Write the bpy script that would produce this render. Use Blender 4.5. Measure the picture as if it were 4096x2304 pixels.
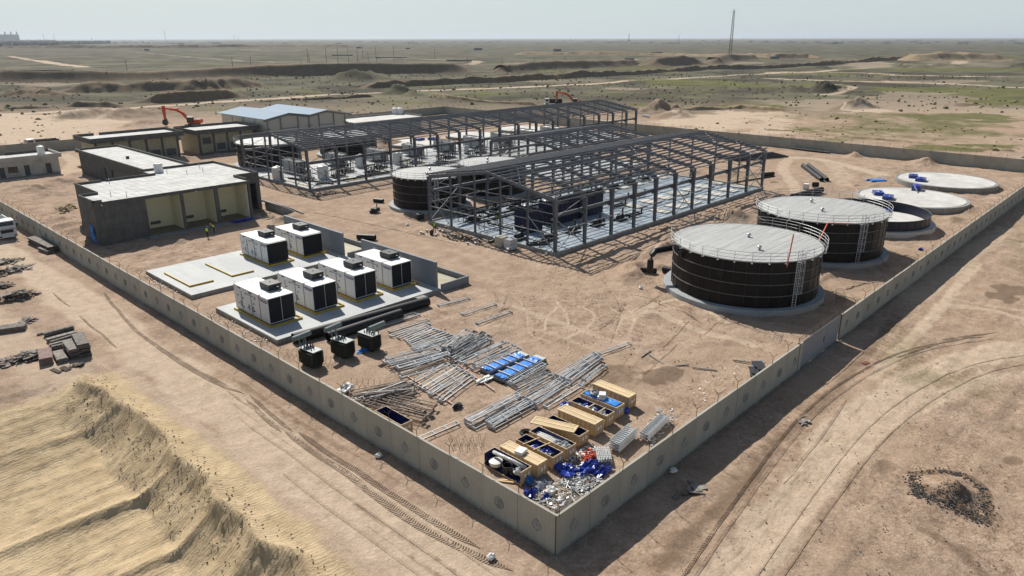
import bpy, math, random
import numpy as np
from mathutils import Vector, Matrix, Euler
random.seed(7)
R = math.radians
scn = bpy.context.scene
COL = scn.collection
for o in list(bpy.data.objects): bpy.data.objects.remove(o)
# ---------------------------------------------------------------- camera (world: origin = near wall corner, X = right wall, Y = left wall, metres)
FPX, CX, CY = 2870.0, 2048.0, 1152.0
CAM = np.array([-26.16638646, -21.47221034, 28.0])
MW = np.array([[0.6894104355336579, -0.2394128132518239, 0.6836627503587858],
               [-0.7243688711132359, -0.2256043747693037, 0.6514540694838644],
               [-0.0017291441317247346, -0.9443432484726085, -0.3289571995332719]])
cam = bpy.data.objects.new("Camera", bpy.data.cameras.new("Camera"))
cam.data.sensor_width = 36.0; cam.data.lens = FPX / 4096.0 * 36.0
cam.data.clip_start = 0.5; cam.data.clip_end = 90000.0
r_, u_, b_ = MW @ np.array([1, 0, 0]), MW @ np.array([0, -1, 0]), MW @ np.array([0, 0, -1])
cam.matrix_world = Matrix(((r_[0], u_[0], b_[0], CAM[0]), (r_[1], u_[1], b_[1], CAM[1]), (r_[2], u_[2], b_[2], CAM[2]), (0, 0, 0, 1)))
COL.objects.link(cam); scn.camera = cam
# ---------------------------------------------------------------- world and sun
SUN = Vector((0.36, 1.03, 1.0)).normalized()          # towards the sun
sun_el = math.asin(SUN.z); sun_az = math.atan2(SUN.x, SUN.y)
w = bpy.data.worlds.new("World"); scn.world = w; w.use_nodes = True
nt = w.node_tree; nt.nodes.clear()
sky = nt.nodes.new('ShaderNodeTexSky'); sky.sky_type = 'NISHITA'; sky.sun_disc = False
sky.sun_elevation = sun_el; sky.sun_rotation = sun_az; sky.altitude = 0
sky.air_density = 1.0; sky.dust_density = 1.2; sky.ozone_density = 1.5
bg = nt.nodes.new('ShaderNodeBackground'); bg.inputs[1].default_value = 0.054
wo = nt.nodes.new('ShaderNodeOutputWorld'); 
mx = nt.nodes.new('ShaderNodeMixRGB');  mx.inputs[2].default_value = (7.9, 9.15, 9.5, 1)   # thin even high cloud veil
tcw = nt.nodes.new('ShaderNodeTexCoord'); sxy = nt.nodes.new('ShaderNodeSeparateXYZ'); nt.links.new(tcw.outputs['Generated'], sxy.inputs[0])
mrg = nt.nodes.new('ShaderNodeMapRange'); mrg.inputs['From Min'].default_value = 0.03; mrg.inputs['From Max'].default_value = 0.38; mrg.inputs['To Min'].default_value = 0.85; mrg.inputs['To Max'].default_value = 0.06
nt.links.new(sxy.outputs[2], mrg.inputs['Value']); nt.links.new(mrg.outputs[0], mx.inputs[0])
nt.links.new(sky.outputs[0], mx.inputs[1]); nt.links.new(mx.outputs[0], bg.inputs[0]); nt.links.new(bg.outputs[0], wo.inputs[0])
sl = bpy.data.lights.new("Sun", 'SUN'); sl.energy = 4.1; sl.angle = R(0.5); sl.color = (1.0, 0.945, 0.86)
sun = bpy.data.objects.new("Sun", sl); sun.rotation_euler = SUN.to_track_quat('Z', 'Y').to_euler(); sun.location = (0, 60, 90); COL.objects.link(sun)
scn.view_settings.view_transform = 'Standard'; scn.view_settings.look = 'None'; scn.view_settings.exposure = 0.56; scn.view_settings.gamma = 1.0
scn.view_settings.use_curve_mapping = False
# ---------------------------------------------------------------- photo pixel -> point at height h
ORG = dict(A=(0,0),B=(1024,0),C=(2048,0),D=(3072,0),E=(0,500),F=(900,350),G=(1800,450),H=(2500,500),I=(3072,576),J=(0,1000),K=(800,850),L=(1024,1200),M=(1600,1200),N=(2500,850),O=(1700,1500),P=(2400,1400),Q=(3072,1152),R=(0,1728),S=(1024,1728),T=(2048,1728),U=(3072,1728))
def gp(px, py, h=0.0):
    r = MW @ np.array([px - CX, py - CY, FPX]); t = (h - CAM[2]) / r[2]; p = CAM + r * t
    return float(p[0]), float(p[1])
def g(reg, x, y, h=0.0): return gp(ORG[reg][0] + x * .39752, ORG[reg][1] + y * .39752, h)
# ---------------------------------------------------------------- materials
MATS = {}
def mat(name, col, rough=0.8, metal=0.0, var=0.12, scale=3.0, bump=0.0, bscale=20.0, col2=None, spec=0.3, coat=0.0):
    if name in MATS: return MATS[name]
    m = bpy.data.materials.new(name); m.use_nodes = True; n = m.node_tree.nodes; l = m.node_tree.links
    b = n["Principled BSDF"]; b.inputs["Roughness"].default_value = rough; b.inputs["Metallic"].default_value = metal
    b.inputs["Specular IOR Level"].default_value = spec
    tc = n.new('ShaderNodeTexCoord')
    nz = n.new('ShaderNodeTexNoise'); nz.inputs['Scale'].default_value = scale; nz.inputs['Detail'].default_value = 5.0; nz.inputs['Roughness'].default_value = 0.65
    l.new(tc.outputs['Object'], nz.inputs['Vector'])
    rp = n.new('ShaderNodeValToRGB'); rp.color_ramp.elements[0].position = 0.3; rp.color_ramp.elements[1].position = 0.7
    c2 = col2 if col2 else tuple(min(1, c * (1 + var)) for c in col)
    c1 = tuple(c * (1 - var) for c in col) if not col2 else col
    rp.color_ramp.elements[0].color = (*c1, 1); rp.color_ramp.elements[1].color = (*c2, 1)
    l.new(nz.outputs[0], rp.inputs[0]); l.new(rp.outputs[0], b.inputs['Base Color'])
    if bump:
        nb = n.new('ShaderNodeTexNoise'); nb.inputs['Scale'].default_value = bscale; nb.inputs['Detail'].default_value = 4
        l.new(tc.outputs['Object'], nb.inputs['Vector'])
        bp = n.new('ShaderNodeBump'); bp.inputs['Strength'].default_value = 0.6; bp.inputs['Distance'].default_value = bump
        l.new(nb.outputs[0], bp.inputs['Height']); l.new(bp.outputs[0], b.inputs['Normal'])
    MATS[name] = m; return m
def wavemat(name, col, col2, axis, scale, rough=0.5, metal=0.0, bump=0.03, profile='SIN', mixf=0.5, spec=0.3):
    """corrugated sheet: real-pitch wave in object space"""
    m = mat(name, col, rough, metal, 0.1, 1.5, spec=spec); n = m.node_tree.nodes; l = m.node_tree.links; b = n["Principled BSDF"]
    tc = n.new('ShaderNodeTexCoord'); wv = n.new('ShaderNodeTexWave'); wv.wave_type = 'BANDS'; wv.bands_direction = axis; wv.wave_profile = profile
    wv.inputs['Scale'].default_value = scale; l.new(tc.outputs['Object'], wv.inputs['Vector'])
    bp = n.new('ShaderNodeBump'); bp.inputs['Distance'].default_value = bump; bp.inputs['Strength'].default_value = 1.0
    l.new(wv.outputs['Fac'], bp.inputs['Height']); l.new(bp.outputs[0], b.inputs['Normal'])
    src = b.inputs['Base Color'].links[0].from_socket
    mx = n.new('ShaderNodeMixRGB'); mx.inputs[2].default_value = (*col2, 1)
    mt = n.new('ShaderNodeMath'); mt.operation = 'MULTIPLY'; mt.inputs[1].default_value = mixf; l.new(wv.outputs['Fac'], mt.inputs[0])
    l.new(mt.outputs[0], mx.inputs[0]); l.new(src, mx.inputs[1]); l.new(mx.outputs[0], b.inputs['Base Color'])
    return m
def tilemat(name, col, line, size, lw=0.02, rough=0.8):
    m = mat(name, col, rough, 0, 0.13, 0.7); n = m.node_tree.nodes; l = m.node_tree.links; b = n["Principled BSDF"]
    tc = n.new('ShaderNodeTexCoord'); br = n.new('ShaderNodeTexBrick'); br.offset = 0; br.squash = 1
    br.inputs['Scale'].default_value = 1; br.inputs['Brick Width'].default_value = size[0]; br.inputs['Row Height'].default_value = size[1]; br.inputs['Mortar Size'].default_value = lw
    br.inputs['Color1'].default_value = (1, 1, 1, 1); br.inputs['Color2'].default_value = (.84, .84, .84, 1); br.inputs['Mortar'].default_value = (*[a / max(c, .01) for a, c in zip(line, col)], 1)
    l.new(tc.outputs['Object'], br.inputs['Vector'])
    src = b.inputs['Base Color'].links[0].from_socket
    mx = n.new('ShaderNodeMixRGB'); mx.blend_type = 'MULTIPLY'; mx.inputs[0].default_value = 1
    l.new(src, mx.inputs[1]); l.new(br.outputs[0], mx.inputs[2]); l.new(mx.outputs[0], b.inputs['Base Color']); return m
# ---------------------------------------------------------------- mesh builder
def frame(d):
    d = Vector(d).normalized(); up = Vector((0, 0, 1)) if abs(d.z) < .95 else Vector((1, 0, 0))
    s = d.cross(up).normalized(); t = s.cross(d).normalized(); return d, s, t
class MB:
    def __init__(self): self.v = []; self.f = []; self.uv = None
    def add(self, vs, fs):
        k = len(self.v); self.v += [tuple(p) for p in vs]; self.f += [tuple(i + k for i in q) for q in fs]; return self
    def box(self, x0, y0, z0, x1, y1, z1, M=None):
        vs = [(x0,y0,z0),(x1,y0,z0),(x1,y1,z0),(x0,y1,z0),(x0,y0,z1),(x1,y0,z1),(x1,y1,z1),(x0,y1,z1)]
        if M: vs = [M @ Vector(p) for p in vs]
        return self.add(vs, [(3,2,1,0),(4,5,6,7),(0,1,5,4),(1,2,6,5),(2,3,7,6),(3,0,4,7)])
    def cbox(self, c, s, rz=0, rx=0, ry=0):
        M = Matrix.Translation(c) @ Euler((rx, ry, rz)).to_matrix().to_4x4()
        return self.box(-s[0]/2,-s[1]/2,-s[2]/2,s[0]/2,s[1]/2,s[2]/2, M)
    def bar(self, p, q, w, h):
        p = Vector(p); q = Vector(q); d, s, t = frame(q - p); vs = []
        for c in (p, q):
            for a, b in ((-1,-1),(1,-1),(1,1),(-1,1)): vs.append(c + s*a*w/2 + t*b*h/2)
        return self.add(vs, [(3,2,1,0),(4,5,6,7),(0,1,5,4),(1,2,6,5),(2,3,7,6),(3,0,4,7)])
    def ibeam(self, p, q, w, h, h2=None, tf=0.03, tw=0.02, up=None):
        """I-section from p to q, flanges apart along 'up'"""
        p = Vector(p); q = Vector(q); d = (q - p).normalized(); up = Vector(up) if up else Vector((0,0,1))
        s = d.cross(up).normalized(); t = s.cross(d).normalized(); h2 = h2 or h
        def pr(c, a0, a1, b0, b1): return [c + s*a0 + t*b0, c + s*a1 + t*b0, c + s*a1 + t*b1, c + s*a0 + t*b1]
        Q = [(3,2,1,0),(4,5,6,7),(0,1,5,4),(1,2,6,5),(2,3,7,6),(3,0,4,7)]
        self.add(pr(p,-w/2,w/2,h/2-tf,h/2)+pr(q,-w/2,w/2,h2/2-tf,h2/2), Q)
        self.add(pr(p,-w/2,w/2,-h/2,-h/2+tf)+pr(q,-w/2,w/2,-h2/2,-h2/2+tf), Q)
        self.add(pr(p,-tw/2,tw/2,-h/2+tf,h/2-tf)+pr(q,-tw/2,tw/2,-h2/2+tf,h2/2-tf), Q)
        return self
    def tube(self, p, q, r, n=8, r2=None, cap=True):
        p = Vector(p); q = Vector(q); d, s, t = frame(q - p); r2 = r if r2 is None else r2; vs = []
        for c, rr in ((p, r), (q, r2)):
            for i in range(n): a = 2*math.pi*i/n; vs.append(c + s*math.cos(a)*rr + t*math.sin(a)*rr)
        fs = [(i, (i+1) % n, n+(i+1) % n, n+i) for i in range(n)]
        if cap: fs += [tuple(range(n))[::-1], tuple(range(n, 2*n))]
        return self.add(vs, fs)
    def path(self, pts, r, n=6, closed=False):
        pts = [Vector(p) for p in pts]; N = len(pts); vs = []
        for i, c in enumerate(pts):
            a = pts[(i-1) % N] if (closed or i) else c; b = pts[(i+1) % N] if (closed or i < N-1) else c
            d, s, t = frame(b - a)
            for k in range(n): an = 2*math.pi*k/n; vs.append(c + s*math.cos(an)*r + t*math.sin(an)*r)
        fs = []
        for i in range(N if closed else N-1):
            j = (i+1) % N
            for k in range(n): fs.append((i*n+k, i*n+(k+1) % n, j*n+(k+1) % n, j*n+k))
        if not closed: fs += [tuple(range(n))[::-1], tuple(range((N-1)*n, N*n))]
        return self.add(vs, fs)
    def pipe(self, p, q, r, th=0.04, n=20):
        """open hollow pipe"""
        p = Vector(p); q = Vector(q); d, s, t = frame(q - p); vs = []
        for c, rr in ((p, r), (q, r), (q, r-th), (p, r-th)):
            for i in range(n): a = 2*math.pi*i/n; vs.append(c + s*math.cos(a)*rr + t*math.sin(a)*rr)
        fs = []
        for k in range(4):
            for i in range(n): j = (i+1) % n; k2 = (k+1) % 4; fs.append((k*n+i, k*n+j, k2*n+j, k2*n+i))
        return self.add(vs, fs)
    def lathe(self, prof, n=32, c=(0,0,0)):
        vs = [(c[0]+r*math.cos(2*math.pi*i/n), c[1]+r*math.sin(2*math.pi*i/n), c[2]+z) for r, z in prof for i in range(n)]
        fs = [(k*n+i, k*n+(i+1) % n, (k+1)*n+(i+1) % n, (k+1)*n+i) for k in range(len(prof)-1) for i in range(n)]
        return self.add(vs, fs)
    def ring(self, R_, z, r, n=64, seg=6, c=(0,0)):
        return self.path([(c[0]+R_*math.cos(2*math.pi*i/n), c[1]+R_*math.sin(2*math.pi*i/n), z) for i in range(n)], r, seg, True)
    def prism(self, poly, z0, z1):
        n = len(poly); vs = [(x, y, z0) for x, y in poly] + [(x, y, z1) for x, y in poly]
        return self.add(vs, [tuple(range(n))[::-1], tuple(range(n, 2*n))] + [(i, (i+1) % n, n+(i+1) % n, n+i) for i in range(n)])
    def blob(self, c, s, seed=0, nu=9, nv=6, amp=.25, flat=True):
        rr = random.Random(seed); vs = []; fs = []
        for j in range(nv+1):
            ph = math.pi*j/nv
            for i in range(nu):
                th = 2*math.pi*i/nu; k = 1 + rr.uniform(-amp, amp)
                z = math.cos(ph)*k*s[2]
                if flat: z = max(z, -s[2]*.35)
                vs.append((c[0]+math.sin(ph)*math.cos(th)*k*s[0], c[1]+math.sin(ph)*math.sin(th)*k*s[1], c[2]+z))
        for j in range(nv):
            for i in range(nu): fs.append((j*nu+i, (j+1)*nu+i, (j+1)*nu+(i+1) % nu, j*nu+(i+1) % nu))
        return self.add(vs, fs)
    def build(self, name, m, parent=None, smooth=False, loc=None, rz=0):
        me = bpy.data.meshes.new(name); me.from_pydata(self.v, [], self.f); me.update()
        if m: me.materials.append(m)
        if smooth: me.polygons.foreach_set('use_smooth', [True]*len(me.polygons))
        o = bpy.data.objects.new(name, me); COL.objects.link(o)
        if parent: o.parent = parent
        if loc: o.location = loc
        if rz: o.rotation_euler = (0, 0, rz)
        return o
USED = {}
def tag(o, label=None, cat=None, group=None, kind=None):
    if label: o['label'] = label
    if cat: o['category'] = cat
    if group: o['group'] = group
    if kind: o['kind'] = kind
    return o
def thing(name, label, cat, loc=(0,0,0), rz=0, group=None):
    o = bpy.data.objects.new(name, None); COL.objects.link(o); o.empty_display_size = 0.1
    o.location = (loc[0], loc[1], loc[2] if len(loc) > 2 else 0); o.rotation_euler = (0, 0, rz); return tag(o, label, cat, group)
KIDS = {}
def dup(root, loc=None, rz=None, label=None, group=None, scale=None):
    kids = [(c, c.parent) for c in bpy.data.objects if c.parent]
    def cp(o, par):
        c = o.copy(); COL.objects.link(c); c.parent = par
        for ch, p in kids:
            if p == o: cp(ch, c)
        return c
    r = cp(root, None)
    if loc is not None: r.location = (loc[0], loc[1], loc[2] if len(loc) > 2 else 0)
    if rz is not None: r.rotation_euler = (0, 0, rz)
    if scale: r.scale = scale
    if label: r['label'] = label
    if group: r['group'] = group
    return r
def text(body, size, m, parent, loc, rot, name='lettering', extrude=0.004):
    cu = bpy.data.curves.new(name, 'FONT'); cu.body = body; cu.size = size; cu.extrude = extrude; cu.align_x = 'CENTER'
    to = bpy.data.objects.new('tmp_text', cu); COL.objects.link(to); bpy.context.view_layer.update()
    me = bpy.data.meshes.new_from_object(to.evaluated_get(bpy.context.evaluated_depsgraph_get())); bpy.data.objects.remove(to)
    me.name = name; me.materials.clear(); me.materials.append(m)
    o = bpy.data.objects.new(name, me); COL.objects.link(o); o.parent = parent; o.location = loc; o.rotation_euler = rot; return o
# ================================================================ GROUND
_rng = np.random.RandomState(3); _T = _rng.rand(256, 256)
def vn(x, y):
    xi = np.floor(x).astype(np.int64); yi = np.floor(y).astype(np.int64); fx = x - xi; fy = y - yi
    fx = fx*fx*(3-2*fx); fy = fy*fy*(3-2*fy)
    a = _T[xi % 256, yi % 256]; b = _T[(xi+1) % 256, yi % 256]; c = _T[xi % 256, (yi+1) % 256]; d = _T[(xi+1) % 256, (yi+1) % 256]
    return (a*(1-fx)+b*fx)*(1-fy)+(c*(1-fx)+d*fx)*fy - .5
def fbm(x, y, s, o=4, g_=.5):
    r = 0; a = 1
    for i in range(o): r = r + a*vn(x/s+17.3*i, y/s-9.1*i); s = s/2.03; a *= g_
    return r
def sm(a, b, x): t = np.clip((x-a)/(b-a), 0, 1); return t*t*(3-2*t)
# soil heaps inside and around the compound: (x, y, rx, ry, height)
HEAPS = []
def heap(reg, x, y, rx, ry, h): a, b = g(reg, x, y, 0); HEAPS.append((a, b, rx, ry, h))
for a in [('E',620,590,5,2.5,1.1),('E',380,650,4,2.5,1.0),('E',200,640,4,2,.6),('E',480,700,4,2,.6),('E',650,860,2.2,1.6,.6),('E',700,1000,2.5,2,.6),('E',780,1060,2.5,1.6,.6),('E',620,950,2.2,1.5,.5),
          ('E',1820,350,4,2.5,.9),('E',2200,310,5,2,.6),('F',640,1290,0.1,.1,0),('F',560,1340,2,1.3,.7),('F',1880,1260,1.6,1.0,.5),
          ('N',400,370,2.2,1.5,1.0),('N',260,420,2,1.4,.9),('N',120,560,2.6,1.6,.8),('N',60,640,2.4,1.6,.7),('N',1100,60,2.5,1.8,1.0),('N',980,50,2,1.5,.8),('N',330,560,1.6,.9,.4),
          ('H',1050,500,4,2.5,1.0),('H',700,480,3,2,.8),('I',870,130,3,1.5,.8),('I',1590,200,4,2,1.1),('I',1500,190,4,2,.6),('I',2180,520,2.5,1.3,-.4),('I',2000,670,3,1.2,.6),('I',1850,760,2.5,1.2,.5),('I',1550,930,3,1.2,.4),
          ('F',1600,590,5,4,2.6),('F',720,1300,2,1.0,.35),('G',2300,1200,6,1.0,.35),('G',1700,1390,5,.8,.3),('H',1100,960,6,1.6,.5),('H',400,1050,6,1,.3),
          ('H',2300,310,2.5,1.5,.6),('I',600,1330,5,.6,.3),('P',620,210,2.5,1.2,.12),('E',1830,1180,.9,.9,.5),
          ('U',1750,640,2.0,1.2,.6),('U',1900,640,1.2,.9,.45),('U',1600,540,1.0,1.0,.2),
          ('A',770,1190,8,4,2.6),('A',880,1160,9,5,2.6),('A',1270,1180,7,5,2.6),('A',1370,1160,12,5,2.0),('A',1100,1165,12,4,1.4),('A',1500,1250,8,4,1.3),
          ('B',1400,960,9,5,3.0),('B',1470,960,8,5,2.6),('B',1585,975,5,4,2.4),('C',1470,1130,8,5,2.6),('C',1620,1140,8,6,2.6),('C',1690,1185,6,4,2.0),('C',1540,1180,5,4,1.6),('C',1400,1130,6,5,1.8),
          ('D',250,925,8,6,3.6),('D',520,925,8,6,3.6),('D',620,920,10,6,3.0),('D',880,1090,7,4,2.2),('D',960,1085,8,4,2.4),('D',790,1095,8,4,1.6),
          ('D',1350,680,9,8,4.5),('D',1560,680,12,8,3.0),('D',1700,670,20,8,3.2),('D',1850,672,14,7,2.4),('D',2560,690,14,10,5),('D',1170,815,7,5,2.2),('D',540,692,12,7,2.8),('C',2500,728,9,5,2.2),('B',1080,800,20,14,6),('B',920,815,15,10,4)]: heap(*a)
def height(x, y):
    x = np.asarray(x, float); y = np.asarray(y, float)
    inside = sm(-.5, .5, x)*sm(-.5, .5, y)*sm(-.5, .5, 165-x)*sm(-.5, .5, 198-y)
    z = .07*fbm(x, y, 3.0, 4, .6) + .05*fbm(x, y, 9.0, 2)
    far = sm(0, 60, np.maximum(np.maximum(x-166, y-199), np.maximum(-x-30, -y-30)))
    z = z + far*(1.0*fbm(x, y, 45.0, 5, .55) + .4)
    shp = z.shape; z = z.ravel(); xf = x.ravel(); yf = y.ravel()
    for hx, hy, rx, ry, hh in HEAPS:
        ids = np.where((np.abs(xf-hx) < rx*2.2) & (np.abs(yf-hy) < ry*2.2))[0]
        if not len(ids): continue
        xs = xf[ids]; ys = yf[ids]; d2 = ((xs-hx)/rx)**2 + ((ys-hy)/ry)**2
        k = np.exp(-d2*1.3)*np.clip(2.2-np.sqrt(d2), 0, 1)
        if hh > 1.5: k = np.clip(1.1 - np.sqrt(d2)*.75 + .25*fbm(xs, ys, rx*.5, 3), 0, 1)
        z[ids] += hh*k*(1+.5*fbm(xs, ys, max(.9, abs(hh)*.9), 3, .6))
    z = z.reshape(shp)
    # rough disturbed soil patches
    z = z + inside*sm(60, 75, y)*(1-sm(88, 92, y)*0)*(1-sm(12, 18, x))*.25*fbm(x, y, 1.4, 3, .7)
    z = z + inside*sm(24, 36, x)*(1-sm(36.5, 40, y))*.16*fbm(x, y, 1.6, 4, .65)*sm(4,9,y+x*.05)
    # excavated sand field on the near left: crest along x=-10.5, furrows along X
    fy = y + .12*x + 7.0*fbm(x*.12, y, 19.0, 2) + .8*fbm(x*.3, y, 5., 3); ph = (fy/6.6) % 1.0; tri = 1-np.abs(2*ph-1)
    wob = .9*fbm(np.zeros_like(y), y, 7.0, 3) + .8*(tri-.5) + .35*fbm(x, y, 1.8, 3)
    u = -(x + 10.3) + wob
    on = sm(45.6, 43.6, y + .12*(x+10))
    dep = sm(45, 33, y)
    crest = .6*np.exp(-np.abs(u-.5)/.6)*(1 + .7*fbm(x*.3, y, 3.6, 3))
    drop = -(.35+2.3*dep)*(.88*np.clip((u-.5)/(2.7+.9*tri), 0, 1) + .15*sm(3, 14, u))
    am = np.clip(.8+1.2*fbm(x*.2, y, 5.0, 3), .15, 1.4); dw = np.where(ph < .5, ph, (1-ph)*2.2)*6.6
    fur = .60*am*dep*np.exp(-(dw/.75)**1.3)*sm(.8, 3.0, u)*(.35+.65*sm(16, 4, u))
    ph2 = ((fy+.8*fbm(x*.2,y,4.,2))/1.9) % 1.0; fur = fur + .10*np.clip(.6+2*fbm(x*.2,y+40,3.,2),0,1.5)*np.exp(-np.minimum(ph2,1-ph2)*1.9/.16)*sm(3., 5, u) + .10*fbm(x*.12, y*1.9, 1.3, 5, .62)*sm(1.5, 4, u)
    slope_ = sm(.2, .8, u)*sm(4.2, 2.6, u); fur = fur + slope_*sm(-.12,.15,fbm(x+50,y,2.4,3))*(.28*fbm(x, y, .55, 4, .7) + .15*fbm(x*1.5, y*.6, 1.8, 3))
    spur = 0
    z = z + on*(crest + drop + fur + .06*sm(.4, 2, u)*fbm(x, y, .9, 3, .7))
    # soft gravel lane ruts outside the right wall
    rx_ = sm(0, 2, -y-1)
    z = z + rx_*sm(-2, 3, x)*(.10*fbm(x*.25+y*.1, y*2.2, 2.0, 3, .6) + .05*fbm(x, y, .8, 2, .7))
    return z
def H(x, y): return float(height(np.array([x]), np.array([y]))[0])
def axis_lines(lo, hi, step, far, gr):
    a = list(np.arange(lo, hi+step, step)); s = step; p = a[-1]
    while p < far: s = min(s*gr, 400); p += s; a.append(p)
    s = step; p = lo; b = []
    while p > -far*.25: s = min(s*gr*1.03, 900); p -= s; b.append(p)
    return np.array(b[::-1] + a)
def seg_lines(parts, far, gr):
    a = []
    for lo, hi, st in parts: a += list(np.arange(lo, hi, st))
    s = parts[-1][2]; p = a[-1]
    while p < far: s = min(s*gr, 500); p += s; a.append(p)
    s = parts[0][2]; p = a[0]; b = []
    while p > -14000: s = min(s*1.12, 1500); p -= s; b.append(p)
    return np.array(b[::-1] + a)
gx = seg_lines([(-34, 30, .22), (30, 70, .3), (70, 172, .5)], 40000, 1.0135)
gy = seg_lines([(-22, 50, .22), (50, 100, .3), (100, 206, .5)], 40000, 1.0135)
X, Y = np.meshgrid(gx, gy, indexing='ij'); Zz = height(X, Y)
# painted ground cover (real patches of grass, pale tracks, damp or dug soil)
def blank(): return np.zeros_like(X)
grass, road, dark, sand = blank(), blank(), blank(), blank()
def smooth(P_, n=6):
    if len(P_) < 3: return P_
    Q = [P_[0]]+list(P_)+[P_[-1]]; out = []
    for i in range(1, len(Q)-2):
        a, b, c, d = [np.array(q[:2], float) for q in Q[i-1:i+3]]
        for k in range(n): t = k/n; out.append(tuple(.5*((2*b)+(-a+c)*t+(2*a-5*b+4*c-d)*t*t+(-a+3*b-3*c+d)*t**3)))
    return out+[tuple(P_[-1][:2])]
def stroke(A, pts, w, val=1.0, soft=.5, closed=False):
    P_ = smooth([p if len(p) == 2 and not isinstance(p[0], str) else g(*p) for p in pts], 5)
    for i in range(len(P_)-1):
        (x0, y0), (x1, y1) = P_[i], P_[i+1]; m_ = w*2.5
        ix = np.where((gx > min(x0, x1)-m_) & (gx < max(x0, x1)+m_))[0]; iy = np.where((gy > min(y0, y1)-m_) & (gy < max(y0, y1)+m_))[0]
        if not len(ix) or not len(iy): continue
        s_ = np.s_[ix[0]:ix[-1]+1, iy[0]:iy[-1]+1]; xx = X[s_]; yy = Y[s_]
        dx, dy = x1-x0, y1-y0; L2 = dx*dx+dy*dy+1e-9; t = np.clip(((xx-x0)*dx+(yy-y0)*dy)/L2, 0, 1)
        d = np.hypot(xx-x0-t*dx, yy-y0-t*dy) + w*.5*fbm(xx, yy, max(w*1.5, .6), 3)
        A[s_] = np.maximum(A[s_], val*(1-sm(w*(1-soft), w*(1+soft*.4), d)))
def ell(A, reg, x, y, px, py, val=1.0):
    """patch from a photo-measured centre and photo-measured half extents"""
    cx_, cy_ = g(reg, x, y); ax, ay = g(reg, x+px, y); bx, by = g(reg, x, y-py)
    u = np.array([ax-cx_, ay-cy_]); v = np.array([bx-cx_, by-cy_]); D = np.linalg.inv(np.array([u, v]).T)
    m_ = abs(u)+abs(v); ix = np.where((gx > cx_-m_[0]*1.3) & (gx < cx_+m_[0]*1.3))[0]; iy = np.where((gy > cy_-m_[1]*1.3) & (gy < cy_+m_[1]*1.3))[0]
    if not len(ix) or not len(iy): return
    s_ = np.s_[ix[0]:ix[-1]+1, iy[0]:iy[-1]+1]; dx = X[s_]-cx_; dy = Y[s_]-cy_
    d = np.sqrt((D[0,0]*dx+D[0,1]*dy)**2+(D[1,0]*dx+D[1,1]*dy)**2) + .7*fbm(X[s_], Y[s_], max(2., np.hypot(*u)*.35), 4)
    A[s_] = np.maximum(A[s_], val*(1-sm(.55, 1.05, d)))
# -- near right lane outside the wall
for pts, w, v in [
  ([gp(*q) for q in ((2800,2480),(2950,2304),(3193,1967),(3404,1704),(3620,1540),(3850,1440),(4150,1385))], 1.9, 1.),
  ([gp(*q) for q in ((3000,2304),(3250,2000),(3480,1750),(3700,1600),(3950,1520),(4150,1490))], 1.0, .7),
  ([('Q',1050,900),('Q',1500,450),('Q',1750,180),('Q',2100,-250)], .8, .8),
  ([('Q',1750,180),('Q',2100,200),('Q',2576,300)], .9, .7), ([('Q',1800,100),('Q',2576,230)], .5, .6), ([('Q',1450,100),('Q',1850,-200),('Q',2400,-600)], 1.8, .6),
  ([('Q',1150,1449),('Q',1900,1080),('Q',2130,850),('Q',2040,790)], .22, .8), ([('Q',1000,1200),('Q',1500,900),('Q',2200,670),('Q',2576,640)], .3, .8),
  # lane outside the left wall
  ([(-5.5,-30),(-5.2,20),(-5.0,70),(-6,110),(-9,150),(-14,210)], 2.7, .95), ([(-8.2,-20),(-8.0,44)], .8, .6), ([(-12,44),(-14,80),(-14,130)], 3.0, .6),
  # lanes inside the yard
  ([('F',300,900),('F',600,1100),('F',1300,1200),('G',-300,1330),('G',500,1449),('N',-100,750),('N',300,900),('N',900,1150),('N',1500,1230)], 2.2, .35),
  ([('N',100,1000),('N',450,880),('N',700,900),('N',1000,1100)], .5, .9), ([('N',0,1050),('N',300,1000),('N',700,1180),('N',1300,1330)], .8, .7),
  ([('M',1200,0),('M',1280,150),('M',1300,330),('M',1500,420)], .18, .6), ([('M',1380,0),('M',1330,180),('M',1400,330),('M',1650,330)], .2, .35), ([('M',1600,60),('M',1480,170),('M',1460,300)], .18, .8),
  ([('M',1560,0),('M',1660,120),('M',1700,260)], .18, .8), ([('M',2100,60),('M',2230,180),('M',2160,330)], .2, .8), ([('M',2250,60),('M',2360,180),('M',2310,320)], .2, .8),
  ([('M',1150,60),('M',1600,230),('M',2200,420),('M',2576,420)], .6, .6), ([('M',900,250),('M',1500,330),('M',2100,560)], .5, .5), ([('M',1800,60),('M',1950,140),('M',1900,260),('M',1650,400)], .2,.8),
  # behind the halls
  ([('H',1450,300),('H',1700,330),('H',2000,350),('H',2576,500)], 2.0, .8), ([('H',1650,340),('H',1580,450),('H',1700,600),('H',1750,700)], 1.6, .7), ([('H',2000,350),('H',2150,450),('H',2200,600)], 2, .6),
  ([('F',0,880),('F',200,780),('E',2200,400),('E',1900,420)], 2.0, .8), ([('E',0,570),('E',700,470),('E',900,430)], 2.4, .8), ([('E',600,500),('E',760,380),('E',640,300)], 2.2, .7),
  ([('F',1500,610),('F',900,780),('F',700,760)], 3.0, .8), ([('F',2576,480),('F',1700,530)], 5, .7), ([('C',0,1290),('C',400,1230),('C',1100,1220)], 5, .8)]:
    stroke(road, pts, w, v)
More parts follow.
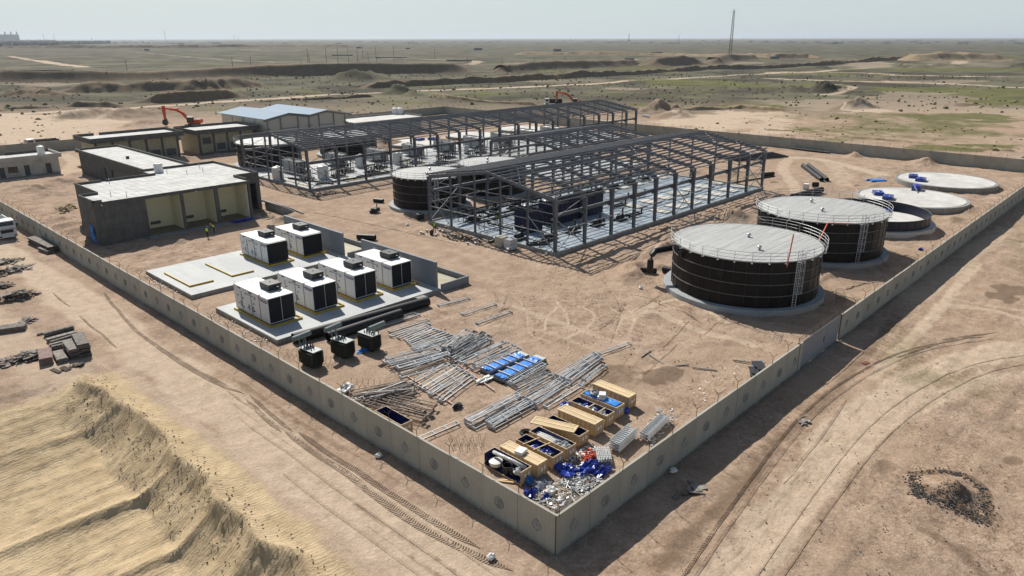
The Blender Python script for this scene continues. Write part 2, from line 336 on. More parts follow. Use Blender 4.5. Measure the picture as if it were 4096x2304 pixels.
# random criss-cross wheel marks in the open yard
rr = random.Random(5)
for k in range(70):
    bx, by = rr.uniform(14, 44), rr.uniform(8, 34)
    a = rr.choice([rr.gauss(.1, .3), rr.gauss(1.2, .4), rr.uniform(0, 3.1)]); L = rr.uniform(5, 14); cv = rr.uniform(-.09, .09); off = rr.choice([1.8, 2.1]); pts = []; pt2 = []
    for i in range(9):
        pts.append((bx, by)); pt2.append((bx-math.sin(a)*off, by+math.cos(a)*off)); bx += math.cos(a)*L/8; by += math.sin(a)*L/8; a += cv*L/8
    for q in (pts, pt2): stroke(road if k % 3 else dark, q, rr.uniform(.10, .2), rr.uniform(.25, .6), .6)
for k in range(13):
    ox = rr.uniform(-130, 330); oy = ox*.35; pts = [gp(q[0]+ox, q[1]+oy*.6) for q in ((2850,2400),(2950,2280),(3193,1967),(3404,1704),(3620,1540),(3850,1440),(4150,1385))][k % 2:6+(k % 2)]
    stroke(dark if k % 3 else road, pts, rr.uniform(.10, .2), rr.uniform(.3, .6), .6)
for k in range(14):
    x_ = rr.uniform(-9.0, -1.5); y_ = rr.uniform(-6, 60); stroke(road if k % 2 else dark, [(x_, y_), (x_+rr.uniform(-.3,.3), y_+rr.uniform(8, 20))], rr.uniform(.12, .35), rr.uniform(.25, .6), .4)
# -- far pale dirt roads and bare flats
for pts, w, v in [
  ([('A',0,1165),('A',600,1130),('A',1300,1090),('A',2000,1050),('B',0,1015),('B',600,970),('B',1300,935),('C',0,885),('C',900,840),('C',1700,790),('C',2576,745),('D',400,735),('D',1000,690),('D',1600,700)], 4.5, 1.),
  ([('D',0,740),('D',400,728),('D',1000,745),('D',1500,765),('D',2576,785)], 4.5, 1.), ([('D',0,795),('D',900,820),('D',1500,835),('D',2576,880)], 4.5, 1.),
  ([('A',0,1180),('A',700,1180)], 8, .8), ([('A',380,615),('A',840,680)], 9, .9), ([('A',100,570),('A',400,620)], 7, .7), ([('A',1300,520),('A',2200,600),('B',400,640)], 8, .5), ([('B',2150,650),('B',2200,620),('B',1700,600),('B',1200,590)], 9, .7),
  ([('C',0,640),('C',1300,600),('C',1500,610)], 16, .6), ([('C',0,487),('C',1600,484)], 22, .35), ([('D',2000,540),('D',2576,535)], 18, .5), ([('D',1500,465),('D',1900,465)], 24, .5), ([('D',1700,405),('D',2576,405)], 50, .4), ([('D',-400,437),('D',2576,440)], 34, .25),
  ([('D',860,880),('D',720,940),('D',500,960)], 3, .7), ([('D',700,850),('D',860,880)], 3, .7), ([('B',0,510),('B',700,505),('B',1500,500)], 22, .5), ([('B',1700,455),('B',2400,455)], 40, .4), ([('A',1900,512),('A',2576,500)], 20, .6),
  ([('D',600,600),('D',1200,600),('D',1850,610),('D',1900,640),('D',1700,660)], 11, .7)]: stroke(road, pts, w, v, .4)
for q in [('A',350,1350,900,120,.9),('A',200,1240,700,90,.9),('A',900,1250,500,60,.8),('C',2000,1230,600,90,1.),('C',2300,1170,420,60,1.),('D',100,1190,220,70,1.),('D',1000,1120,320,32,1.),('D',600,1050,900,60,.5),('D',1500,1000,1100,130,.5),('D',2200,1130,800,60,.5),
          ('D',1250,1365,180,18,.8),('D',1600,830,900,20,.5),('D',1000,650,450,35,.55),('D',2000,650,700,40,.4),('C',600,830,700,25,.4),('B',1300,1000,900,50,.35),('A',2200,1150,500,60,.35),('A',300,860,900,22,.5),('C',1000,960,900,60,.3),
          ('C',1100,900,500,15,.5),('C',2450,1290,500,50,.7),('D',60,1330,300,40,.8),('E',300,30,900,130,.8),('A',1100,1010,800,25,.25),('B',800,830,400,30,.3),('C',2350,640,300,14,.5)]: ell(road, *q)
for q in [('D',400,860,440,22,1.),('D',1600,910,800,34,1.),('D',2300,950,560,70,1.),('D',2350,1040,600,40,.9),('D',1700,700,1100,26,.9),('D',500,750,600,12,.8),('D',1800,1190,800,60,.8),('D',1000,1180,600,50,.7),('D',1500,1350,1200,70,.7),('D',700,1290,500,60,.6),('D',2000,560,1000,16,.7),('D',100,1085,130,14,.8),
          ('C',1700,830,700,30,.9),('C',2300,860,500,30,1.),('C',1500,880,300,12,1.),('C',2400,1050,500,40,.6),('C',900,965,350,25,.5),('C',1350,1060,250,22,.7),('C',1600,1068,80,10,.8),('C',2200,1075,350,20,.8),('C',500,720,700,12,.8),('C',1500,695,900,16,.8),('C',2300,600,400,18,.8),('C',150,550,400,14,.5),('C',800,790,300,8,.6),
          ('D',1500,1300,1300,140,.62),('D',600,1250,700,90,.5),('C',2200,930,900,90,.45),('C',1300,930,900,70,.4),('C',2300,500,600,40,.3),('C',500,460,900,40,.35),('B',1500,1035,350,16,.9),('B',2300,960,400,40,.7),('B',550,940,220,14,.8),('B',200,880,250,16,.7),('B',1750,880,350,12,.8),('B',800,720,900,25,.4),('B',1700,640,600,12,.5),('B',2400,640,300,12,.6),('B',1300,1100,300,20,.3),
          ('A',1700,640,350,16,.7),('A',2200,650,350,16,.6),('A',300,650,300,16,.4),('A',2000,920,700,22,.5),('A',2300,910,200,12,.8),('A',1700,960,400,14,.6),('A',2150,1110,300,14,.8),('A',1000,990,600,16,.4),('A',2000,1180,350,50,.4),('A',1200,600,1500,90,.25),('B',1200,560,1800,90,.25),
          ('I',2100,40,900,40,.8),('H',2300,40,400,30,.5)]: ell(grass, *q)
for q in [('P',600,260,260,90,1.),('P',480,120,200,60,.6),('D',2000,1058,160,22,1.),('Q',2400,50,260,90,.9),('U',2150,600,0,0,0),('I',900,420,50,12,1.),('H',1500,575,60,10,1.),('P',2050,1450,30,300,.0),('M',2250,740,280,120,.7),('A',1100,530,1200,12,.5),('K',1800,870,0,0,0),('U',1200,350,160,90,.6),('U',1400,1330,260,120,.5),('U',700,1100,300,150,.3),('U',2450,300,140,60,.7)]:
    if q[3]: ell(dark, *q)
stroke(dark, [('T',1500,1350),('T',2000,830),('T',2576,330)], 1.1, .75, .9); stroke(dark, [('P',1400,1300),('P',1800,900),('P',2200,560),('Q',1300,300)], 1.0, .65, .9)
stroke(dark, [('U',1450,430),('U',1900,420),('U',2150,560),('U',2230,850)], .45, 1., .6); stroke(dark, [('U',1480,560),('U',1800,740),('U',2200,900)], .5, 1., .6)
stroke(dark, [('U',1550,980),('U',1900,1180),('U',2200,1449)], .8, .7, .9); stroke(dark, [('B',0,487),('B',600,480)], 18, .8); stroke(dark, [('A',400,490),('A',1300,490),('A',2576,487)], 14, .6)
stroke(dark, [(-11.3,0),(-11.5,12),(-11.3,24),(-11.6,34),(-11.2,43)], .9, .42, .9); ell(dark, 'U', 1850, 690, 240, 120, .85)
stroke(sand, [(-9.6,-40),(-9.6,43)], 1.6, 1., .9); sand = np.maximum(sand, sm(8.5, 11, -X)*sm(46, 43, Y)*sm(-60, -50, X)*.8)
gm = bpy.data.meshes.new('ground'); nx, ny = X.shape; gm.vertices.add(nx*ny)
gm.vertices.foreach_set('co', np.stack([X, Y, Zz], -1).reshape(-1))
ii = np.arange(nx*ny).reshape(nx, ny); q = np.stack([ii[:-1,:-1], ii[1:,:-1], ii[1:,1:], ii[:-1,1:]], -1).reshape(-1, 4)
gm.loops.add(q.size); gm.loops.foreach_set('vertex_index', q.reshape(-1).astype(np.int32)); gm.polygons.add(len(q))
gm.polygons.foreach_set('loop_start', np.arange(0, q.size, 4, dtype=np.int32)); gm.polygons.foreach_set('use_smooth', np.ones(len(q), bool)); gm.update(calc_edges=True)
ca = gm.color_attributes.new('cover', 'FLOAT_COLOR', 'POINT'); ca.data.foreach_set('color', np.stack([grass, road, dark, sand], -1).reshape(-1).astype(np.float32))

def ground_nodes(m, extra=None, berm=0.0):
    m.use_nodes = True; n = m.node_tree.nodes; l = m.node_tree.links; b = n["Principled BSDF"]; b.inputs['Roughness'].default_value = 1.0; b.inputs["Specular IOR Level"].default_value = .1
    geo = n.new('ShaderNodeNewGeometry'); at = n.new('ShaderNodeAttribute'); at.attribute_name = 'cover'
    sep = n.new('ShaderNodeSeparateColor'); l.new(at.outputs['Color'], sep.inputs[0])
    def noise(sc, det=6, ro=.6, dist=0.0, sx=None):
        t = n.new('ShaderNodeTexNoise'); t.inputs['Scale'].default_value = sc; t.inputs['Detail'].default_value = det; t.inputs['Roughness'].default_value = ro; t.inputs['Distortion'].default_value = dist
        if sx:
            mp = n.new('ShaderNodeMapping'); mp.inputs['Scale'].default_value = sx; l.new(geo.outputs['Position'], mp.inputs[0]); l.new(mp.outputs[0], t.inputs['Vector'])
        else: l.new(geo.outputs['Position'], t.inputs['Vector'])
        return t.outputs[0]
    def ramp(s, a, b_, c0=(0,0,0), c1=(1,1,1)):
        r = n.new('ShaderNodeValToRGB'); r.color_ramp.elements[0].position = a; r.color_ramp.elements[1].position = b_
        r.color_ramp.elements[0].color = (*c0, 1); r.color_ramp.elements[1].color = (*c1, 1); l.new(s, r.inputs[0]); return r.outputs[0]
    def math_(op, a, b_=None, clamp=False):
        x = n.new('ShaderNodeMath'); x.operation = op; x.use_clamp = clamp
        for i, v in enumerate((a, b_)):
            if v is None: continue
            if isinstance(v, (int, float)): x.inputs[i].default_value = v
            else: l.new(v, x.inputs[i])
        return x.outputs[0]
    def mix(f, a, b_, mode='MIX'):
        x = n.new('ShaderNodeMixRGB'); x.blend_type = mode
        for i, v in enumerate((f, a, b_)):
            if isinstance(v, (int, float)): x.inputs[i].default_value = v
            elif isinstance(v, tuple): x.inputs[i].default_value = (*v, 1)
            else: l.new(v, x.inputs[i])
        return x.outputs[0]
    # soil: pinkish tan, metre scale mottling
    base = mix(ramp(noise(.35, 8, .68), .32, .68), (.265, .192, .142), (.485, .368, .277))
    base = mix(ramp(noise(.05, 4), .4, .62), base, mix(.5, base, (.38, .275, .19)))
    fine = ramp(noise(5.0, 6, .75), .32, .62, (.62, .6, .58), (1.1, 1.1, 1.1)); base = mix(.8, base, fine, 'MULTIPLY')
    mid = ramp(noise(1.5, 8, .78), .36, .6, (.66, .63, .6), (1.12, 1.12, 1.12)); base = mix(ramp(noise(.07, 4), .38, .6), base, mix(1., base, mid, 'MULTIPLY'))
    # distance: plain beyond the site is grey-olive scrub steppe (real vegetation cover), banded
    sp = n.new('ShaderNodeSeparateXYZ'); l.new(geo.outputs['Position'], sp.inputs[0])
    dd = math_('ADD', sp.outputs[0], sp.outputs[1]); far = ramp(math_('DIVIDE', dd, 2400.0), .13, .19)
    sc1 = mix(ramp(noise(.010, 8, .7), .35, .65), (.052, .046, .034), (.118, .10, .075))
    sc1 = mix(ramp(noise(.0022, 6, .6), .4, .6), sc1, (.064, .062, .042)); sc1 = mix(.75, sc1, ramp(noise(.12, 6, .8), .35, .62, (.35,.36,.33), (1.2,1.18,1.15)), 'MULTIPLY')
    col = mix(far, base, sc1)
    # near scrub speckle outside the compound
    m_s = math_('MULTIPLY', ramp(noise(.02, 5), .45, .6), ramp(math_('DIVIDE', dd, 1000.0), .30, .42)); col = mix(math_('MULTIPLY', m_s, .6), col, (.17, .16, .10))
    bn = noise(.5, 7, .75)
    def mask(ch, lo=.35, hi=.6, w=.5): return ramp(math_('ADD', ch, math_('MULTIPLY', math_('SUBTRACT', bn, .5), w)), lo, hi)
    pale = mix(ramp(noise(.9, 6, .7), .35, .65), (.42, .325, .235), (.56, .445, .335)); pale = mix(.5, pale, fine, 'MULTIPLY')
    rm = math_('MULTIPLY', mask(sep.outputs[1], .3, .8, .45), .9); col = mix(rm, col, pale)
    gcol = mix(ramp(noise(.08, 8, .75), .38, .62), (.085, .10, .02), (.16, .145, .065)); gcol = mix(.7, gcol, ramp(noise(.8, 6, .8), .35, .6, (.5,.52,.5), (1.1,1.1,1.1)), 'MULTIPLY')
    gb = math_('ADD', sep.outputs[0], math_('MULTIPLY', math_('SUBTRACT', noise(.035, 8, .78), .5), 2.0))
    col = mix(math_('MULTIPLY', ramp(gb, .4, .8), .9), col, gcol)
    snd = mix(ramp(noise(.6, 6, .6), .35, .65), (.405, .308, .188), (.54, .422, .265)); sk = ramp(noise(1.3, 8, .8), .52, .62); snd = mix(math_('MULTIPLY', sk, .45), snd, (.17, .13, .09))
    wv = n.new('ShaderNodeTexWave'); wv.wave_type = 'BANDS'; wv.bands_direction = 'Y'; wv.inputs['Scale'].default_value = 1.1; wv.inputs['Distortion'].default_value = 7.0; wv.inputs['Detail'].default_value = 3; wv.inputs['Detail Scale'].default_value = 1.5; l.new(geo.outputs['Position'], wv.inputs['Vector'])
    al = at.outputs['Alpha']; col = mix(mask(al, .3, .8, .4), col, snd)
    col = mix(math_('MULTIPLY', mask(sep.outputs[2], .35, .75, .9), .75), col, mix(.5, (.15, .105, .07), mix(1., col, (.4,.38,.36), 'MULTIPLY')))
    if berm: col = mix(1.0, mix(berm, col, (.095, .076, .062)), ramp(noise(.25, 7, .75), .3, .7, (.75,.74,.72), (1.15,1.13,1.1)), 'MULTIPLY')
    # clods
    cl = n.new('ShaderNodeTexVoronoi'); cl.inputs['Scale'].default_value = 3.2; l.new(geo.outputs['Position'], cl.inputs['Vector'])
    cd = ramp(cl.outputs['Distance'], .04, .10, (.45, .42, .40), (1, 1, 1)); ncm = ramp(noise(.25, 3), .5, .6); col = mix(math_('MULTIPLY', ncm, .6), col, mix(1., col, cd, 'MULTIPLY'))
    ck = n.new('ShaderNodeTexVoronoi'); ck.feature = 'DISTANCE_TO_EDGE'; ck.inputs['Scale'].default_value = 2.6; l.new(geo.outputs['Position'], ck.inputs['Vector'])
    cko = ramp(math_('MULTIPLY', math_('ADD', sp.outputs[1], 6.0), -.12), .0, 1.0)   # dried crust outside the right wall
    col = mix(math_('MULTIPLY', math_('MULTIPLY', cko, ramp(noise(.13, 4), .42, .55)), .55), col, mix(1., col, ramp(ck.outputs['Distance'], .0, .10, (.5, .47, .45), (1.08, 1.08, 1.08)), 'MULTIPLY'))
    if extra: col = extra(n, l, col, mix, ramp, noise, math_)
    l.new(col, b.inputs['Base Color'])
    b1 = n.new('ShaderNodeBump'); b1.inputs['Distance'].default_value = .16; b1.inputs['Strength'].default_value = .8; l.new(noise(1.8, 8, .72), b1.inputs['Height'])
    b2 = n.new('ShaderNodeBump'); b2.inputs['Distance'].default_value = .04; b2.inputs['Strength'].default_value = .7; l.new(noise(9.0, 5, .7), b2.inputs['Height']); l.new(b1.outputs[0], b2.inputs['Normal'])
    b3 = n.new('ShaderNodeBump'); b3.inputs['Distance'].default_value = .022; l.new(math_('MULTIPLY', al, .8), b3.inputs['Strength']); l.new(wv.outputs['Fac'], b3.inputs['Height']); l.new(b2.outputs[0], b3.inputs['Normal'])
    l.new(b3.outputs[0], b.inputs['Normal']); return m
GMAT = ground_nodes(bpy.data.materials.new('soil')); gm.materials.append(GMAT)
GO = bpy.data.objects.new('ground', gm); COL.objects.link(GO); tag(GO, kind='structure')
BMAT = ground_nodes(bpy.data.materials.new('bank_soil'), berm=.75); BMAT2 = ground_nodes(bpy.data.materials.new('red_bank_soil'), berm=.45)
# ---------------------------------------------------------------- long earth banks on the plain
def bank(name, pts, wid, hgt_, m, seed, rough=.16):
    P_ = [Vector((*(p if not isinstance(p[0], str) else g(*p[:3])), 0)) for p in pts]; L = [0]
    for a, b_ in zip(P_, P_[1:]): L.append(L[-1] + (b_-a).length)
    stp = max(hgt_*.28, 1.0); N = int(L[-1]/stp)+2; K = 22; us = np.linspace(0, L[-1], N)
    cx_ = np.interp(us, L, [p.x for p in P_]); cy_ = np.interp(us, L, [p.y for p in P_]); dx = np.gradient(cx_); dy = np.gradient(cy_); dl = np.hypot(dx, dy); nx_, ny_ = dy/dl, -dx/dl
    t = np.linspace(0, 1, K)[None, :]; prof = np.clip(np.minimum(t*2.9, (1-t)*2.9), 0, 1); prof = prof*prof*(1.6-.6*prof)
    env = np.minimum(1, np.minimum(us, L[-1]-us)/(hgt_*3)+.05)[:, None]
    xx = cx_[:, None] + nx_[:, None]*(1-t)*wid; yy = cy_[:, None] + ny_[:, None]*(1-t)*wid; xx = xx - nx_[:, None]*wid*.0
    nz = fbm(xx + seed*31, yy, hgt_*1.6, 5, .62); big = fbm(xx+seed*7, yy, hgt_*12, 2)
    zz = hgt_*prof*env*(1+.5*big) + hgt_*rough*nz*np.clip(prof*4, 0, 1) - .6 + 0*xx + 1.2*prof*0
    base = height(xx.ravel(), yy.ravel()).reshape(xx.shape); zz = zz + base
    zz = np.where((t < .02) | (t > .98), base - 1.5, zz)
    vs = np.stack([xx, yy, zz], -1).reshape(-1, 3); idx = np.arange(N*K).reshape(N, K)
    f = np.stack([idx[:-1,:-1], idx[1:,:-1], idx[1:,1:], idx[:-1,1:]], -1).reshape(-1, 4)
    me = bpy.data.meshes.new(name); me.from_pydata(vs.tolist(), [], f.tolist()); me.materials.append(m); me.polygons.foreach_set('use_smooth', [True]*len(f)); me.update()
    o = bpy.data.objects.new(name, me); COL.objects.link(o); tag(o, kind='structure'); return o
bank('earth_bank', [('A',-400,845),('A',400,838),('A',1100,825),('A',1900,795),('B',0,780),('B',900,768),('B',1800,750),('B',2300,735)], -34, 8.2, BMAT, 1, .07)
bank('earth_bank', [('B',2280,735),('B',2576,735),('C',350,715),('C',900,690),('C',1420,665)], -30, 7.0, BMAT, 2, .12)
bank('earth_bank', [('C',1440,680),('C',1700,668),('C',2050,655)], -36, 8, BMAT, 3, .25)
bank('earth_bank', [('C',2020,655),('C',2180,650),('C',2260,620),('C',2576,600)], -34, 8, BMAT, 4, .08)
bank('earth_bank', [('B',1060,905),('B',1500,885),('B',2000,860),('C',0,835),('C',500,805),('C',900,775),('C',1500,740),('C',2200,705),('D',0,695),('D',500,668),('D',1000,632),('D',1500,600)], -14, 4.2, BMAT, 5, .3)
bank('earth_bank', [('A',500,955),('A',900,945),('A',1500,935),('A',2100,925),('A',2576,885),('B',150,880)], -26, 5.5, BMAT, 6, .45)
bank('earth_bank', [('A',-200,980),('A',300,985),('A',700,975)], -26, 4.5, BMAT, 7, .5)
bank('earth_bank', [('A',1250,1055),('A',1700,1050),('A',2100,1030),('A',2576,985)], -15, 4.5, BMAT, 8, .3)
bank('earth_bank', [('A',560,1095),('A',900,1090),('A',1250,1085)], -10, 2.6, BMAT, 9, .35)
bank('earth_bank', [('A',-200,1150),('A',60,1140)], -10, 3, BMAT, 10, .3)
bank('earth_bank', [('A',0,1128),('A',600,1100)], -8, 1.6, BMAT, 19, .3)
bank('earth_bank', [('B',400,1025),('B',700,1015),('B',1000,1000),('B',1230,990)], -6, 1.7, BMAT, 11, .35)
bank('earth_bank', [('B',0,1050),('B',330,1035)], -5, 1.0, BMAT, 12, .35)
bank('earth_bank', [('B',1700,965),('B',1900,1000),('B',2200,1025),('B',2576,1045),('C',280,1065)], -4, 1.8, BMAT2, 13, .25)
bank('earth_bank', [('C',1200,1120),('C',1750,1120),('C',2300,1100),('C',2576,1120),('D',200,1130)], -7, 1.6, BMAT2, 14, .5)
bank('earth_bank', [('D',-100,1330),('D',300,1350),('D',700,1405),('D',1300,1449),('I',2000,60),('I',2576,100)], -6, .9, BMAT2, 15, .6)
bank('earth_bank', [('C',0,555),('C',1500,565),('C',2150,575),('D',500,590)], -30, 5, BMAT2, 16, .3)
bank('earth_bank', [('D',1400,620),('D',2576,615)], -50, 8, BMAT2, 17, .3)
bank('earth_bank', [('D',0,590),('D',550,588)], -30, 6, BMAT, 18, .3)
bank('earth_bank', [('A',-100,492),('A',900,492),('A',2000,487),('B',0,480),('B',900,487)], -60, 9, BMAT, 20, .3)
# ---------------------------------------------------------------- tyre tread strips
def tread_extra(n, l, col, mix, ramp, noise, math_):
    uv = n.new('ShaderNodeUVMap'); uv.uv_map = 'UVMap'; s2 = n.new('ShaderNodeSeparateXYZ'); l.new(uv.outputs[0], s2.inputs[0])
    ch = math_('ADD', math_('MULTIPLY', s2.outputs[1], 5.2), math_('MULTIPLY', math_('ABSOLUTE', math_('SUBTRACT', s2.outputs[0], .5)), 1.9)); fr = math_('FRACT', ch)
    bars = ramp(fr, .28, .42, (1, 1, 1), (.2, .18, .17)); rag = ramp(noise(.6, 5, .7), .28, .45)
    return mix(math_('MULTIPLY', rag, TFA[0]), col, mix(1., col, bars, 'MULTIPLY'))
TFA = [.9]
TMAT = ground_nodes(bpy.data.materials.new('tread_soil'), extra=tread_extra)
TFA = [0.9]
TFA[0] = .32
TMATF = ground_nodes(bpy.data.materials.new('faint_tread_soil'), extra=tread_extra)
TFA[0] = .9
def tread(pts, w=.55, faint=False):
    P_ = [Vector((*q, 0)) for q in smooth([(p if not isinstance(p[0], str) else g(*p[:3])) for p in pts], 6)]; L = [0]
    for a, b_ in zip(P_, P_[1:]): L.append(L[-1]+(b_-a).length)
    N = int(L[-1]/.25)+2; us = np.linspace(0, L[-1], N); cx_ = np.interp(us, L, [p.x for p in P_]); cy_ = np.interp(us, L, [p.y for p in P_])
    cx_ += .12*fbm(us, us*0, 4., 2); dx = np.gradient(cx_); dy = np.gradient(cy_); dl = np.hypot(dx, dy); nx_, ny_ = dy/dl, -dx/dl; K = 5
    t = np.linspace(-.5, .5, K)[None, :]*(np.minimum(1, np.minimum(us, L[-1]-us)/1.5+.12))[:, None]; xx = cx_[:, None]+nx_[:, None]*t*w; yy = cy_[:, None]+ny_[:, None]*t*w; zz = height(xx.ravel(), yy.ravel()).reshape(xx.shape)+.03
    zz[:, 0] -= .07; zz[:, -1] -= .07; idx = np.arange(N*K).reshape(N, K); f = np.stack([idx[:-1,:-1], idx[:-1,1:], idx[1:,1:], idx[1:,:-1]], -1).reshape(-1, 4)
    me = bpy.data.meshes.new('tyre_track'); me.from_pydata(np.stack([xx, yy, zz], -1).reshape(-1, 3).tolist(), [], f.tolist()); me.materials.append(TMATF if faint else TMAT)
    uvl = me.uv_layers.new(name='UVMap'); uu = np.repeat(np.linspace(0, 1, K)[None, :], N, 0).ravel(); vv = np.repeat(us[:, None], K, 1).ravel(); li = f.ravel(); uvl.data.foreach_set('uv', np.stack([uu[li], vv[li]], -1).ravel())
    ca = me.color_attributes.new('cover', 'FLOAT_COLOR', 'POINT'); ix_ = np.clip(np.searchsorted(gx, xx.ravel()), 0, len(gx)-1); iy_ = np.clip(np.searchsorted(gy, yy.ravel()), 0, len(gy)-1); ca.data.foreach_set('color', np.stack([A_[ix_, iy_] for A_ in (grass, road, dark, sand)], -1).ravel().astype(np.float32))
    o = bpy.data.objects.new('tyre_track', me); COL.objects.link(o); tag(o, kind='structure')
tread([('S',300,0),('S',900,420),('S',1500,860),('S',2200,1230),('S',2576,1400)], .78); tread([('S',430,0),('S',1010,400),('S',1610,790),('S',2260,1170)], .7)
tread([('L',-100,1000),('S',250,0)], .6); tread([('L',-60,960),('S',360,0)], .5); tread([('J',1050,430),('J',1300,740),('J',1750,1080),('J',2330,1400)], .5); tread([('J',1250,680),('J',1500,920),('J',2100,1310),('J',2450,1449)], .5)
tread([('J',530,430),('J',700,570)], .35); tread([('J',800,660),('J',1180,990)], .35)
tread([('P',1850,1350),('P',2200,900),('P',2480,500)], .4, True)
tread([('Q',1300,700),('Q',1700,560),('Q',2100,480)], .5); tread([('Q',1750,520),('Q',2300,450)], .45); tread([('N',280,890),('N',430,960)], .4); tread([('N',560,990),('N',780,1110)], .4); tread([('M',990,120),('M',1100,80)], .4)

rr = random.Random(8)
for k, (ox, f_) in enumerate(((-190, False), (-150, True), (60, True), (150, True))):
    tread([gp(q[0]+ox, q[1]+ox*.25) for q in ((2900,2390),(3193,1967),(3404,1704),(3620,1540),(3850,1440),(4120,1395))], .4 if ox < 0 else .26, f_)
for k in range(3):
    o_ = k*1.5; tread([(-3.4-o_, -4+rr.uniform(0,8)), (-3.5-o_, 14+rr.uniform(0,20))], .34, True)
for k in range(12):
    bx, by = rr.uniform(20, 42), rr.uniform(8, 30); a = rr.choice([.2, .1, 1.3, .5]); cv = rr.uniform(-.1,.1); pts = []
    for i in range(7): pts.append((bx, by)); bx += math.cos(a)*1.3; by += math.sin(a)*1.3; a += cv*1.3
    tread(pts, .34, True)
# ================================================================ PALETTE
M_conc = mat('precast_concrete', (.35,.335,.285), .85, 0, .1, .5, .004, 30)
M_conc2 = mat('grey_render', (.12,.116,.108), .95, 0, .3, .8, .01, 12)
M_conc3 = mat('raw_concrete', (.27,.265,.25), .9, 0, .2, 1.2, .01, 8)
M_joint = mat('wall_joint', (.10,.098,.09), .9)
M_embl = mat('emblem_relief', (.29,.285,.27), .9, 0, .1, 6)
M_embl2 = mat('emblem_lines', (.22,.22,.21), .9)
M_post = mat('rusty_post', (.075,.055,.042), .8, 0, .3, 3)
M_steel = mat('grey_primer_steel', (.12,.13,.147), .5, 0, .18, .6, spec=.5)
M_brace = mat('bare_steel', (.27,.27,.27), .45, .3, .25, 1)
M_galv = mat('galvanised_steel', (.50,.53,.55), .45, .15, .15, 2.5)
M_galvd = mat('galvanised_rail', (.42,.43,.43), .5, .3, .1, 2)
M_black = mat('black_plastic_pipe', (.012,.012,.013), .5, 0, .3, 2, spec=.3)
M_blackst = mat('black_painted_steel', (.02,.02,.022), .45, 0, .3, 3)
M_white = mat('white_enamel', (.66,.655,.635), .45, 0, .03, .8, col2=(.72,.715,.70), spec=.4)
M_dkgrey = mat('dark_grey_metal', (.035,.037,.04), .5, 0, .2, 2)
M_yellow = mat('yellow_painted_steel', (.50,.33,.02), .55, 0, .2, 2)
M_wood = mat('plywood', (.60,.455,.27), .7, 0, .16, 2.2); M_woodd = mat('plywood_batten', (.50,.37,.22), .75, 0, .15, 3)
M_oldwood = mat('weathered_board', (.22,.20,.175), .95, 0, .45, 3, .01, 10); M_oldwoodd = mat('dark_board_edge', (.07,.06,.05), .95, 0, .4, 4)
M_redboard = mat('red_brown_board', (.23,.16,.14), .9, 0, .3, 3)
M_navy = mat('navy_lining', (.012,.022,.11), .45, 0, .2, 3)
M_blue = mat('blue_tarpaulin', (.012,.20,.66), .42, 0, .25, 3.0, .03, 6, spec=.5); M_blued = mat('deep_blue_plastic', (.008,.035,.30), .3, 0, .4, 3, .05, 6, spec=.5)
M_navyst = mat('navy_painted_steel', (.007,.010,.04), .45, 0, .25, 1)
M_green = mat('transformer_green', (.028,.036,.030), .4, 0, .15, 2); M_greenl = mat('conservator_grey_green', (.16,.20,.19), .45, 0, .1, 2)
M_white2 = mat('white_plastic', (.72,.71,.67), .5, 0, .08, 2); M_cream = mat('cream_wall_paint', (.74,.69,.50), .8, 0, .03, 1)
M_glass = mat('dark_glass', (.01,.012,.015), .08, 0, .1, 2, spec=.6)
M_rubber = mat('tyre_rubber', (.02,.02,.02), .9); M_grav = mat('grey_gravel', (.24,.225,.20), 1, 0, .6, 9, .08, 14)
M_orange = mat('excavator_orange', (.52,.06,.015), .45, 0, .12, 2); M_redp = mat('red_pipe_paint', (.62,.11,.06), .5, 0, .1, 2); M_orplas = mat('orange_red_fitting', (.48,.075,.03), .5, 0, .3, 5)
M_roofw = tilemat('roof_screed_tiles', (.52,.52,.50), (.2,.2,.19), (1.25, 1.25), .035); M_slab = mat('slab_concrete', (.37,.39,.40), .7, 0, .12, .35, col2=(.44,.45,.44))
M_slabb = mat('painted_slab', (.33,.385,.43), .35, 0, .08, .3, spec=.5); M_disc = mat('pale_slab', (.50,.485,.45), .85, 0, .12, .25, col2=(.58,.575,.55))
M_sky = mat('polythene_sheet', (.5,.5,.5), .25, 0, .3, 5, .04, 6, spec=.6); M_navytxt = mat('navy_ink', (.02,.03,.22), .6); M_redtxt = mat('red_ink', (.35,.02,.03), .6)
M_skin = mat('skin', (.20,.11,.07), .6); M_hiviz = mat('hi_vis_fabric', (.52,.85,.03), .7, 0, .1, 5); M_cloth = mat('dark_work_clothes', (.03,.032,.04), .9, 0, .3, 6)
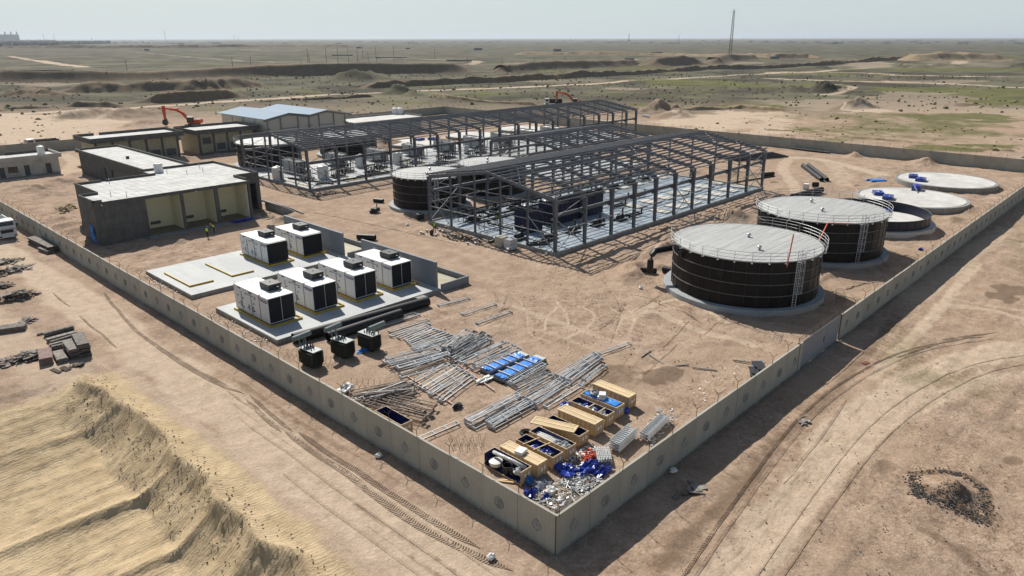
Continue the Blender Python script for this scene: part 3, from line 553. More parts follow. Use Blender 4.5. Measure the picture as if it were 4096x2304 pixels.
def tone(m, lo=.88, hi=1.08, streak=.12):
    n = m.node_tree.nodes; l = m.node_tree.links; b = n['Principled BSDF']; src = b.inputs['Base Color'].links[0].from_socket
    oi = n.new('ShaderNodeObjectInfo'); mr = n.new('ShaderNodeMapRange'); mr.inputs['To Min'].default_value = lo; mr.inputs['To Max'].default_value = hi; l.new(oi.outputs['Random'], mr.inputs['Value'])
    tc = n.new('ShaderNodeTexCoord'); mp = n.new('ShaderNodeMapping'); mp.inputs['Scale'].default_value = (5, 5, .35); l.new(tc.outputs['Object'], mp.inputs[0]); nz = n.new('ShaderNodeTexNoise'); nz.inputs['Scale'].default_value = 1.0; nz.inputs['Detail'].default_value = 6; l.new(mp.outputs[0], nz.inputs['Vector'])
    m2 = n.new('ShaderNodeMapRange'); m2.inputs['From Min'].default_value = .35; m2.inputs['From Max'].default_value = .65; m2.inputs['To Min'].default_value = 1-streak; m2.inputs['To Max'].default_value = 1+streak*.5; l.new(nz.outputs[0], m2.inputs['Value'])
    mu = n.new('ShaderNodeMath'); mu.operation = 'MULTIPLY'; l.new(mr.outputs[0], mu.inputs[0]); l.new(m2.outputs[0], mu.inputs[1]); vm = n.new('ShaderNodeVectorMath'); vm.operation = 'SCALE'; l.new(src, vm.inputs[0]); l.new(mu.outputs[0], vm.inputs['Scale']); l.new(vm.outputs[0], b.inputs['Base Color'])
tone(M_conc, .92, 1.07, .05); tone(M_conc2, .95, 1.05, .10); tone(M_conc3, .9, 1.08, .15); tone(M_wood, .85, 1.1, .1); tone(M_oldwood, .7, 1.25, .2); tone(M_oldwoodd, .7, 1.3, .2); tone(M_galv, .8, 1.1, .05); tone(M_white, .96, 1.02, .05)
# ================================================================ BOUNDARY WALLS
WH = 2.68; PW = 3.05
def emblem_meshes():
    a = MB(); N = 40; Rr = .40                                    # ring emblem with swirl strokes
    a.add([(Rr*math.cos(2*math.pi*i/N), 0, Rr*math.sin(2*math.pi*i/N)) for i in range(N)] + [(Rr*math.cos(2*math.pi*i/N), .012, Rr*math.sin(2*math.pi*i/N)) for i in range(N)],
          [tuple(range(N))[::-1]] + [(i, (i+1) % N, N+(i+1) % N, N+i) for i in range(N)])
    b = MB(); b.path([(.37*math.cos(2*math.pi*i/32), -.006, .37*math.sin(2*math.pi*i/32)) for i in range(32)], .018, 4, True)
    for s_ in (-1, 0, 1): b.path([(s_*.13+.09*math.sin(t*3.4), -.006, -.26+.5*t+.03*s_) for t in [i/7 for i in range(8)]], .022, 4)
    b.path([(-.22+.44*t, -.006, -.24+.07*math.sin(t*6.3)) for t in [i/8 for i in range(9)]], .018, 4)
    c = MB(); pl = [(-.02,.40),(.14,.36),(.2,.2),(.34,.05),(.37,-.12),(.22,-.26),(.1,-.42),(-.06,-.3),(-.3,-.18),(-.36,.02),(-.22,.14),(-.18,.3)]
    n = len(pl); c.add([(x, 0, z) for x, z in pl] + [(x, .012, z) for x, z in pl], [tuple(range(n))[::-1]] + [(i, (i+1) % n, n+(i+1) % n, n+i) for i in range(n)])
    d = MB(); d.path([(x*.97, -.006, z*.97) for x, z in pl], .014, 4, True); d.path([(-.02,-.006,.38),(-.03,-.006,.12),(.02,-.006,-.02),(.16,-.006,-.05)], .014, 4)
    return a, b, c, d
def make_wall(label, origin, ang, length, h, skip=None, outward=-1, face_emblem=True, grp=None):
    """panels run along local +X; outside is local -Y"""
    t = thing('boundary_wall', label, 'wall', (*origin, 0), ang, 'precast walls round the compound')
    n = int(round(length/PW)); pw = length/n; ea, eb, ec, ed = emblem_meshes()
    pm = MB().box(.012, .0, -.3, pw-.012, .16, h); pmo = pm.build('concrete_panel', M_conc, t); proto = None
    jm = MB(); post = MB(); post.tube((0,0,h-.02),(0,0,h+.62),.022,5); post.tube((0,0,h+.6),(0,-.36,h+.98),.02,5); post.tube((0,0,h+.6),(0,.36,h+.98),.02,5)
    pom = post.build('wire_post', M_post, t); em1 = em2 = None
    for i in range(n):
        x0 = i*pw
        if skip and skip[0] < x0+pw/2 < skip[1]: continue
        if i == 0: p = pmo
        else: p = pmo.copy(); COL.objects.link(p); p.parent = t
        p.location = (x0, random.uniform(-.006, .006), random.uniform(-.02, .02))
        jm.box(x0-.010, .03, -.3, x0+.010, .13, h-.02)
        if face_emblem:
            A_, B_ = (ea, eb) if i % 2 else (ec, ed)
            if (em1 if i % 2 else em2) is None:
                e = A_.build('emblem', M_embl, p); f = B_.build('emblem_lines', M_embl2, p)
                e.location = (pw/2, -.014, 1.33); f.location = (pw/2, -.018, 1.33)
                if i % 2: em1 = (e.data, f.data)
                else: em2 = (e.data, f.data)
            else:
                for md, nm, yy in zip(em1 if i % 2 else em2, ('emblem', 'emblem_lines'), (-.014, -.018)):
                    e = bpy.data.objects.new(nm, md); COL.objects.link(e); e.parent = p; e.location = (pw/2, yy, 1.33)
        if i == 0: q = pom
        else: q = pom.copy(); COL.objects.link(q); q.parent = t
        q.location = (x0, .03, 0); q.rotation_euler = (random.uniform(-.04,.04), random.uniform(-.05,.05), random.uniform(-.12,.12))
    jm.build('joint_seal', M_joint, t)
    return t
w_l = make_wall('pale precast concrete wall with round emblems running up the left side of the compound', (0, 198), -math.pi/2, 198, WH)
w_r = make_wall('pale precast concrete wall along the right side of the compound with the sliding gate in it', (0, 0), 0, 165, WH, skip=(33.2, 42.6))
w_b = make_wall('dark shaded concrete wall closing the far right end behind the steel halls', (165, 0), math.pi/2, 198, WH+.1, face_emblem=False)
w_f = make_wall('low grey concrete wall at the far left behind the unfinished block houses', (165, 198), math.pi, 165, WH, face_emblem=False)
M_cable = M_black
for i, (r, x, y, x2, y2) in enumerate([('H',1440,115,1640,200),('H',1670,155,2000,150),('C',1480,1272,1555,1335),('C',1570,1305,1640,1275),('I',1250,45,1460,85),('I',1465,125,1700,78)]):
    a = gp(ORG[r][0]+x*.3975, ORG[r][1]+y*.3975, 2.2); b = gp(ORG[r][0]+x2*.3975, ORG[r][1]+y2*.3975, 2.2); y0, y1 = a[1], b[1]
    z0 = 2.6 if i % 2 == 0 else 1.2; z1 = .9 if i % 2 == 0 else 2.7
    MBp = MB().path([(164.9, y0+(y1-y0)*t, z0+(z1-z0)*(t**2 if i % 2 == 0 else math.sqrt(t))) for t in [k/8 for k in range(9)]], .07, 5)
    tag(MBp.build('hanging_hose', M_black), ['first','second','third','fourth','fifth','sixth'][i]+' black hose drooping on the back wall, counting away from the gate', 'hose', 'hoses drooping on the far wall')
# gate
gt = thing('sliding_gate', 'flat grey sliding metal gate closing the gap in the right wall', 'gate', (32.9, 0.10, 0))
for k in range(3): MB().box(.03+k*3.2, 0, .02, 3.19+k*3.2, .07, 2.62).build('gate_leaf', mat('gate_grey', (.25,.26,.28), .6, 0, .08, .6), gt)
MB().box(-.06, -.12, 0, .02, .1, 2.75).build('gate_post', M_dkgrey, gt); MB().box(-2, -.45, -.05, 11.5, -.25, .06).build('ground_rail', M_conc3, gt)
MB().box(5.9, -.03, 1.0, 5.98, -.005, 1.6).build('handle', M_black, gt)
rl = MB()
for k in range(7): rl.bar((.4+k*1.55, .2, 2.62), (.4+k*1.55, .2, 3.05), .04, .04)
rl.bar((.4,.2,3.05),(9.7,.2,3.05),.04,.04); rl.bar((.4,.2,2.8),(9.7,.2,2.8),.03,.03); rl.build('top_rail', M_post, gt)
# razor wire coils
def coil(name, label, pos, ang, L, r, turns, m=M_post, loose=.15):
    rr = random.Random(int(L*100+turns)); pts = []
    for i in range(turns*12+1):
        a = 2*math.pi*i/12; t = i/(turns*12); pts.append((t*L+rr.uniform(-.02,.02), math.cos(a)*r*(1+rr.uniform(-loose,loose)), r*.8+math.sin(a)*r*.8*(1+rr.uniform(-loose,loose))))
    o = MB().path(pts, .013, 3).build(name, m); o.location = pos; o.rotation_euler = (0, 0, ang); return tag(o, label, 'razor wire', 'coils of razor wire along the walls')
def gcoil(r, x, y, ang, L, rad, turns, label): a = g(r, x, y, 0); coil('razor_wire_coil', label, (a[0], a[1], max(0, H(*a))), ang, L, rad, turns)
gcoil('Q',720,180,.35,4.2,.5,9,'large rusty razor wire coil with blue rags in the shade of the nearest tank')
gcoil('I',1180,1310,.5,7,.55,13,'long razor wire coil in shadow beside the second round tank')
gcoil('E',900,1190,-1.4,9,.5,14,'razor wire coil lying along the wall in the shadow of the grey transformer building')
gcoil('L',560,640,-.9,3,.45,7,'razor wire coil hanging in front of the transformer closest to the wall')
gcoil('L',260,560,-1.0,3,.4,6,'thin razor wire loops at the near corner of the generator slab')
gcoil('L',950,860,-.9,3,.4,6,'thin razor wire loops beside the small white scrap pile')
gcoil('O',230,720,-.8,2.6,.4,5,'thin razor wire loops below the single short truss by the wall')
gcoil('S',1950,130,-.8,2.6,.45,5,'thin razor wire loops between the wall and the first open crate')
gcoil('Q',80,580,.3,2.6,.4,5,'thin razor wire loops beside the near end of the gate')
gcoil('I',2400,470,.5,7,.35,9,'dark razor wire coil beside the farthest round slab')
# ================================================================ STEEL HALLS
def hall(label, xs, y0, y1, eave, ridge, base, npurl, gab, brace_bays, crane=5.4, gable_cols=True, haunch=True, pz=.22):
    t = thing('steel_frame_hall', label, 'building frame', (xs[0], y0, 0), 0, 'open steel hall frames'); X0 = xs[0]; W = y1-y0; ym = W/2
    xs = [x-X0 for x in xs]; L = xs[-1]
    for i, x in enumerate(xs):
        for y, s in ((0, 1), (W, -1)):
            c = MB(); up = (0, 1, 0)
            c.ibeam((x, y+s*.2, base), (x, y+s*.26, crane-.5), .34, .42, .52, .035, .025, up); c.ibeam((x, y+s*.26, crane-.5), (x, y+s*.38, eave-.35), .34, .52, .8, .035, .025, up)
            if haunch: c.box(x-.14, y+s*.5-.18, crane-.55, x+.14, y+s*.5+.3*s+.18*(s > 0)-.0, crane-.27) if s > 0 else c.box(x-.14, y-.98, crane-.55, x+.14, y-.4, crane-.27)
            c.build('column', M_steel, t)
            r = MB(); r.ibeam((x, y+s*.3, eave-.32), (x, ym-s*.02, ridge-.28), .24, .62, .42, .03, .02); r.build('rafter', M_steel, t)
    if gable_cols:
        for x in (0, L):
            for k in range(1, 5):
                y = W*k/5; top = eave+(ridge-eave)*(1-abs(y-ym)/ym)-.5
                MB().ibeam((x, y, base), (x, y, top), .26, .26, .26, .03, .02, (0, 1, 0)).build('gable_post', M_steel, t)
    for s in (0, 1):
        for k in range(npurl):
            f = (k+.12)/(npurl-.3); y = ym*f if s == 0 else W-ym*f; z = eave+(ridge-eave)*f-.0
            p = MB(); p.box(-gab, y-.035, z-.02, L+gab, y-.02, z+pz); p.box(-gab, y-.035, z+pz-.015, L+gab, y+.06, z+pz); p.build('purlin', M_steel, t)
    for y, s in ((0, 1), (W, -1)):
        MB().box(-.3, y-.05, eave-.45, L+.3, y+.03, eave-.3).build('eave_rail', M_steel, t)
        if crane: MB().ibeam((0, y+s*.72, crane), (L, y+s*.72, crane), .26, .5, .5, .03, .02).build('crane_beam', M_steel, t)
        MB().box(-.1, y-.06, 3.45, L+.1, y+.02, 3.57).build('side_rail', M_brace, t)
        for i in brace_bays:
            for a, b in ((base+.1, crane-.4), (crane-.4, base+.1)): MB().tube((xs[i], y+.05, a), (xs[i+1], y+.05, b), .075, 6).build('cross_brace', M_brace if (a > b) else M_steel, t)
            MB().tube((xs[i], y+.05, crane+.1), (xs[i+1], y+.05, eave-.5), .05, 5).build('cross_brace', M_brace, t)
    for x, kk in ((0, 1), (L, 0)):
        if gable_cols:
            for z in (2.9, 4.3, 5.7, 6.9): MB().box(x-.06, 0, z, x+.0, W, z+.1).build('gable_rail', M_steel if z != 2.9 else M_galvd, t)
            for y0_, y1_ in ((0, W/5), (W*4/5, W)):
                MB().tube((x, y0_, base), (x, y1_, crane-.5), .05, 5).build('gable_brace', M_galvd, t); MB().tube((x, y0_, crane-.5), (x, y1_, base), .05, 5).build('gable_brace', M_steel, t)
    for i in brace_bays:
        for k in range(0, 4):
            ya = W*k/4; yb = W*(k+1)/4; za = eave+(ridge-eave)*(1-abs(ya-ym)/ym)-.25; zb = eave+(ridge-eave)*(1-abs(yb-ym)/ym)-.25
            rb = MB(); rb.tube((xs[i], ya, za), (xs[i+1], yb, zb), .03, 4); rb.tube((xs[i+1], ya, za), (xs[i], yb, zb), .03, 4); rb.build('roof_tie', M_brace, t)
    return t
X2 = [45.6, 52, 58.3, 64.1, 69.9, 75.6, 81.3, 87.1, 93.9, 101, 107.6]; X1 = [46.3+6.56*k for k in range(17)]+[156.2]
def slab(t, x0, y0, x1, y1, z, m, curb=.22):
    MB().box(x0, y0, -.4, x1, y1, z).build('floor_slab', m, t)
    c = MB()
    for a in ((x0-.15,y0-.15,x1+.15,y0+.13),(x0-.15,y1-.13,x1+.15,y1+.15),(x1-.13,y0+.13,x1+.15,y1-.13),(x0-.15,y0+.13,x0+.13,(y0+y1)*.5-3),(x0-.15,(y0+y1)*.5-1,x0+.13,y1-.13)): c.box(a[0],a[1],-.4,a[2],a[3],z+curb)
    c.build('plinth_kerb', M_conc3, t)
h2 = hall('nearest open grey steel hall frame standing on a pale blue floor, with pumps inside', X2, 38.6, 65.1, 7.9, 10.1, .3, 12, .35, (0, 5, 9), pz=.2)
slab(h2, 0, 0, 62, 26.5, .32, M_slabb)
h1 = hall('longest open grey steel hall frame, farthest one, with water treatment racks inside', X1, 101.2, 127.7, 8.25, 10.1, .3, 11, .5, (0, 8, 15), pz=.235)
slab(h1, 0, 0, 110, 26.5, .32, M_slab)
h3 = hall('small open grey steel frame standing between the two big halls', [85.6, 91.6, 97.6, 103.6, 109.6, 116], 70.4, 91.6, 7.0, 8.6, .1, 10, .4, (0, 4), crane=0 or 4.6, gable_cols=False, haunch=False)
slab(h3, 0, 0, 30.4, 21.2, .25, M_slab)
# equipment plinths and trenches on the floor of the near hall
def fl(name, lab, cat, m, x0, y0, x1, y1, z0, z1, grp): return tag(MB().box(x0, y0, z0, x1, y1, z1).build(name, m), lab, cat, grp)
ordn = ['first','second','third','fourth','fifth','sixth','seventh','eighth','ninth','tenth','eleventh','twelfth','thirteenth','fourteenth','fifteenth','sixteenth']
M_plinth = mat('plinth_concrete', (.52,.50,.45), .8, 0, .1, 1)
k = 0
for rowi, yy in enumerate((40.6, 45.8, 57.5)):
    for xx in np.arange(76 if rowi < 2 else 60, 106, 4.7):
        fl('equipment_plinth', 'cream floor plinth, %s from left in the %s row, near hall' % (ordn[k % 8 if rowi < 2 else k % 10], ('front','middle','rear')[rowi]), 'plinth', M_plinth, xx, yy, xx+2.5, yy+3.3, .325, .5, 'low plinths on the near hall floor'); k += 1
    k = 0
M_trench = mat('trench_dark', (.02,.02,.02), .9)
tr = MB()
for yy in (44.6, 50.6, 56.2): tr.box(48, yy, .328, 106, yy+.22, .334)
for xx in np.arange(50, 106, 4.7): tr.box(xx, 40, .328, xx+.14, 44.5, .334)
dc = tr.build("drain_channel", M_trench, h2); dc.location = (-X2[0], -38.6, 0)
# ================================================================ STORAGE TANKS
M_shell = mat('enamelled_tank_shell', (.006,.005,.006), .38, 0, .35, .35, col2=(.011,.009,.009), spec=.16)
M_hoop = mat('tank_stiffener', (.15,.145,.14), .5, .3, .2, 2)
M_roof = wavemat('ribbed_tank_roof', (.45,.45,.43), (.31,.315,.305), 'Y', 1.25, .5, 0, .03, mixf=.35)
def streaks(m, sc, lo=.8, hi=1.1):
    n = m.node_tree.nodes; l = m.node_tree.links; b = n['Principled BSDF']; src = b.inputs['Base Color'].links[0].from_socket; tc = n.new('ShaderNodeTexCoord'); mp = n.new('ShaderNodeMapping'); mp.inputs['Scale'].default_value = sc; l.new(tc.outputs['Object'], mp.inputs[0]); nz = n.new('ShaderNodeTexNoise'); nz.inputs['Scale'].default_value = 1; nz.inputs['Detail'].default_value = 5; nz.inputs['Roughness'].default_value = .7; l.new(mp.outputs[0], nz.inputs['Vector'])
    m2 = n.new('ShaderNodeMapRange'); m2.inputs['From Min'].default_value = .38; m2.inputs['From Max'].default_value = .6; m2.inputs['To Min'].default_value = lo; m2.inputs['To Max'].default_value = hi; l.new(nz.outputs[0], m2.inputs['Value']); vm = n.new('ShaderNodeVectorMath'); vm.operation = 'SCALE'; l.new(src, vm.inputs[0]); l.new(m2.outputs[0], vm.inputs['Scale']); l.new(vm.outputs[0], b.inputs['Base Color'])
streaks(M_roof, (.12, 3.2, 1), .78, 1.12); streaks(M_shell, (1.2, 1.2, .25), .5, 1.2); streaks(M_disc, (.25, .3, 1), .82, 1.05); streaks(M_slab, (.5, .15, 1), .9, 1.06); streaks(M_slabb, (.12, .5, 1), .85, 1.1); streaks(M_roofw, (.4, .4, 1), .85, 1.06)
M_ring = mat('tank_ring_concrete', (.30,.32,.33), .75, 0, .12, .5)
def tank(label, c, Rr, Hh, ringw=.85, ringh=.6, ladder=None, roof=True, nh=3, rail=True, vents=((-.35,-.35),(.15,.05)), rrot=0):
    t = thing('storage_tank', label, 'tank', (c[0], c[1], 0), 0, 'round storage tanks')
    MB().lathe([(Rr+ringw, -.5), (Rr+ringw, ringh-.05), (Rr+ringw-.05, ringh), (.01, ringh+.01)], 72).build('base_ring', M_ring if roof else M_disc, t)
    n = 72
    if roof: MB().lathe([(Rr, ringh), (Rr, Hh)], n).build('shell', M_shell, t, True)
    else: MB().lathe([(Rr, ringh), (Rr, Hh), (Rr-.06, Hh), (Rr-.06, ringh)], n).build('shell', mat('dark_navy_plate', (.008,.010,.026), .4) if not roof else M_shell, t, False)
    hp = MB()
    lv = [ringh+(Hh-ringh)*(k+1)/(nh+1) for k in range(nh)] if roof else [Hh-.02]
    for z in lv: hp.ring(Rr+.05, z, .05, 72, 6)
    hp.build('stiffener_ring', M_hoop, t)
    sm_ = MB(); ns = int(2*math.pi*Rr/1.28)
    for k in range(ns):
        a = 2*math.pi*k/ns; x, y = math.cos(a), math.sin(a); sm_.bar((x*(Rr+.01), y*(Rr+.01), ringh), (x*(Rr+.01), y*(Rr+.01), Hh-.02), .05, .05)
        if roof: sm_.bar((x*(Rr+.03), y*(Rr+.03), ringh), (x*(Rr+.03), y*(Rr+.03), ringh+.01), .1, .1)
    sm_.build('panel_seam', M_blackst, t)
    if roof:
        rf = MB().lathe([(Rr+.07, Hh-.1), (Rr+.09, Hh+.03), (Rr*.5, Hh+.14), (.01, Hh+.2)], n).build('roof', M_roof, t, False); rf.rotation_euler = (0, 0, rrot)
        for vx, vy in vents:
            v = MB().lathe([(.0, 0), (.13, 0), (.13, .18), (.24, .22), (.28, .34), (.22, .48), (.0, .54)], 14, (vx*Rr, vy*Rr, Hh+.12)).build('roof_vent', mat('bright_vent', (.6,.6,.6), .25, .8, .15, 9), t, True)
    if rail:
        rl = MB(); Rq = Rr+.42
        for z in (.36, .72, 1.08): rl.ring(Rq, Hh+z, .024, 72, 4)
        rl.ring(Rq-.1, Hh+.02, .02, 72, 4)
        for k in range(30): a = 2*math.pi*(k+.5)/30; x, y = math.cos(a)*Rq, math.sin(a)*Rq; rl.tube((x, y, Hh-.15), (x, y, Hh+1.08), .028, 4); rl.bar((math.cos(a)*Rr, math.sin(a)*Rr, Hh-.16), (x, y, Hh-.16), .16, .06)
        rl.build('guard_rail', M_galvd, t)
    if ladder is not None:
        a = ladder; ux, uy = math.cos(a), math.sin(a); tx, ty = -uy, ux; ld = MB(); Rl = Rr+.32
        for s in (-.24, .24): ld.bar((ux*Rl+tx*s, uy*Rl+ty*s, .4), (ux*Rl+tx*s, uy*Rl+ty*s, Hh+1.2), .05, .05)
        z = .6
        while z < Hh+.1: ld.bar((ux*Rl-tx*.24, uy*Rl-ty*.24, z), (ux*Rl+tx*.24, uy*Rl+ty*.24, z), .03, .03); z += .3
        l_ = ld.build('ladder', M_galv, t); cg = MB()
        for z in np.arange(2.4, Hh+1.3, .85): cg.path([(ux*(Rl+.38)+(ux*math.cos(b)+tx*math.sin(b))*.36, uy*(Rl+.38)+(uy*math.cos(b)+ty*math.sin(b))*.36, z) for b in np.linspace(-2.4, 2.4, 11)], .02, 4)
        for b in (-1.6, -.6, .6, 1.6): x_, y_ = ux*(Rl+.38)+(ux*math.cos(b)+tx*math.sin(b))*.36, uy*(Rl+.38)+(uy*math.cos(b)+ty*math.sin(b))*.36; cg.bar((x_, y_, 2.3), (x_, y_, Hh+1.1), .03, .03)
        cg.build('safety_cage', M_galv, l_)
    return t
def ladang(c, reg, x, y, h): p = g(reg, x, y, h); return math.atan2(p[1]-c[1], p[0]-c[0])
c1 = (50.5, 14.1); c2 = (73.0, 14.3); c3 = (93.6, 13.9); c4 = (54.4, 75.3); c5 = (56.8, 135.6); c6 = (70.0, 75.3); c7 = (78.5, 135.6)
t1 = tank('nearest black round tank with pale ribbed roof and a red pipe standing on its rim', c1, 8.2, 5.8, ladder=ladang(c1, 'N', 1570, 890, .7))
t2 = tank('second black round tank with pale roof, between the nearest tank and the open ring', c2, 8.2, 5.8, ladder=ladang(c2, 'I', 870, 1180, .7), vents=((-.25,-.1),(.3,.3)))
t3 = tank('half built low black tank ring without a roof, beside two flat round slabs', c3, 8.15, 2.35, ringh=.85, roof=False, rail=False, nh=1)
t4 = tank('smaller roofed black tank standing left of the near hall frame', c4, 6.35, 5.8, ringh=.55, ladder=-2.1, vents=((-.3,-.25),(.2,.2)))
t6 = tank('smaller black tank between the halls, mostly hidden by the near hall roof', c6, 6.35, 5.8, ringh=.55, vents=((-.3,-.1),(.1,.3)))
t5 = tank('black roofed tank at the far left corner behind the longest hall frame', c5, 7.1, 5.6, ladder=-.9, vents=((-.2,-.2),(.3,.1)))
t7 = tank('black tank seen through the posts behind the longest hall frame', c7, 7.1, 5.2, ladder=-1.5)
rp = MB().tube((0,0,0),(0,0,3.6),.07,8); p_ = ladang(c1,'N',1585,470,5.8); rpo = rp.build('red_riser_pipe', M_redp, t1); rpo.location = (math.cos(p_)*8.3, math.sin(p_)*8.3, 5.2); rpo.rotation_euler = (.06, .03, 0)
a2 = [g('I',865,810,5.7), g('I',600,800,5.9), g('I',420,910,6.0)]
MB().path([(a2[0][0]-c2[0], a2[0][1]-c2[1], 5.8), (a2[1][0]-c2[0], a2[1][1]-c2[1], 5.95)], .07, 6).tube((a2[1][0]-c2[0], a2[1][1]-c2[1], 5.95), (a2[1][0]-c2[0]-4.6, a2[1][1]-c2[1]-.8, 4.4), .08, 8).build('red_hose', M_redp, t2)
def nozzle(t, c, ang, R_, z, r): 
    m = MB(); u = Vector((math.cos(ang), math.sin(ang), 0)); m.lathe([], 3) if 0 else None
    m.tube(u*(R_-.05)+Vector((0,0,z)), u*(R_+.3)+Vector((0,0,z)), r*.75, 14); m.tube(u*(R_+.22)+Vector((0,0,z)), u*(R_+.3)+Vector((0,0,z)), r, 16); m.build('nozzle_flange', M_blackst, t, False)
for tt, cc, RR in ((t1, c1, 8.2), (t2, c2, 8.2)): nozzle(tt, cc, -.75, RR, 5.0, .38); nozzle(tt, cc, 2.6, RR, 4.9, .38)
nozzle(t1, c1, math.pi+.15, 8.2, 4.2, .32)
# elbow pipe leaving the nearest tank into its pit
e0 = g('N',488,470,2.6); ep = thing('elbow_pipe', 'black elbow pipe leaving the nearest tank and bending down into the pit', 'pipe', (e0[0], e0[1], 0))
MB().path([(1.6,-.5,2.75),(.2,0,2.75),(-1.0,.4,2.7),(-1.5,.55,2.3),(-1.6,.6,1.6),(-1.6,.6,.1)], .38, 14).build('pipe_bend', M_black, ep, True)
MB().ring(.46, 0, .06, 16, 6).build('flange', M_black, ep); ep.children[-1].location = (-1.6,.6,1.3)
def pipeobj(lab, a, b, r, z=None, hollow=True, grp='black plastic pipes lying on the ground', m=None):
    za = (H(*a)*.5+r) if z is None else z; zb = (H(*b)*.5+r) if z is None else z
    o = (MB().pipe((a[0],a[1],za),(b[0],b[1],zb),r,.045,22) if hollow else MB().tube((a[0],a[1],za),(b[0],b[1],zb),r,14)).build('large_pipe' if r > .2 else 'pipe', m or M_black, smooth=False)
    return tag(o, lab, 'pipe', grp)
pipeobj('short black pipe with a foil end lying in the pit left of the nearest tank', g('N',160,600,.3), g('N',310,585,.3), .3)
pipeobj('short open black pipe piece beside the foot of the nearest tank', g('N',385,570,.4), g('N',480,590,.4), .42)
# round slabs
def disc(label, c, Rr, z, grp='flat round tank slabs'):
    t = thing('round_slab', label, 'slab', (c[0], c[1], 0), 0, grp)
    MB().lathe([(Rr+.55, -.5), (Rr+.55, z-.1), (Rr+.5, z-.04), (Rr+.05, z-.04), (Rr+.05, z-.16)], 72).build('rim_kerb', M_conc3, t)
    MB().lathe([(Rr+.05, z-.16), (Rr-.1, z-.16), (Rr-.12, z-.03), (.01, z-.02)], 72).build('slab_top', M_disc, t); return t
s1 = disc('flat round white slab just beyond the half built tank ring', (115.4, 14.2), 8.6, .95)
s2 = disc('farthest flat round white slab, in the right back corner', (138.0, 14.3), 8.6, .95)
disc('flat round white slab behind the longest hall, left of two others', (101, 137), 7.4, .8); disc('flat round white slab behind the longest hall, between two others', (123, 137), 7.4, .8); disc('flat round white slab behind the far end of the longest hall', (145, 137), 7.4, .8)
# parts lying inside the half built ring
tag(MB().blob((0,0,0),(1.5,.6,.25),4,12,6,.4).build('tarpaulin_heap', M_blued), 'crumpled blue sheet on the floor inside the half built tank ring', 'tarpaulin').location = (*g('I',1200,670,.9), .95)
def stk(lab, reg, x, y, h, sx, sy, sz, rz, top=True, base=.0):
    p = g(reg, x, y, h); t = thing('wrapped_panel_pack', lab, 'pack', (p[0], p[1], h), rz, 'blue wrapped panel packs')
    sk = MB(); [sk.box(-sx/2, -sy/2+k*sy/3-.05, 0, sx/2, -sy/2+k*sy/3+.05, .12) for k in range(4)]; sk.build('skid', M_oldwood, t)
    b = MB().box(-sx/2, -sy/2, .12, sx/2, sy/2, sz)
    b.build('wrapped_panels', M_blued, t); st = MB(); [st.box(-sx/2+sx*f-.04, -sy/2-.012, .10, -sx/2+sx*f+.04, sy/2+.012, sz+.012) for f in (.2, .5, .8)]; st.build('strap', M_galvd, t)
    if top: MB().blob((.1,0,sz),(sx*.35,sy*.35,.14),int(x),10,5,.35).build('loose_sheet', M_blued, t)
    return t
for a in [('left blue wrapped pack on the farthest round slab','I',1460,335,.95,2.4,1.6,.55,.3),('right blue wrapped pack on the farthest round slab','I',1535,370,.95,2.4,1.6,.6,.1),
          ('blue wrapped pack nearest the left edge of the round slab before the farthest','I',1105,505,.95,2.4,1.6,.55,.5),('second blue wrapped pack on the round slab before the farthest','I',1205,550,.95,2.6,1.6,.6,.2),
          ('dark pack with a white board leaning between the two round slabs','I',1490,460,.95,2.4,1.4,.9,.2),('blue wrapped pack left of the round slab behind the long hall','F',1960,530,.8,2.4,1.6,.6,.1),('blue wrapped pack right on the round slab behind the long hall','F',2090,525,.8,2.4,1.6,.6,.1)]: stk(*a)
o_ = tag(MB().cbox((0,0,0),(2.0,.05,1.2),0,-.6).build('white_board', M_white2), 'white board leaning against the dark pack between the round slabs', 'board'); o_.location = (*g('I',1490,478,.95), 1.35); o_.rotation_euler = (0,0,.2)
# black sheet pile near the pipes behind ring tank
def slabpack(lab, reg, x, y, w, d, rz, m=None, z=.25): 
    p = g(reg, x, y, 0); t = thing('tarpaulin_bundle', lab, 'bundle', (p[0], p[1], 0), rz); MB().box(-w/2,-d/2,.02,w/2,d/2,z).build('board_stack', M_oldwood, t)
    b = MB(); b.box(-w/2+.05,-d/2-.02,.03,w/2+.05,d/2+.05,z+.05); b.blob((-w*.45,d*.3,z*.5),(.7,.5,.25),3,10,5,.4); b.build('blue_cover', m or M_blue, t); return t
slabpack('flat bright blue sheet bundle on sand behind the tanks', 'I', 1095, 372, 3.2, 1.7, -.7)
for i, (lab, a, b, r) in enumerate([('upper long black pipe lying behind the second tank', ('I',350,215),('I',540,360),.42),('lower long black pipe of the pair lying behind the second tank', ('I',405,212),('I',595,360),.42),
      ('thin grey pipe lying left along the black pipe pair', ('I',335,225),('I',490,345),.16),('long thick black pipe lying behind the second tank roof', ('I',240,535),('I',540,460),.55),
      ('short fat black pipe end beside the white liquid container', ('I',452,410),('I',505,410),.5),('short black pipe near the far end of the near hall', ('I',-60,310),('I',55,300),.42),('thin black pipe crossing the far end of the near hall', ('I',-620,430),('I',65,325),.14)]):
    pipeobj(lab, g(*a, r), g(*b, r), r, z=r+.03)
for k in range(9): 
    a = g('I',-549+30*k,129+5*k,.3); pipeobj('%s black pipe of the fan stacked behind the near hall, counting from the back' % ordn[k], (a[0]+0, a[1]), g('I',51+19*k,84+5*k,.3), .17, z=.26, grp='fan of black pipes behind the near hall')
for k in range(3): pipeobj('%s long black pipe lying against the foot of the far right wall' % ordn[k], g('I',240+100*k,45+11*k,.2), g('I',480+70*k,75+8*k,.2), .25, z=.27, grp='black pipes by the back wall')
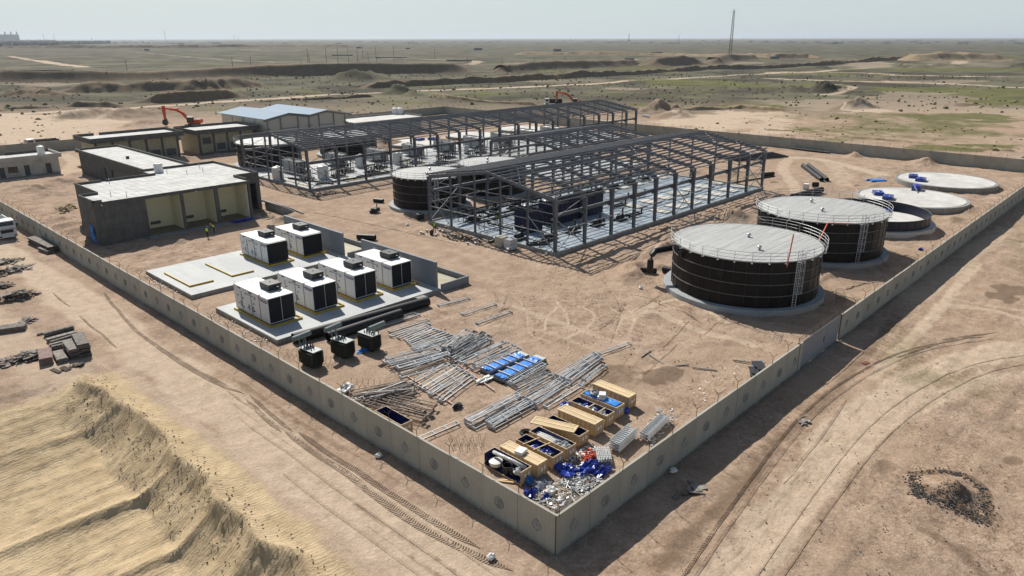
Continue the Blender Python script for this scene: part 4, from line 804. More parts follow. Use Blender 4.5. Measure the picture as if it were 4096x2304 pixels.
def ibc(lab, reg, x, y):
    p = g(reg, x, y, 0); t = thing('liquid_container', lab, 'container', (p[0], p[1], 0), .3); MB().cbox((0,0,.62),(1.05,.95,.95)).build('plastic_tank', M_white2, t); MB().cbox((0,0,.07),(1.2,1.0,.14)).build('pallet', M_yellow, t)
    c = MB(); [c.bar((x_, y_, .1), (x_, y_, 1.12), .03, .03) for x_ in (-.56,-.28,0,.28,.56) for y_ in (-.5,.5)]; [c.bar((-.56,y_,z),(.56,y_,z),.03,.03) for y_ in (-.5,.5) for z in (.3,.6,.9,1.12)]; c.build('wire_cage', M_galv, t); return t
ibc('white caged liquid container beside black pipes behind the second tank', 'I', 380, 455)
# ================================================================ BUILDINGS
def wtank(lab, x, y, z, r=.62, h=1.5):
    t = thing('water_tank', lab, 'water tank', (x, y, z), 0, 'white rooftop water tanks')
    MB().lathe([(0,0),(r,0),(r,.1),(r*.97,.12),(r,.3),(r,.6),(r*.97,.63),(r,.66),(r,h*.8),(r*.9,h*.88),(r*.35,h*.95),(.0,h*.95)], 24).build('tank_body', M_white2, t, False)
    MB().lathe([(r*.33,h*.94),(r*.36,h),(0,h+.03)], 14).build('lid', M_white2, t); MB().tube((r+.05,0,.05),(r+.05,0,.7),.03,6).build('pipe', M_white2, t); return t
# --- long transformer house with three open bays
b1 = thing('transformer_house', 'big unfinished grey house with three open cream painted bays behind the generators', 'building', (5, 89.5, 0))
def P1(x0,y0,z0,x1,y1,z1,name='wall',m=None): return MB().box(x0-5,y0-89.5,z0,x1-5,y1-89.5,z1).build(name, m or M_conc2, b1)
TW = 6.5; RZ = 6.02
P1(5,89.5,-.3,11.75,89.8,TW-.5); P1(5,89.8,-.3,5.3,96,TW-.5); P1(5.3,95.7,-.3,7.6,96,TW-.5); P1(7.6,96,-.3,7.9,106.2,TW-.5); P1(7.9,105.9,-.3,19.8,106.2,TW-.5); P1(19.8,106,-.3,20.1,111.4,TW-.5); P1(20.1,111.1,-.3,32.6,111.4,TW-.5)
P1(32.3,95,-.3,32.6,111.1,TW-.5); P1(5,89.48,TW-.8,28.3,89.82,RZ,'lintel'); P1(28.0,89.8,-.3,28.3,94.6,TW-.5,'side_wall'); P1(28.3,94.5,4.6,32.6,94.8,RZ,'lintel')
P1(31.9,94.5,-.3,32.6,95.1,4.6,'pier'); P1(28.3,94.5,-.3,29.0,95.1,4.6,'pier')
for x0, x1 in ((11.75,11.95),(17.1,17.5),(22.4,22.95),(28.0,28.32)): P1(x0,89.46,-.3,x1,89.84,5.7,'pier')
P1(11.9,94.0,.0,28.0,94.15,5.95,'back_wall',M_cream)
for x0 in (11.76, 17.2, 22.55): P1(x0,89.86,.0,x0+.18,94.0,5.95,'partition',M_cream)
P1(27.8,89.86,.0,27.98,94.0,5.95,'partition',M_cream); P1(11.9,89.84,5.72,27.9,94.0,5.95,'ceiling',M_cream)
P1(11.2,88.0,-.2,28.3,89.44,.1,'apron',M_conc3); P1(11.9,89.45,-.2,28,94,.12,'bay_floor',mat('bay_floor', (.20,.18,.13), .9))
for x0 in (13.7, 18.9, 24.4): P1(x0,93.9,.7,x0+1.5,94.0-.005+.03,1.15,'cable_openings',M_joint)
for x0 in (12.0,17.55,23.0):
    for k in (1,2): P1(x0+k*1.7,89.5,.121,x0+k*1.7+.06,93.9,.135,'floor_joint',M_joint)
rp_ = [(5.05,89.55),(28.25,89.55),(28.25,94.55),(32.55,94.55),(32.55,111.35),(19.85,111.35),(19.85,106.15),(7.65,106.15),(7.65,95.95),(5.05,95.95)]
MB().prism([(x-5,y-89.5) for x,y in rp_], RZ-.02, RZ+.1).build('roof', M_roofw, b1)
def par(x0,y0,x1,y1,nm='parapet'): P1(min(x0,x1)-.02,min(y0,y1)-.02,RZ,max(x0,x1)+.17,max(y0,y1)+.17,TW,nm,M_conc2)
par(5,89.5,5,95.8); par(5,95.8,7.5,95.8); par(7.6,96,7.6,106); par(7.6,106,11.2,106); par(12.2,106,19.8,106); par(19.8,111.2,32.4,111.2); par(32.43,95,32.43,111); par(28.2,94.5,32.4,94.5); par(28.2,90.4,28.2,94.4); par(5,89.5,6.0,89.5)
P1(5,89.45,RZ-.02,28.35,89.62,RZ+.16,'roof_edge',M_conc2)
for i,(x,y) in enumerate([(8.5,93),(24,103),(27,103.5),(22,106.3),(12,104),(10,91),(28,107)]): P1(x,y,RZ+.1,x+.07,y+.07,RZ+.9,'rebar_stub',M_galvd)
for a in ((6.0,'E'),(19.5,'E')): MB().tube((a[0]-5,-.01,RZ-.25),(a[0]-5,-.35,RZ-.3),.09,8).build('drain_spout', M_white2, b1)
tp = MB(); N_=7
for i in range(N_):
    for j in range(6): pass
tpv = [( -.06-.12*math.sin(i*1.7+j), 1.6+i*.28, 2.6-j*.5-.25*math.sin(i*.9)) for i in range(N_) for j in range(6)]
tp.add(tpv, [(i*6+j, i*6+j+1, (i+1)*6+j+1, (i+1)*6+j) for i in range(N_-1) for j in range(5)]); tp.add([(x-.03,y,z) for x,y,z in tpv], [(i*6+j, (i+1)*6+j, (i+1)*6+j+1, i*6+j+1) for i in range(N_-1) for j in range(5)])
tag(tp.build('hanging_tarpaulin', M_blue), 'light blue sheet hanging over the side opening of the three bay house', 'tarpaulin').location = (5, 89.5, 0)
st = MB()
for k in range(9): st.box(34.2+k*.34, 90.6, -.2, 34.5+k*.34, 94.4, 1.7-k*.19)
wtank('white water tank on the roof of the three bay house', *g('E',1600,475,6.1), 6.1, .72, 1.75)
# stairs and brick return at the right end
sr = thing('entrance_stair', 'dark concrete stair flight at the right end of the three bay house', 'stairs', (32.8, 88.6, 0))
for k in range(8): MB().box(k*.33, -.2, -.3, k*.33+.33, 5.2, 1.45-k*.2).build('step', M_conc3, sr)
# --- annex behind
b2 = thing('annex_house', 'unfinished grey flat roofed house directly behind the three bay house', 'building', (22.8, 112, 0))
def P2(x0,y0,z0,x1,y1,z1,name='wall',m=None): return MB().box(x0-22.8,y0-112,z0,x1-22.8,y1-112,z1).build(name, m or M_conc2, b2)
P2(22.8,114.6,-.3,23.1,116,5.3-.45);P2(22.8,112,3.0,23.1,156,4.85,'wall');P2(22.8,112,-.3,23.1,136,3.0);P2(22.8,137,-.3,23.1,140,3.0);P2(22.8,141,-.3,23.1,156,3.0);P2(22.8,155.7,-.3,31,156,4.85);P2(30.8,112,-.3,31,156,4.85); P2(22.8,111.6,-.3,31,111.9,4.85)
P2(22.75,111.5,4.85,31.1,156.1,4.95,'roof',M_roofw)
for a in ((22.3,111.7,22.6,156.3),(22.3,156.3,31.2,156.6),(31,111.7,31.3,156.5)): P2(*a[:2],4.7,*a[2:],5.35,'parapet')
MB().box(3,24,4.95,3.5,24.5,5.5).build('roof_stub', M_blackst, b2)
# --- two yellow block houses
M_block = mat('cream_block_wall', (.40,.36,.25), .95, 0, .35, 3.5, .03, 8)
def blockhouse(lab, x0, y0, x1, y1, h, bays, win, first=0):
    t = thing('block_house', lab, 'building', (x0, y0, 0), 0, 'cream block houses with concrete frames'); W = x1-x0; D = y1-y0
    MB().box(.1,.12,-.3,W-.1,.3,h-.6).build('front_wall', M_block, t); MB().box(.1,.3,-.3,.3,D-.1,h-.6).build('side_wall', M_block, t); MB().box(W-.3,.3,-.3,W-.1,D-.1,h-.6).build('side_wall', M_block, t); MB().box(.3,D-.3,-.3,W-.3,D-.1,h-.6).build('rear_wall', M_block, t)
    for k in range(bays+1): x = (W-.5)*k/bays; MB().box(x,-.02,-.3,x+.5,.34,h-.6).build('column', M_conc2, t)
    MB().box(-1.1,-1.1,h-.85,W+1.1,D+.6,h-.4).build('roof_slab', M_conc2, t); MB().box(-.85,-.85,h-.4,W+.85,D+.35,h-.3).build('roof_screed', M_roofw, t)
    for a in ((-1.1,-1.1,W+1.1,-.95),(-1.1,-.95,-.95,D+.6),(W+.95,-.95,W+1.1,D+.6),(-.95,D+.45,W*.18,D+.6),(W*.24,D+.45,W+.95,D+.6)): MB().box(a[0],a[1],h-.4,a[2],a[3],h+.3).build('parapet', M_conc2, t)
    for k in win:
        x = (W-.5)*(k+.5)/bays+.25; z0 = .9 if k != 0 else 2.6; w_ = MB().box(x-1.1,.05,z0,x+1.1,.11,z0+1.55).build('window_opening', M_joint, t); fr = MB()
        for q in ((x-1.3,z0-.15,x+1.3,z0),(x-1.3,z0+1.55,x+1.3,z0+1.75),(x-1.3,z0,x-1.1,z0+1.55),(x+1.1,z0,x+1.3,z0+1.55)): fr.box(q[0],.02,q[1],q[2],.10,q[3])
        fr.build('window_surround', M_conc3, w_)
    MB().box(-.4,-2,-.3,W+.4,-.02,.45).build('plinth_step', M_conc2, t); return t
blockhouse('left cream block house with grey frame and dark square openings', 28, 162, 47, 172, 6.3, 5, (1,3,4)); blockhouse('right cream block house with grey frame, beside the pale steel warehouse', 52.3, 162.8, 67.5, 174, 6.0, 4, (0,1,2,3))
# --- small house far left
b5 = thing('site_office', 'small pale rendered house with three doors at the left edge', 'building', (-6, 161, 0)); M_rend = mat('stained_render', (.50,.47,.41), .9, 0, .25, .6)
def P5(x0,y0,z0,x1,y1,z1,name='wall',m=None): return MB().box(x0+6,y0-161,z0,x1+6,y1-161,z1).build(name, m or M_rend, b5)
P5(-6,161,-.3,20,169,3.4); P5(-6.3,160.5,3.4,20.6,169.5,3.65,'roof_slab'); P5(-6.3,160.5,3.65,20.6,160.7,4.3,'fascia'); P5(20.4,160.7,3.65,20.6,169.5,4.3,'fascia'); P5(-6,160.75,3.65,20.35,169.2,3.75,'roof',M_roofw); P5(-6,169.3,3.65,11,169.5,4.4,'parapet',M_conc2); P5(12,169.3,3.65,20.4,169.5,4.4,'parapet',M_conc2)
for x, nm in ((8.6,'door'),(13.2,'door'),(17.3,'door')): P5(x,160.93,0,x+1.0,160.99,2.3,nm,M_joint)
P5(10.2,160.93,1.0,12.0,160.99,2.3,'window',M_glass); P5(11.05,160.9,1.0,11.12,160.93,2.3,'window_bar',M_joint)
P5(-6,159.4,-.3,19.5,160.95,.12,'step',M_conc3)
wtank('white water tank on the small house at the left edge', *g('E',415,285,3.9), 3.8, .75, 1.9)
# --- warehouse with twin gables
wh = thing('steel_warehouse', 'pale panelled warehouse with twin shallow blue white gables', 'building', (69.6, 159.5, 0)); M_panel = mat('cream_wall_panel', (.52,.49,.43), .7, 0, .05, .4); M_wroof = wavemat('pale_blue_roof_sheet', (.33,.405,.48), (.27,.34,.41), 'Y', .6, .8, 0, .02, mixf=.3, spec=.05); M_whst = mat('warehouse_steel', (.19,.20,.21), .6)
DX = 24.6; DY = 26
def gab(x): return 8.0 + 1.0*max(0, 1-abs((x if x < 12.5 else x-12.4)-6.3)/6.3)
prof = [(0,8.0),(6.3,9.1),(12.6,8.15),(18.3,9.1),(24.6,8.0)]
for y in (0, DY):
    MB().add([(x,y+(.1 if y==0 else 0),-.3) for x in (0, 24.6)][:1]+[(24.6,y+(.1 if y==0 else 0),-.3)]+[(x,y+(.1 if y==0 else 0),z-.35) for x,z in prof[::-1]], [tuple(range(7))]).build('gable_wall', M_panel, wh)
MB().box(0,.1,-.3,.15,DY,7.7).build('side_wall', M_panel, wh); MB().box(24.45,.1,-.3,24.6,DY,7.7).build('side_wall', M_panel, wh)
for a, b_ in zip(prof, prof[1:]):
    ex0 = -.9 if a[0]==0 else 0; ex1 = 2.0 if b_[0]==24.6 else 0; s = (b_[1]-a[1])/(b_[0]-a[0]); A_ = (a[0]+ex0, a[1]+s*ex0); B_ = (b_[0]+ex1, b_[1]+s*ex1)
    MB().add([(A_[0],-.8,A_[1]),(B_[0],-.8,B_[1]),(B_[0],DY+.6,B_[1]),(A_[0],DY+.6,A_[1]),(A_[0],-.8,A_[1]-.12),(B_[0],-.8,B_[1]-.12),(B_[0],DY+.6,B_[1]-.12),(A_[0],DY+.6,A_[1]-.12)],[(0,1,2,3),(7,6,5,4),(0,4,5,1),(2,6,7,3),(1,5,6,2),(3,7,4,0)]).build('roof_slope', M_wroof, wh)
    MB().bar((A_[0],-.1,A_[1]-.5),(B_[0],-.1,B_[1]-.5),.25,.5).build('gable_rafter', M_whst, wh)
for x in (0.1,4,9.2,12.6,15.8,20.6,24.4): MB().box(x-.12,-.16,-.3,x+.12,.08,gab(x)-.6 if x not in (12.6,) else 7.6).build('column', M_whst, wh)
for x in (0.1,12.6,24.4): MB().box(x-.5,-.4,5.0,x+.5,-.16,5.35).build('bracket', M_whst, wh)
for y in (6.5,13,19.5): MB().box(-.1,y-.08,-.3,-.01,y+.08,7.6).build('panel_joint', M_whst, wh)
for x0, x1 in ((4.1,9.1),(15.9,20.5)): MB().box(x0,-.05,4.9,x1,.05,5.1).build('door_head', M_whst, wh); MB().box(x0,-.02,0,x1,.07,4.9).build('roller_door', mat('roller_door', (.50,.51,.50), .5), wh)
# --- flat roofed house behind the long hall
b6 = thing('flat_roof_house', 'low flat white roofed house with two water tanks behind the longest hall', 'building', (96.4, 158.4, 0))
MB().box(0,0,-.3,24.8,10.6,4.6).build('wall', M_rend, b6); MB().box(-.4,-.4,4.6,25.2,11,4.85).build('roof', M_disc, b6)
for a in ((-.4,10.7,25.2,11),(24.9,-.4,25.2,10.7)): MB().box(a[0],a[1],4.85,a[2],a[3],5.3).build('parapet', M_conc3, b6)
for i, x in enumerate((1712, 1762)): wtank('%s white water tank on the low roof behind the longest hall' % ('left','right')[i], *g('F',x,268,4.9), 4.86, .95, 2.2)
# ================================================================ GENERATOR YARD
def pad(lab, x0, y0, x1, y1, z, m):
    t = thing('concrete_pad', lab, 'slab', (x0, y0, 0), 0, 'generator slabs'); MB().box(0,0,-.4,x1-x0,y1-y0,z).build('slab', m, t); MB().box(-.05,-.05,-.4,x1-x0+.05,y1-y0+.05,z-.07).build('slab_side', M_conc3, t); return t
pad('front pale concrete slab carrying four generators', 4.35, 38.95, 25.1, 51.9, .5, M_slab); pad('rear pale concrete slab carrying two generators and two empty yellow frames', 4.25, 57.75, 25.1, 71.0, .5, M_slab)
tag(MB().box(22.6,51.9,-.3,25.1,57.75,.495).build('concrete_pad', M_slab), 'narrow concrete strip joining the two generator slabs', 'slab')
M_bw = mat('grey_blast_wall', (.20,.215,.235), .7, 0, .12, .5)
def bw(lab, y0, y1, yb):
    t = thing('blast_wall', lab, 'wall', (25.1, y0, 0), 0, 'grey blast walls beside the generators'); MB().box(0,0,-.3,.28,y1-y0,3.55).build('wall', M_bw, t)
    sm2 = MB(); sm2.box(.28,yb-y0,-.4,4.6,yb-y0+.2,.95); sm2.box(4.4,yb-y0+.2,-.4,4.6,y1-y0,.95); sm2.box(.28,y1-y0-.2,-.4,4.4,y1-y0,.95); sm2.build('sump_wall', M_bw, t)
    MB().box(.3,yb-y0+.2,-.3,4.4,y1-y0-.2,.3).build('sump_floor', mat('muddy_floor', (.42,.42,.38), .4, 0, .3, .4, col2=(.32,.25,.08)), t); return t
bw('front grey concrete blast wall beside the generator slab', 39.6, 54.3, 38.95); bw('rear grey concrete blast wall beside the generator slab', 58.6, 73.6, 57.9)
M_lou = wavemat('black_louvre', (.008,.008,.009), (.028,.028,.03), 'Z', 2.6, .5, 0, .05, mixf=.8)
def genset(lab, x, y, front=True):
    t = thing('generator', lab, 'generator', (x, y, .5), 0, 'white containerised generators'); Wd, Ln, Ht = 2.95, 7.2, 2.72; b0 = .16
    MB().box(.03,.03,b0,Wd-.03,Ln-.03,b0+Ht).build('enclosure', M_white, t); MB().box(.15,.1,0,Wd-.15,Ln-.1,b0).build('base_frame', M_blackst, t)
    if front:
        for k in range(2): MB().box(.08+k*1.42,-.005,b0+.08,1.46+k*1.42,.05,b0+Ht-.08).build('louvre', M_lou, t)
        fr = MB()
        for q in ((0,b0,Wd,b0+.08),(0,b0+Ht-.08,Wd,b0+Ht),(0,b0+.08,.07,b0+Ht-.08),(Wd-.07,b0+.08,Wd,b0+Ht-.08),(1.46,b0+.08,1.50,b0+Ht-.08)): fr.box(q[0],-.03,q[1],q[2],.03,q[3])
        fr.build('louvre_frame', M_white, t)
    else:
        MB().box(.06,-.03,b0+.04,Wd-.06,.05,b0+Ht-.12).build('louvre', M_lou, t); MB().box(.1,-.16,b0+Ht-.14,Wd-.1,.0,b0+Ht-.06).build('rain_hood', M_galvd, t)
    seams = [1.75,3.5,5.6] if front else [1.6, 3.4, 5.3]
    s = MB(); 
    for yy in seams: s.box(-.004,yy-.02,b0+.05,.03,yy+.02,b0+Ht-(.02 if yy == 1.75 else .5))
    s.box(-.004,3.5-1.0,b0+Ht-.52,.03,3.5+1.0,b0+Ht-.49); s.build('door_seam', M_dkgrey, t)
    if front: MB().box(0,1.72,b0+Ht,Wd,1.78,b0+Ht+.02).build('roof_seam', M_dkgrey, t)
    hg = MB()
    for yy, zz in ((2.9,.6),(2.9,1.4),(4.2,.7),(5.2,.5),(5.2,1.5),(6.3,.7),(6.3,1.6),(2.6,2.0),(4.5,2.15)): hg.box(-.02,yy,b0+zz,.03,yy+.2,b0+zz+.09)
    hg.box(-.02,3.3,b0+2.42,.03,3.9,b0+2.54); hg.box(-.02,5.7,b0+2.5,.03,6.2,b0+2.6); hg.build('hinge', M_blackst, t)
    lb = MB()
    for yy in (3.1, 3.9, 5.7):
        for k in range(4): lb.box(-.012,yy,b0+1.0-k*.16,.03,yy+.32-.05*(k % 2),b0+1.06-k*.16)
    lb.build('notice_label', M_navytxt, t)
    text('YMEN POWER', .27, M_navytxt, t, (-.01, .78, b0+Ht-.45), (R(90), 0, R(-90))); MB().box(-.012,.2,b0+Ht-.56,.03,1.4,b0+Ht-.51).build('red_underline', M_redtxt, t)
    ex = MB().cbox((2.0,2.9 if front else 3.6,b0+Ht+.36),(1.4,1.9,.62)).build('silencer_box', M_dkgrey, t); MB().tube((2.0,2.05 if front else 2.75,b0+Ht+.32),(2.2,1.5 if front else 2.2,b0+Ht+.34),.12,12).build('exhaust_pipe', M_dkgrey, ex)
    MB().cbox((2.0,2.9 if front else 3.6,b0+Ht+.7),(.1,.1,.08)).build('lifting_eye', M_blackst, ex)
    lg = MB()
    for xx in (.12, Wd-.12):
        for yy in (.15 if not front else 1.75, Ln-.15): lg.path([(xx,yy-.12,b0+Ht),(xx,yy-.1,b0+Ht+.2),(xx,yy+.1,b0+Ht+.2),(xx,yy+.12,b0+Ht)], .018, 4)
    lg.build('lifting_lug', M_galv, t); MB().box(Wd,.3,b0+.1,Wd+.02,Ln-.3,b0+Ht-.1).build('side_door', M_white, t)
    st = MB(); rr = random.Random(int(x*10))
    for k in range(5): st.lathe([(.0,.004),(rr.uniform(.1,.22),.002)], 9, (rr.uniform(.4,2.6), rr.uniform(2.2 if front else .6,6.8), b0+Ht))
    st.build('dirt_stain', mat('roof_dust', (.55,.42,.32), .9, 0, .1, 4), t)
    return t
def yframe(lab, x, y, w_, l_, z=.5, full=True):
    t = thing('cable_duct_frame', lab, 'frame', (x, y, z), 0, 'yellow edge frames on the generator slabs')
    MB().box(0,0,0,w_,.1,.2).build('edge_beam', M_yellow, t); MB().box(0,.1,0,.1,l_,.2).build('edge_beam', M_yellow, t)
    if full: MB().box(w_-.1,.1,0,w_,l_,.2).build('edge_beam', M_yellow, t)
    return t
gl = ['first white generator from the left on the front slab','second white generator from the left on the front slab','third white generator from the left on the front slab','fourth white generator, rightmost on the front slab beside the blast wall']
g0 = None
for i, x in enumerate((5.7, 10.8, 16.0, 21.1)):
    if g0 is None: g0 = genset(gl[0], x, 42.75)
    else: dup(g0, (x, 42.75, .5), label=gl[i])
    yframe('yellow frame under the '+gl[i].replace(' white','').split(',')[0], x-.25, 42.1, 3.6, 7.9)
gb = genset('white generator standing left on the rear slab, with black slatted end', 16.0, 61.9, False); dup(gb, (21.1, 61.9, .5), label='white generator standing right on the rear slab beside the rear blast wall')
yframe('yellow frame under the left generator of the rear slab', 15.75, 61.25, 3.6, 7.9); yframe('yellow frame under the right generator of the rear slab', 20.85, 61.25, 3.6, 7.9)
pe = [g('J',1910,375,.5), g('J',2335,272,.5)]
yframe('empty yellow corner frame nearest the compound wall on the rear slab', pe[0][0], pe[0][1], 2.9, 7.4, full=False); yframe('second empty yellow corner frame, next to the rear generators', pe[1][0], pe[1][1], 2.9, 7.4, full=False)
for i in range(2): 
    p = g('K',(700,740)[i],200,0); tag(MB().pipe((0,0,0),(0,0,1.1),.35,.05,16).build('concrete_drum', M_conc3), 'grey open drum on the %s behind the rear generators' % ('left','right')[i], 'drum', 'grey drums').location = (p[0], p[1], 0)
# big black pipes by the front slab
pipeobj('longest thick black pipe lying against the front generator slab', (5.6, 38.1), (21.3, 36.6), .52, z=.54); pipeobj('second thick black pipe lying between the generator slab and the transformers', (8.1, 36.0), (17.0, 35.9), .50, z=.52)
tag(MB().cbox((0,0,.25),(1.2,.7,.5)).build('concrete_block', M_conc3), 'rough concrete block at the far end of the long black pipe', 'block').location = (*g('K',2225,890,0), 0)
pipeobj('black pipe lying on sand behind the rear blast wall', g('K',1585,245,.4), g('K',1765,255,.4), .42, z=.44)
# transformers
def trafo(lab, x, y, rz, end=1):
    t = thing('power_transformer', lab, 'transformer', (x, y, 0), rz, 'dark green power transformers')
    MB().box(-.95,-.42,.12,.95,.42,1.62).build('tank_body', M_green, t)
    f = MB()
    for k in range(17): f.box(-.9+k*.11,-.68,.35,-.87+k*.11,-.42,1.5); f.box(-.9+k*.11,.42,.35,-.87+k*.11,.68,1.5)
    for k in range(6): f.box(.95,-.34+k*.13,.35,1.15,-.31+k*.13,1.5); f.box(-1.15,-.34+k*.13,.35,-.95,-.31+k*.13,1.5)
    f.build('cooling_fins', M_green, t); MB().box(-1.02,-.52,1.62,1.02,.52,1.68).build('top_plate', mat('light_top_plate', (.36,.39,.38), .4), t)
    for k in range(3): MB().lathe([(.09,0),(.05,.1),(.08,.16),(.04,.24),(.07,.3),(.03,.4),(.02,.55)], 8, (-.45*end+k*.38*end-.2,.22,1.68)).build('bushing', M_blackst, t)
    for k in range(4): MB().lathe([(.07,0),(.04,.08),(.06,.12),(.03,.25)], 8, (-.6*end+k*.33*end,-.22,1.68)).build('bushing', M_blackst, t)
    cx_ = -end*1.12; MB().tube((cx_,-.95,2.62),(cx_,.95,2.62),.24,16).tube((cx_,-1.0,2.62),(cx_,-.95,2.62),.17,12).build('conservator', M_greenl, t)
    sp_ = MB(); sp_.bar((cx_+end*.2,-.3,1.6),(cx_,-.3,2.4),.08,.08); sp_.bar((cx_+end*.2,.3,1.6),(cx_,.3,2.4),.08,.08); sp_.tube((cx_+end*.35,0,1.65),(cx_+end*.1,0,2.5),.04,6); sp_.build('support', M_greenl, t)
    MB().box(-.8,-.4,0,.8,-.3,.12).box(-.8,.3,0,.8,.4,.12).build('skid', M_blackst, t); MB().box(-.15,.685,.7,.15,.70,1.15).build('name_plate', M_galvd, t); return t
for lab, r, x, y, a, e in (('dark green transformer nearest the compound wall','L',585,700,-1.45,1),('middle one of three dark green transformers', 'L', 905, 600, -1.4,1), ('dark green transformer farthest from the wall, beside the black pipe', 'L', 1175, 530, -1.45,-1)):
    p = g(r, x, y, 0); trafo(lab, p[0]+.35, p[1]+.9, a, e)
# ================================================================ TRUSSES IN THE YARD
def truss_mesh(L, w_=.46, h=.20, seed=0, laced=True):
    rr = random.Random(seed); b = MB(); r = .034
    for y in (-w_/2, w_/2): b.bar((0,y,h),(L,y,h),r*1.5,r*1.5)
    b.bar((0,0,.04),(L,0,.04),r*1.2,r*1.2); n = max(2, int(L/1.6))
    for k in range(n+1):
        x = min(max(.03, L*k/n), L-.03); b.bar((x,-w_/2,h),(x,w_/2,h),r*1.4,r*1.4); b.bar((x,-w_/2,h),(x,0,.04),r,r); b.bar((x,w_/2,h),(x,0,.04),r,r)
    if laced: b.bar((L*.08,-w_/2,h+.02),(L*.92,w_*.4,h+.03),r,r)
    for x in (0, L): b.box(x-.02,-w_/2-.03,0,x+.02,w_/2+.03,h+.05)
    return b
TPRO = []
for i, (L_, lc) in enumerate(((5.0,True),(5.0,False),(4.2,True),(5.6,False))):
    TPRO.append((L_, truss_mesh(L_, seed=i, laced=lc)))
TDATA = {}; M_rust = mat('rusty_steel', (.16,.10,.065), .8, .2, .5, 4, col2=(.33,.31,.29)); M_galv2 = mat('dull_galvanised_steel', (.20,.215,.23), .5, .15, .3, 2)
def trs(lab, a, b, z=0, grp='galvanised trusses', m=None, kind=None, roll=0.0, name='steel_truss', lift=0):
    a = Vector((*a, 0)); b = Vector((*b, 0)); L = (b-a).length; k = (kind if kind is not None else random.choice((0, 0, 1, 2, 3))); m = m or (M_galv if random.random() < .62 else M_galv2)
    key = (k, m.name)
    if key not in TDATA:
        o = TPRO[k][1].build(name, m); TDATA[key] = o.data
    else: o = bpy.data.objects.new(name, TDATA[key]); COL.objects.link(o)
    o.location = (a.x, a.y, z + max(0, H(a.x, a.y))*.8); o.scale = (L/TPRO[k][0], 1, 1); o.rotation_euler = (roll, -math.atan2(lift, L), math.atan2(b.y-a.y, b.x-a.x))
    tag(o, lab, 'truss', grp); return o
def ln(reg, x0, y0, x1, y1): return g(reg, x0, y0, .1), g(reg, x1, y1, .1)
for i, (lab, q) in enumerate([('short truss lying just below the far end of the longest black pipe', ('M',385,60,690,-15)), ('upper one of two lone trusses on open sand right of the pipes', ('M',630,150,960,45)), ('lower one of two lone trusses on open sand right of the pipes', ('M',775,240,1115,120)),
      ('grey truss lying beside the end of the second black pipe', ('L',1265,262,1640,150)), ('upper of three trusses between the black pipe and the fanned row', ('L',1345,325,1730,205)), ('middle of three trusses between the black pipe and the fanned row', ('L',1355,368,1740,238)), ('lower of three trusses between the black pipe and the fanned row', ('L',1435,388,1730,268)),
      ('single truss close to the left wall, pointing away from it', ('L',1660,1400,2030,1240)), ('lone truss right of the long truss row, nearest the crates', ('M',1460,1085,1820,865)), ('far right truss of the long row, beside the tyre ruts', ('M',2010,545,2310,440)), ('truss bundle piece just above the covered crates, end of the lone line', ('M',1820,850,2060,665))]):
    trs(lab, *ln(*q), z=0, kind=i % 3, m=M_galv)
trs('second truss stacked beside the one near the second pipe end', *ln('L',1300,240,1600,150), z=.12, kind=1, m=M_galv2); trs('second piece of the lone truss pair near the crates', *ln('M',1850,835,2050,690), z=.25, kind=0)
rr = random.Random(12)
def pile(lab, grp, reg, A0, A1, B0, B1, n, layers=1, jit=8, m=None, zstep=.24, mrust=0):
    """n trusses fanned between start line A0-A1 and end line B0-B1"""
    for k in range(n):
        ly = k % layers; f = (k//layers)/max(1, (n-1)//layers); f = min(1, f)
        a = (A0[0]+(A1[0]-A0[0])*f+rr.uniform(-jit,jit), A0[1]+(A1[1]-A0[1])*f+rr.uniform(-jit,jit)*.5); b = (B0[0]+(B1[0]-B0[0])*f+rr.uniform(-jit,jit), B0[1]+(B1[1]-B0[1])*f+rr.uniform(-jit,jit)*.5)
        trs(lab, *ln(reg, *a, *b), z=ly*zstep+rr.uniform(0,.06), grp=grp, m=(M_rust if rr.random() < mrust else m), roll=rr.uniform(-.15,.15)*(layers > 1), lift=rr.uniform(-.1,.12)*(layers > 1))
pile('truss in the neat fanned row below the black pipes', 'trusses fanned in a neat row', 'L', (1505,405), (1600,505), (1770,290), (1985,372), 7, 1, 3, M_galv)
pile('truss at the lower edge of the neat fanned row', 'trusses edging the fanned row', 'L', (1575,500), (1645,520), (1900,395), (2055,370), 2, 1, 4)
pile('truss in the dark tangled heap farthest from the wall', 'trusses in the upper dark heap', 'M', (425,520), (560,590), (720,360), (890,370), 10, 3, 40, None, .26)
pile('truss in the heap just left of the blue covered pallets', 'trusses left of the blue pallets', 'M', (520,620), (740,700), (930,430), (1160,510), 9, 3, 40, None, .22)
pile('truss in the big left heap nearest the transformers', 'trusses in the big left heap', 'L', (1320,650), (1460,790), (1860,505), (1930,640), 10, 3, 40, None, .22)
pile('truss in the light fan laid across the red and white poles', 'trusses fanned across the poles', 'L', (1580,850), (1870,1025), (1950,655), (2200,790), 7, 1, 20, M_galv)
pile('truss lying half under the blue covered pallets', 'trusses right of the blue pallets', 'M', (1090,830), (1150,890), (1400,640), (1490,740), 6, 2, 22, None, .2)
pile('truss in the near left end of the long double row', 'trusses at the near end of the long row', 'M', (665,1240), (740,1290), (1180,985), (1240,1040), 5, 2, 14, M_galv, .24)
pile('truss in the short stack beside the near end of the long row', 'trusses in the short side stack', 'M', (885,1270), (930,1300), (1290,1050), (1330,1080), 5, 2, 9, M_galv, .24)
pile('truss in the middle of the long double row', 'trusses in the middle of the long row', 'M', (1190,985), (1345,1070), (1540,790), (1690,865), 6, 2, 16, M_galv, .24)
pile('truss at the far end of the long double row', 'trusses at the far end of the long row', 'M', (1580,790), (1690,835), (1950,575), (2020,605), 6, 2, 12, M_galv, .24)
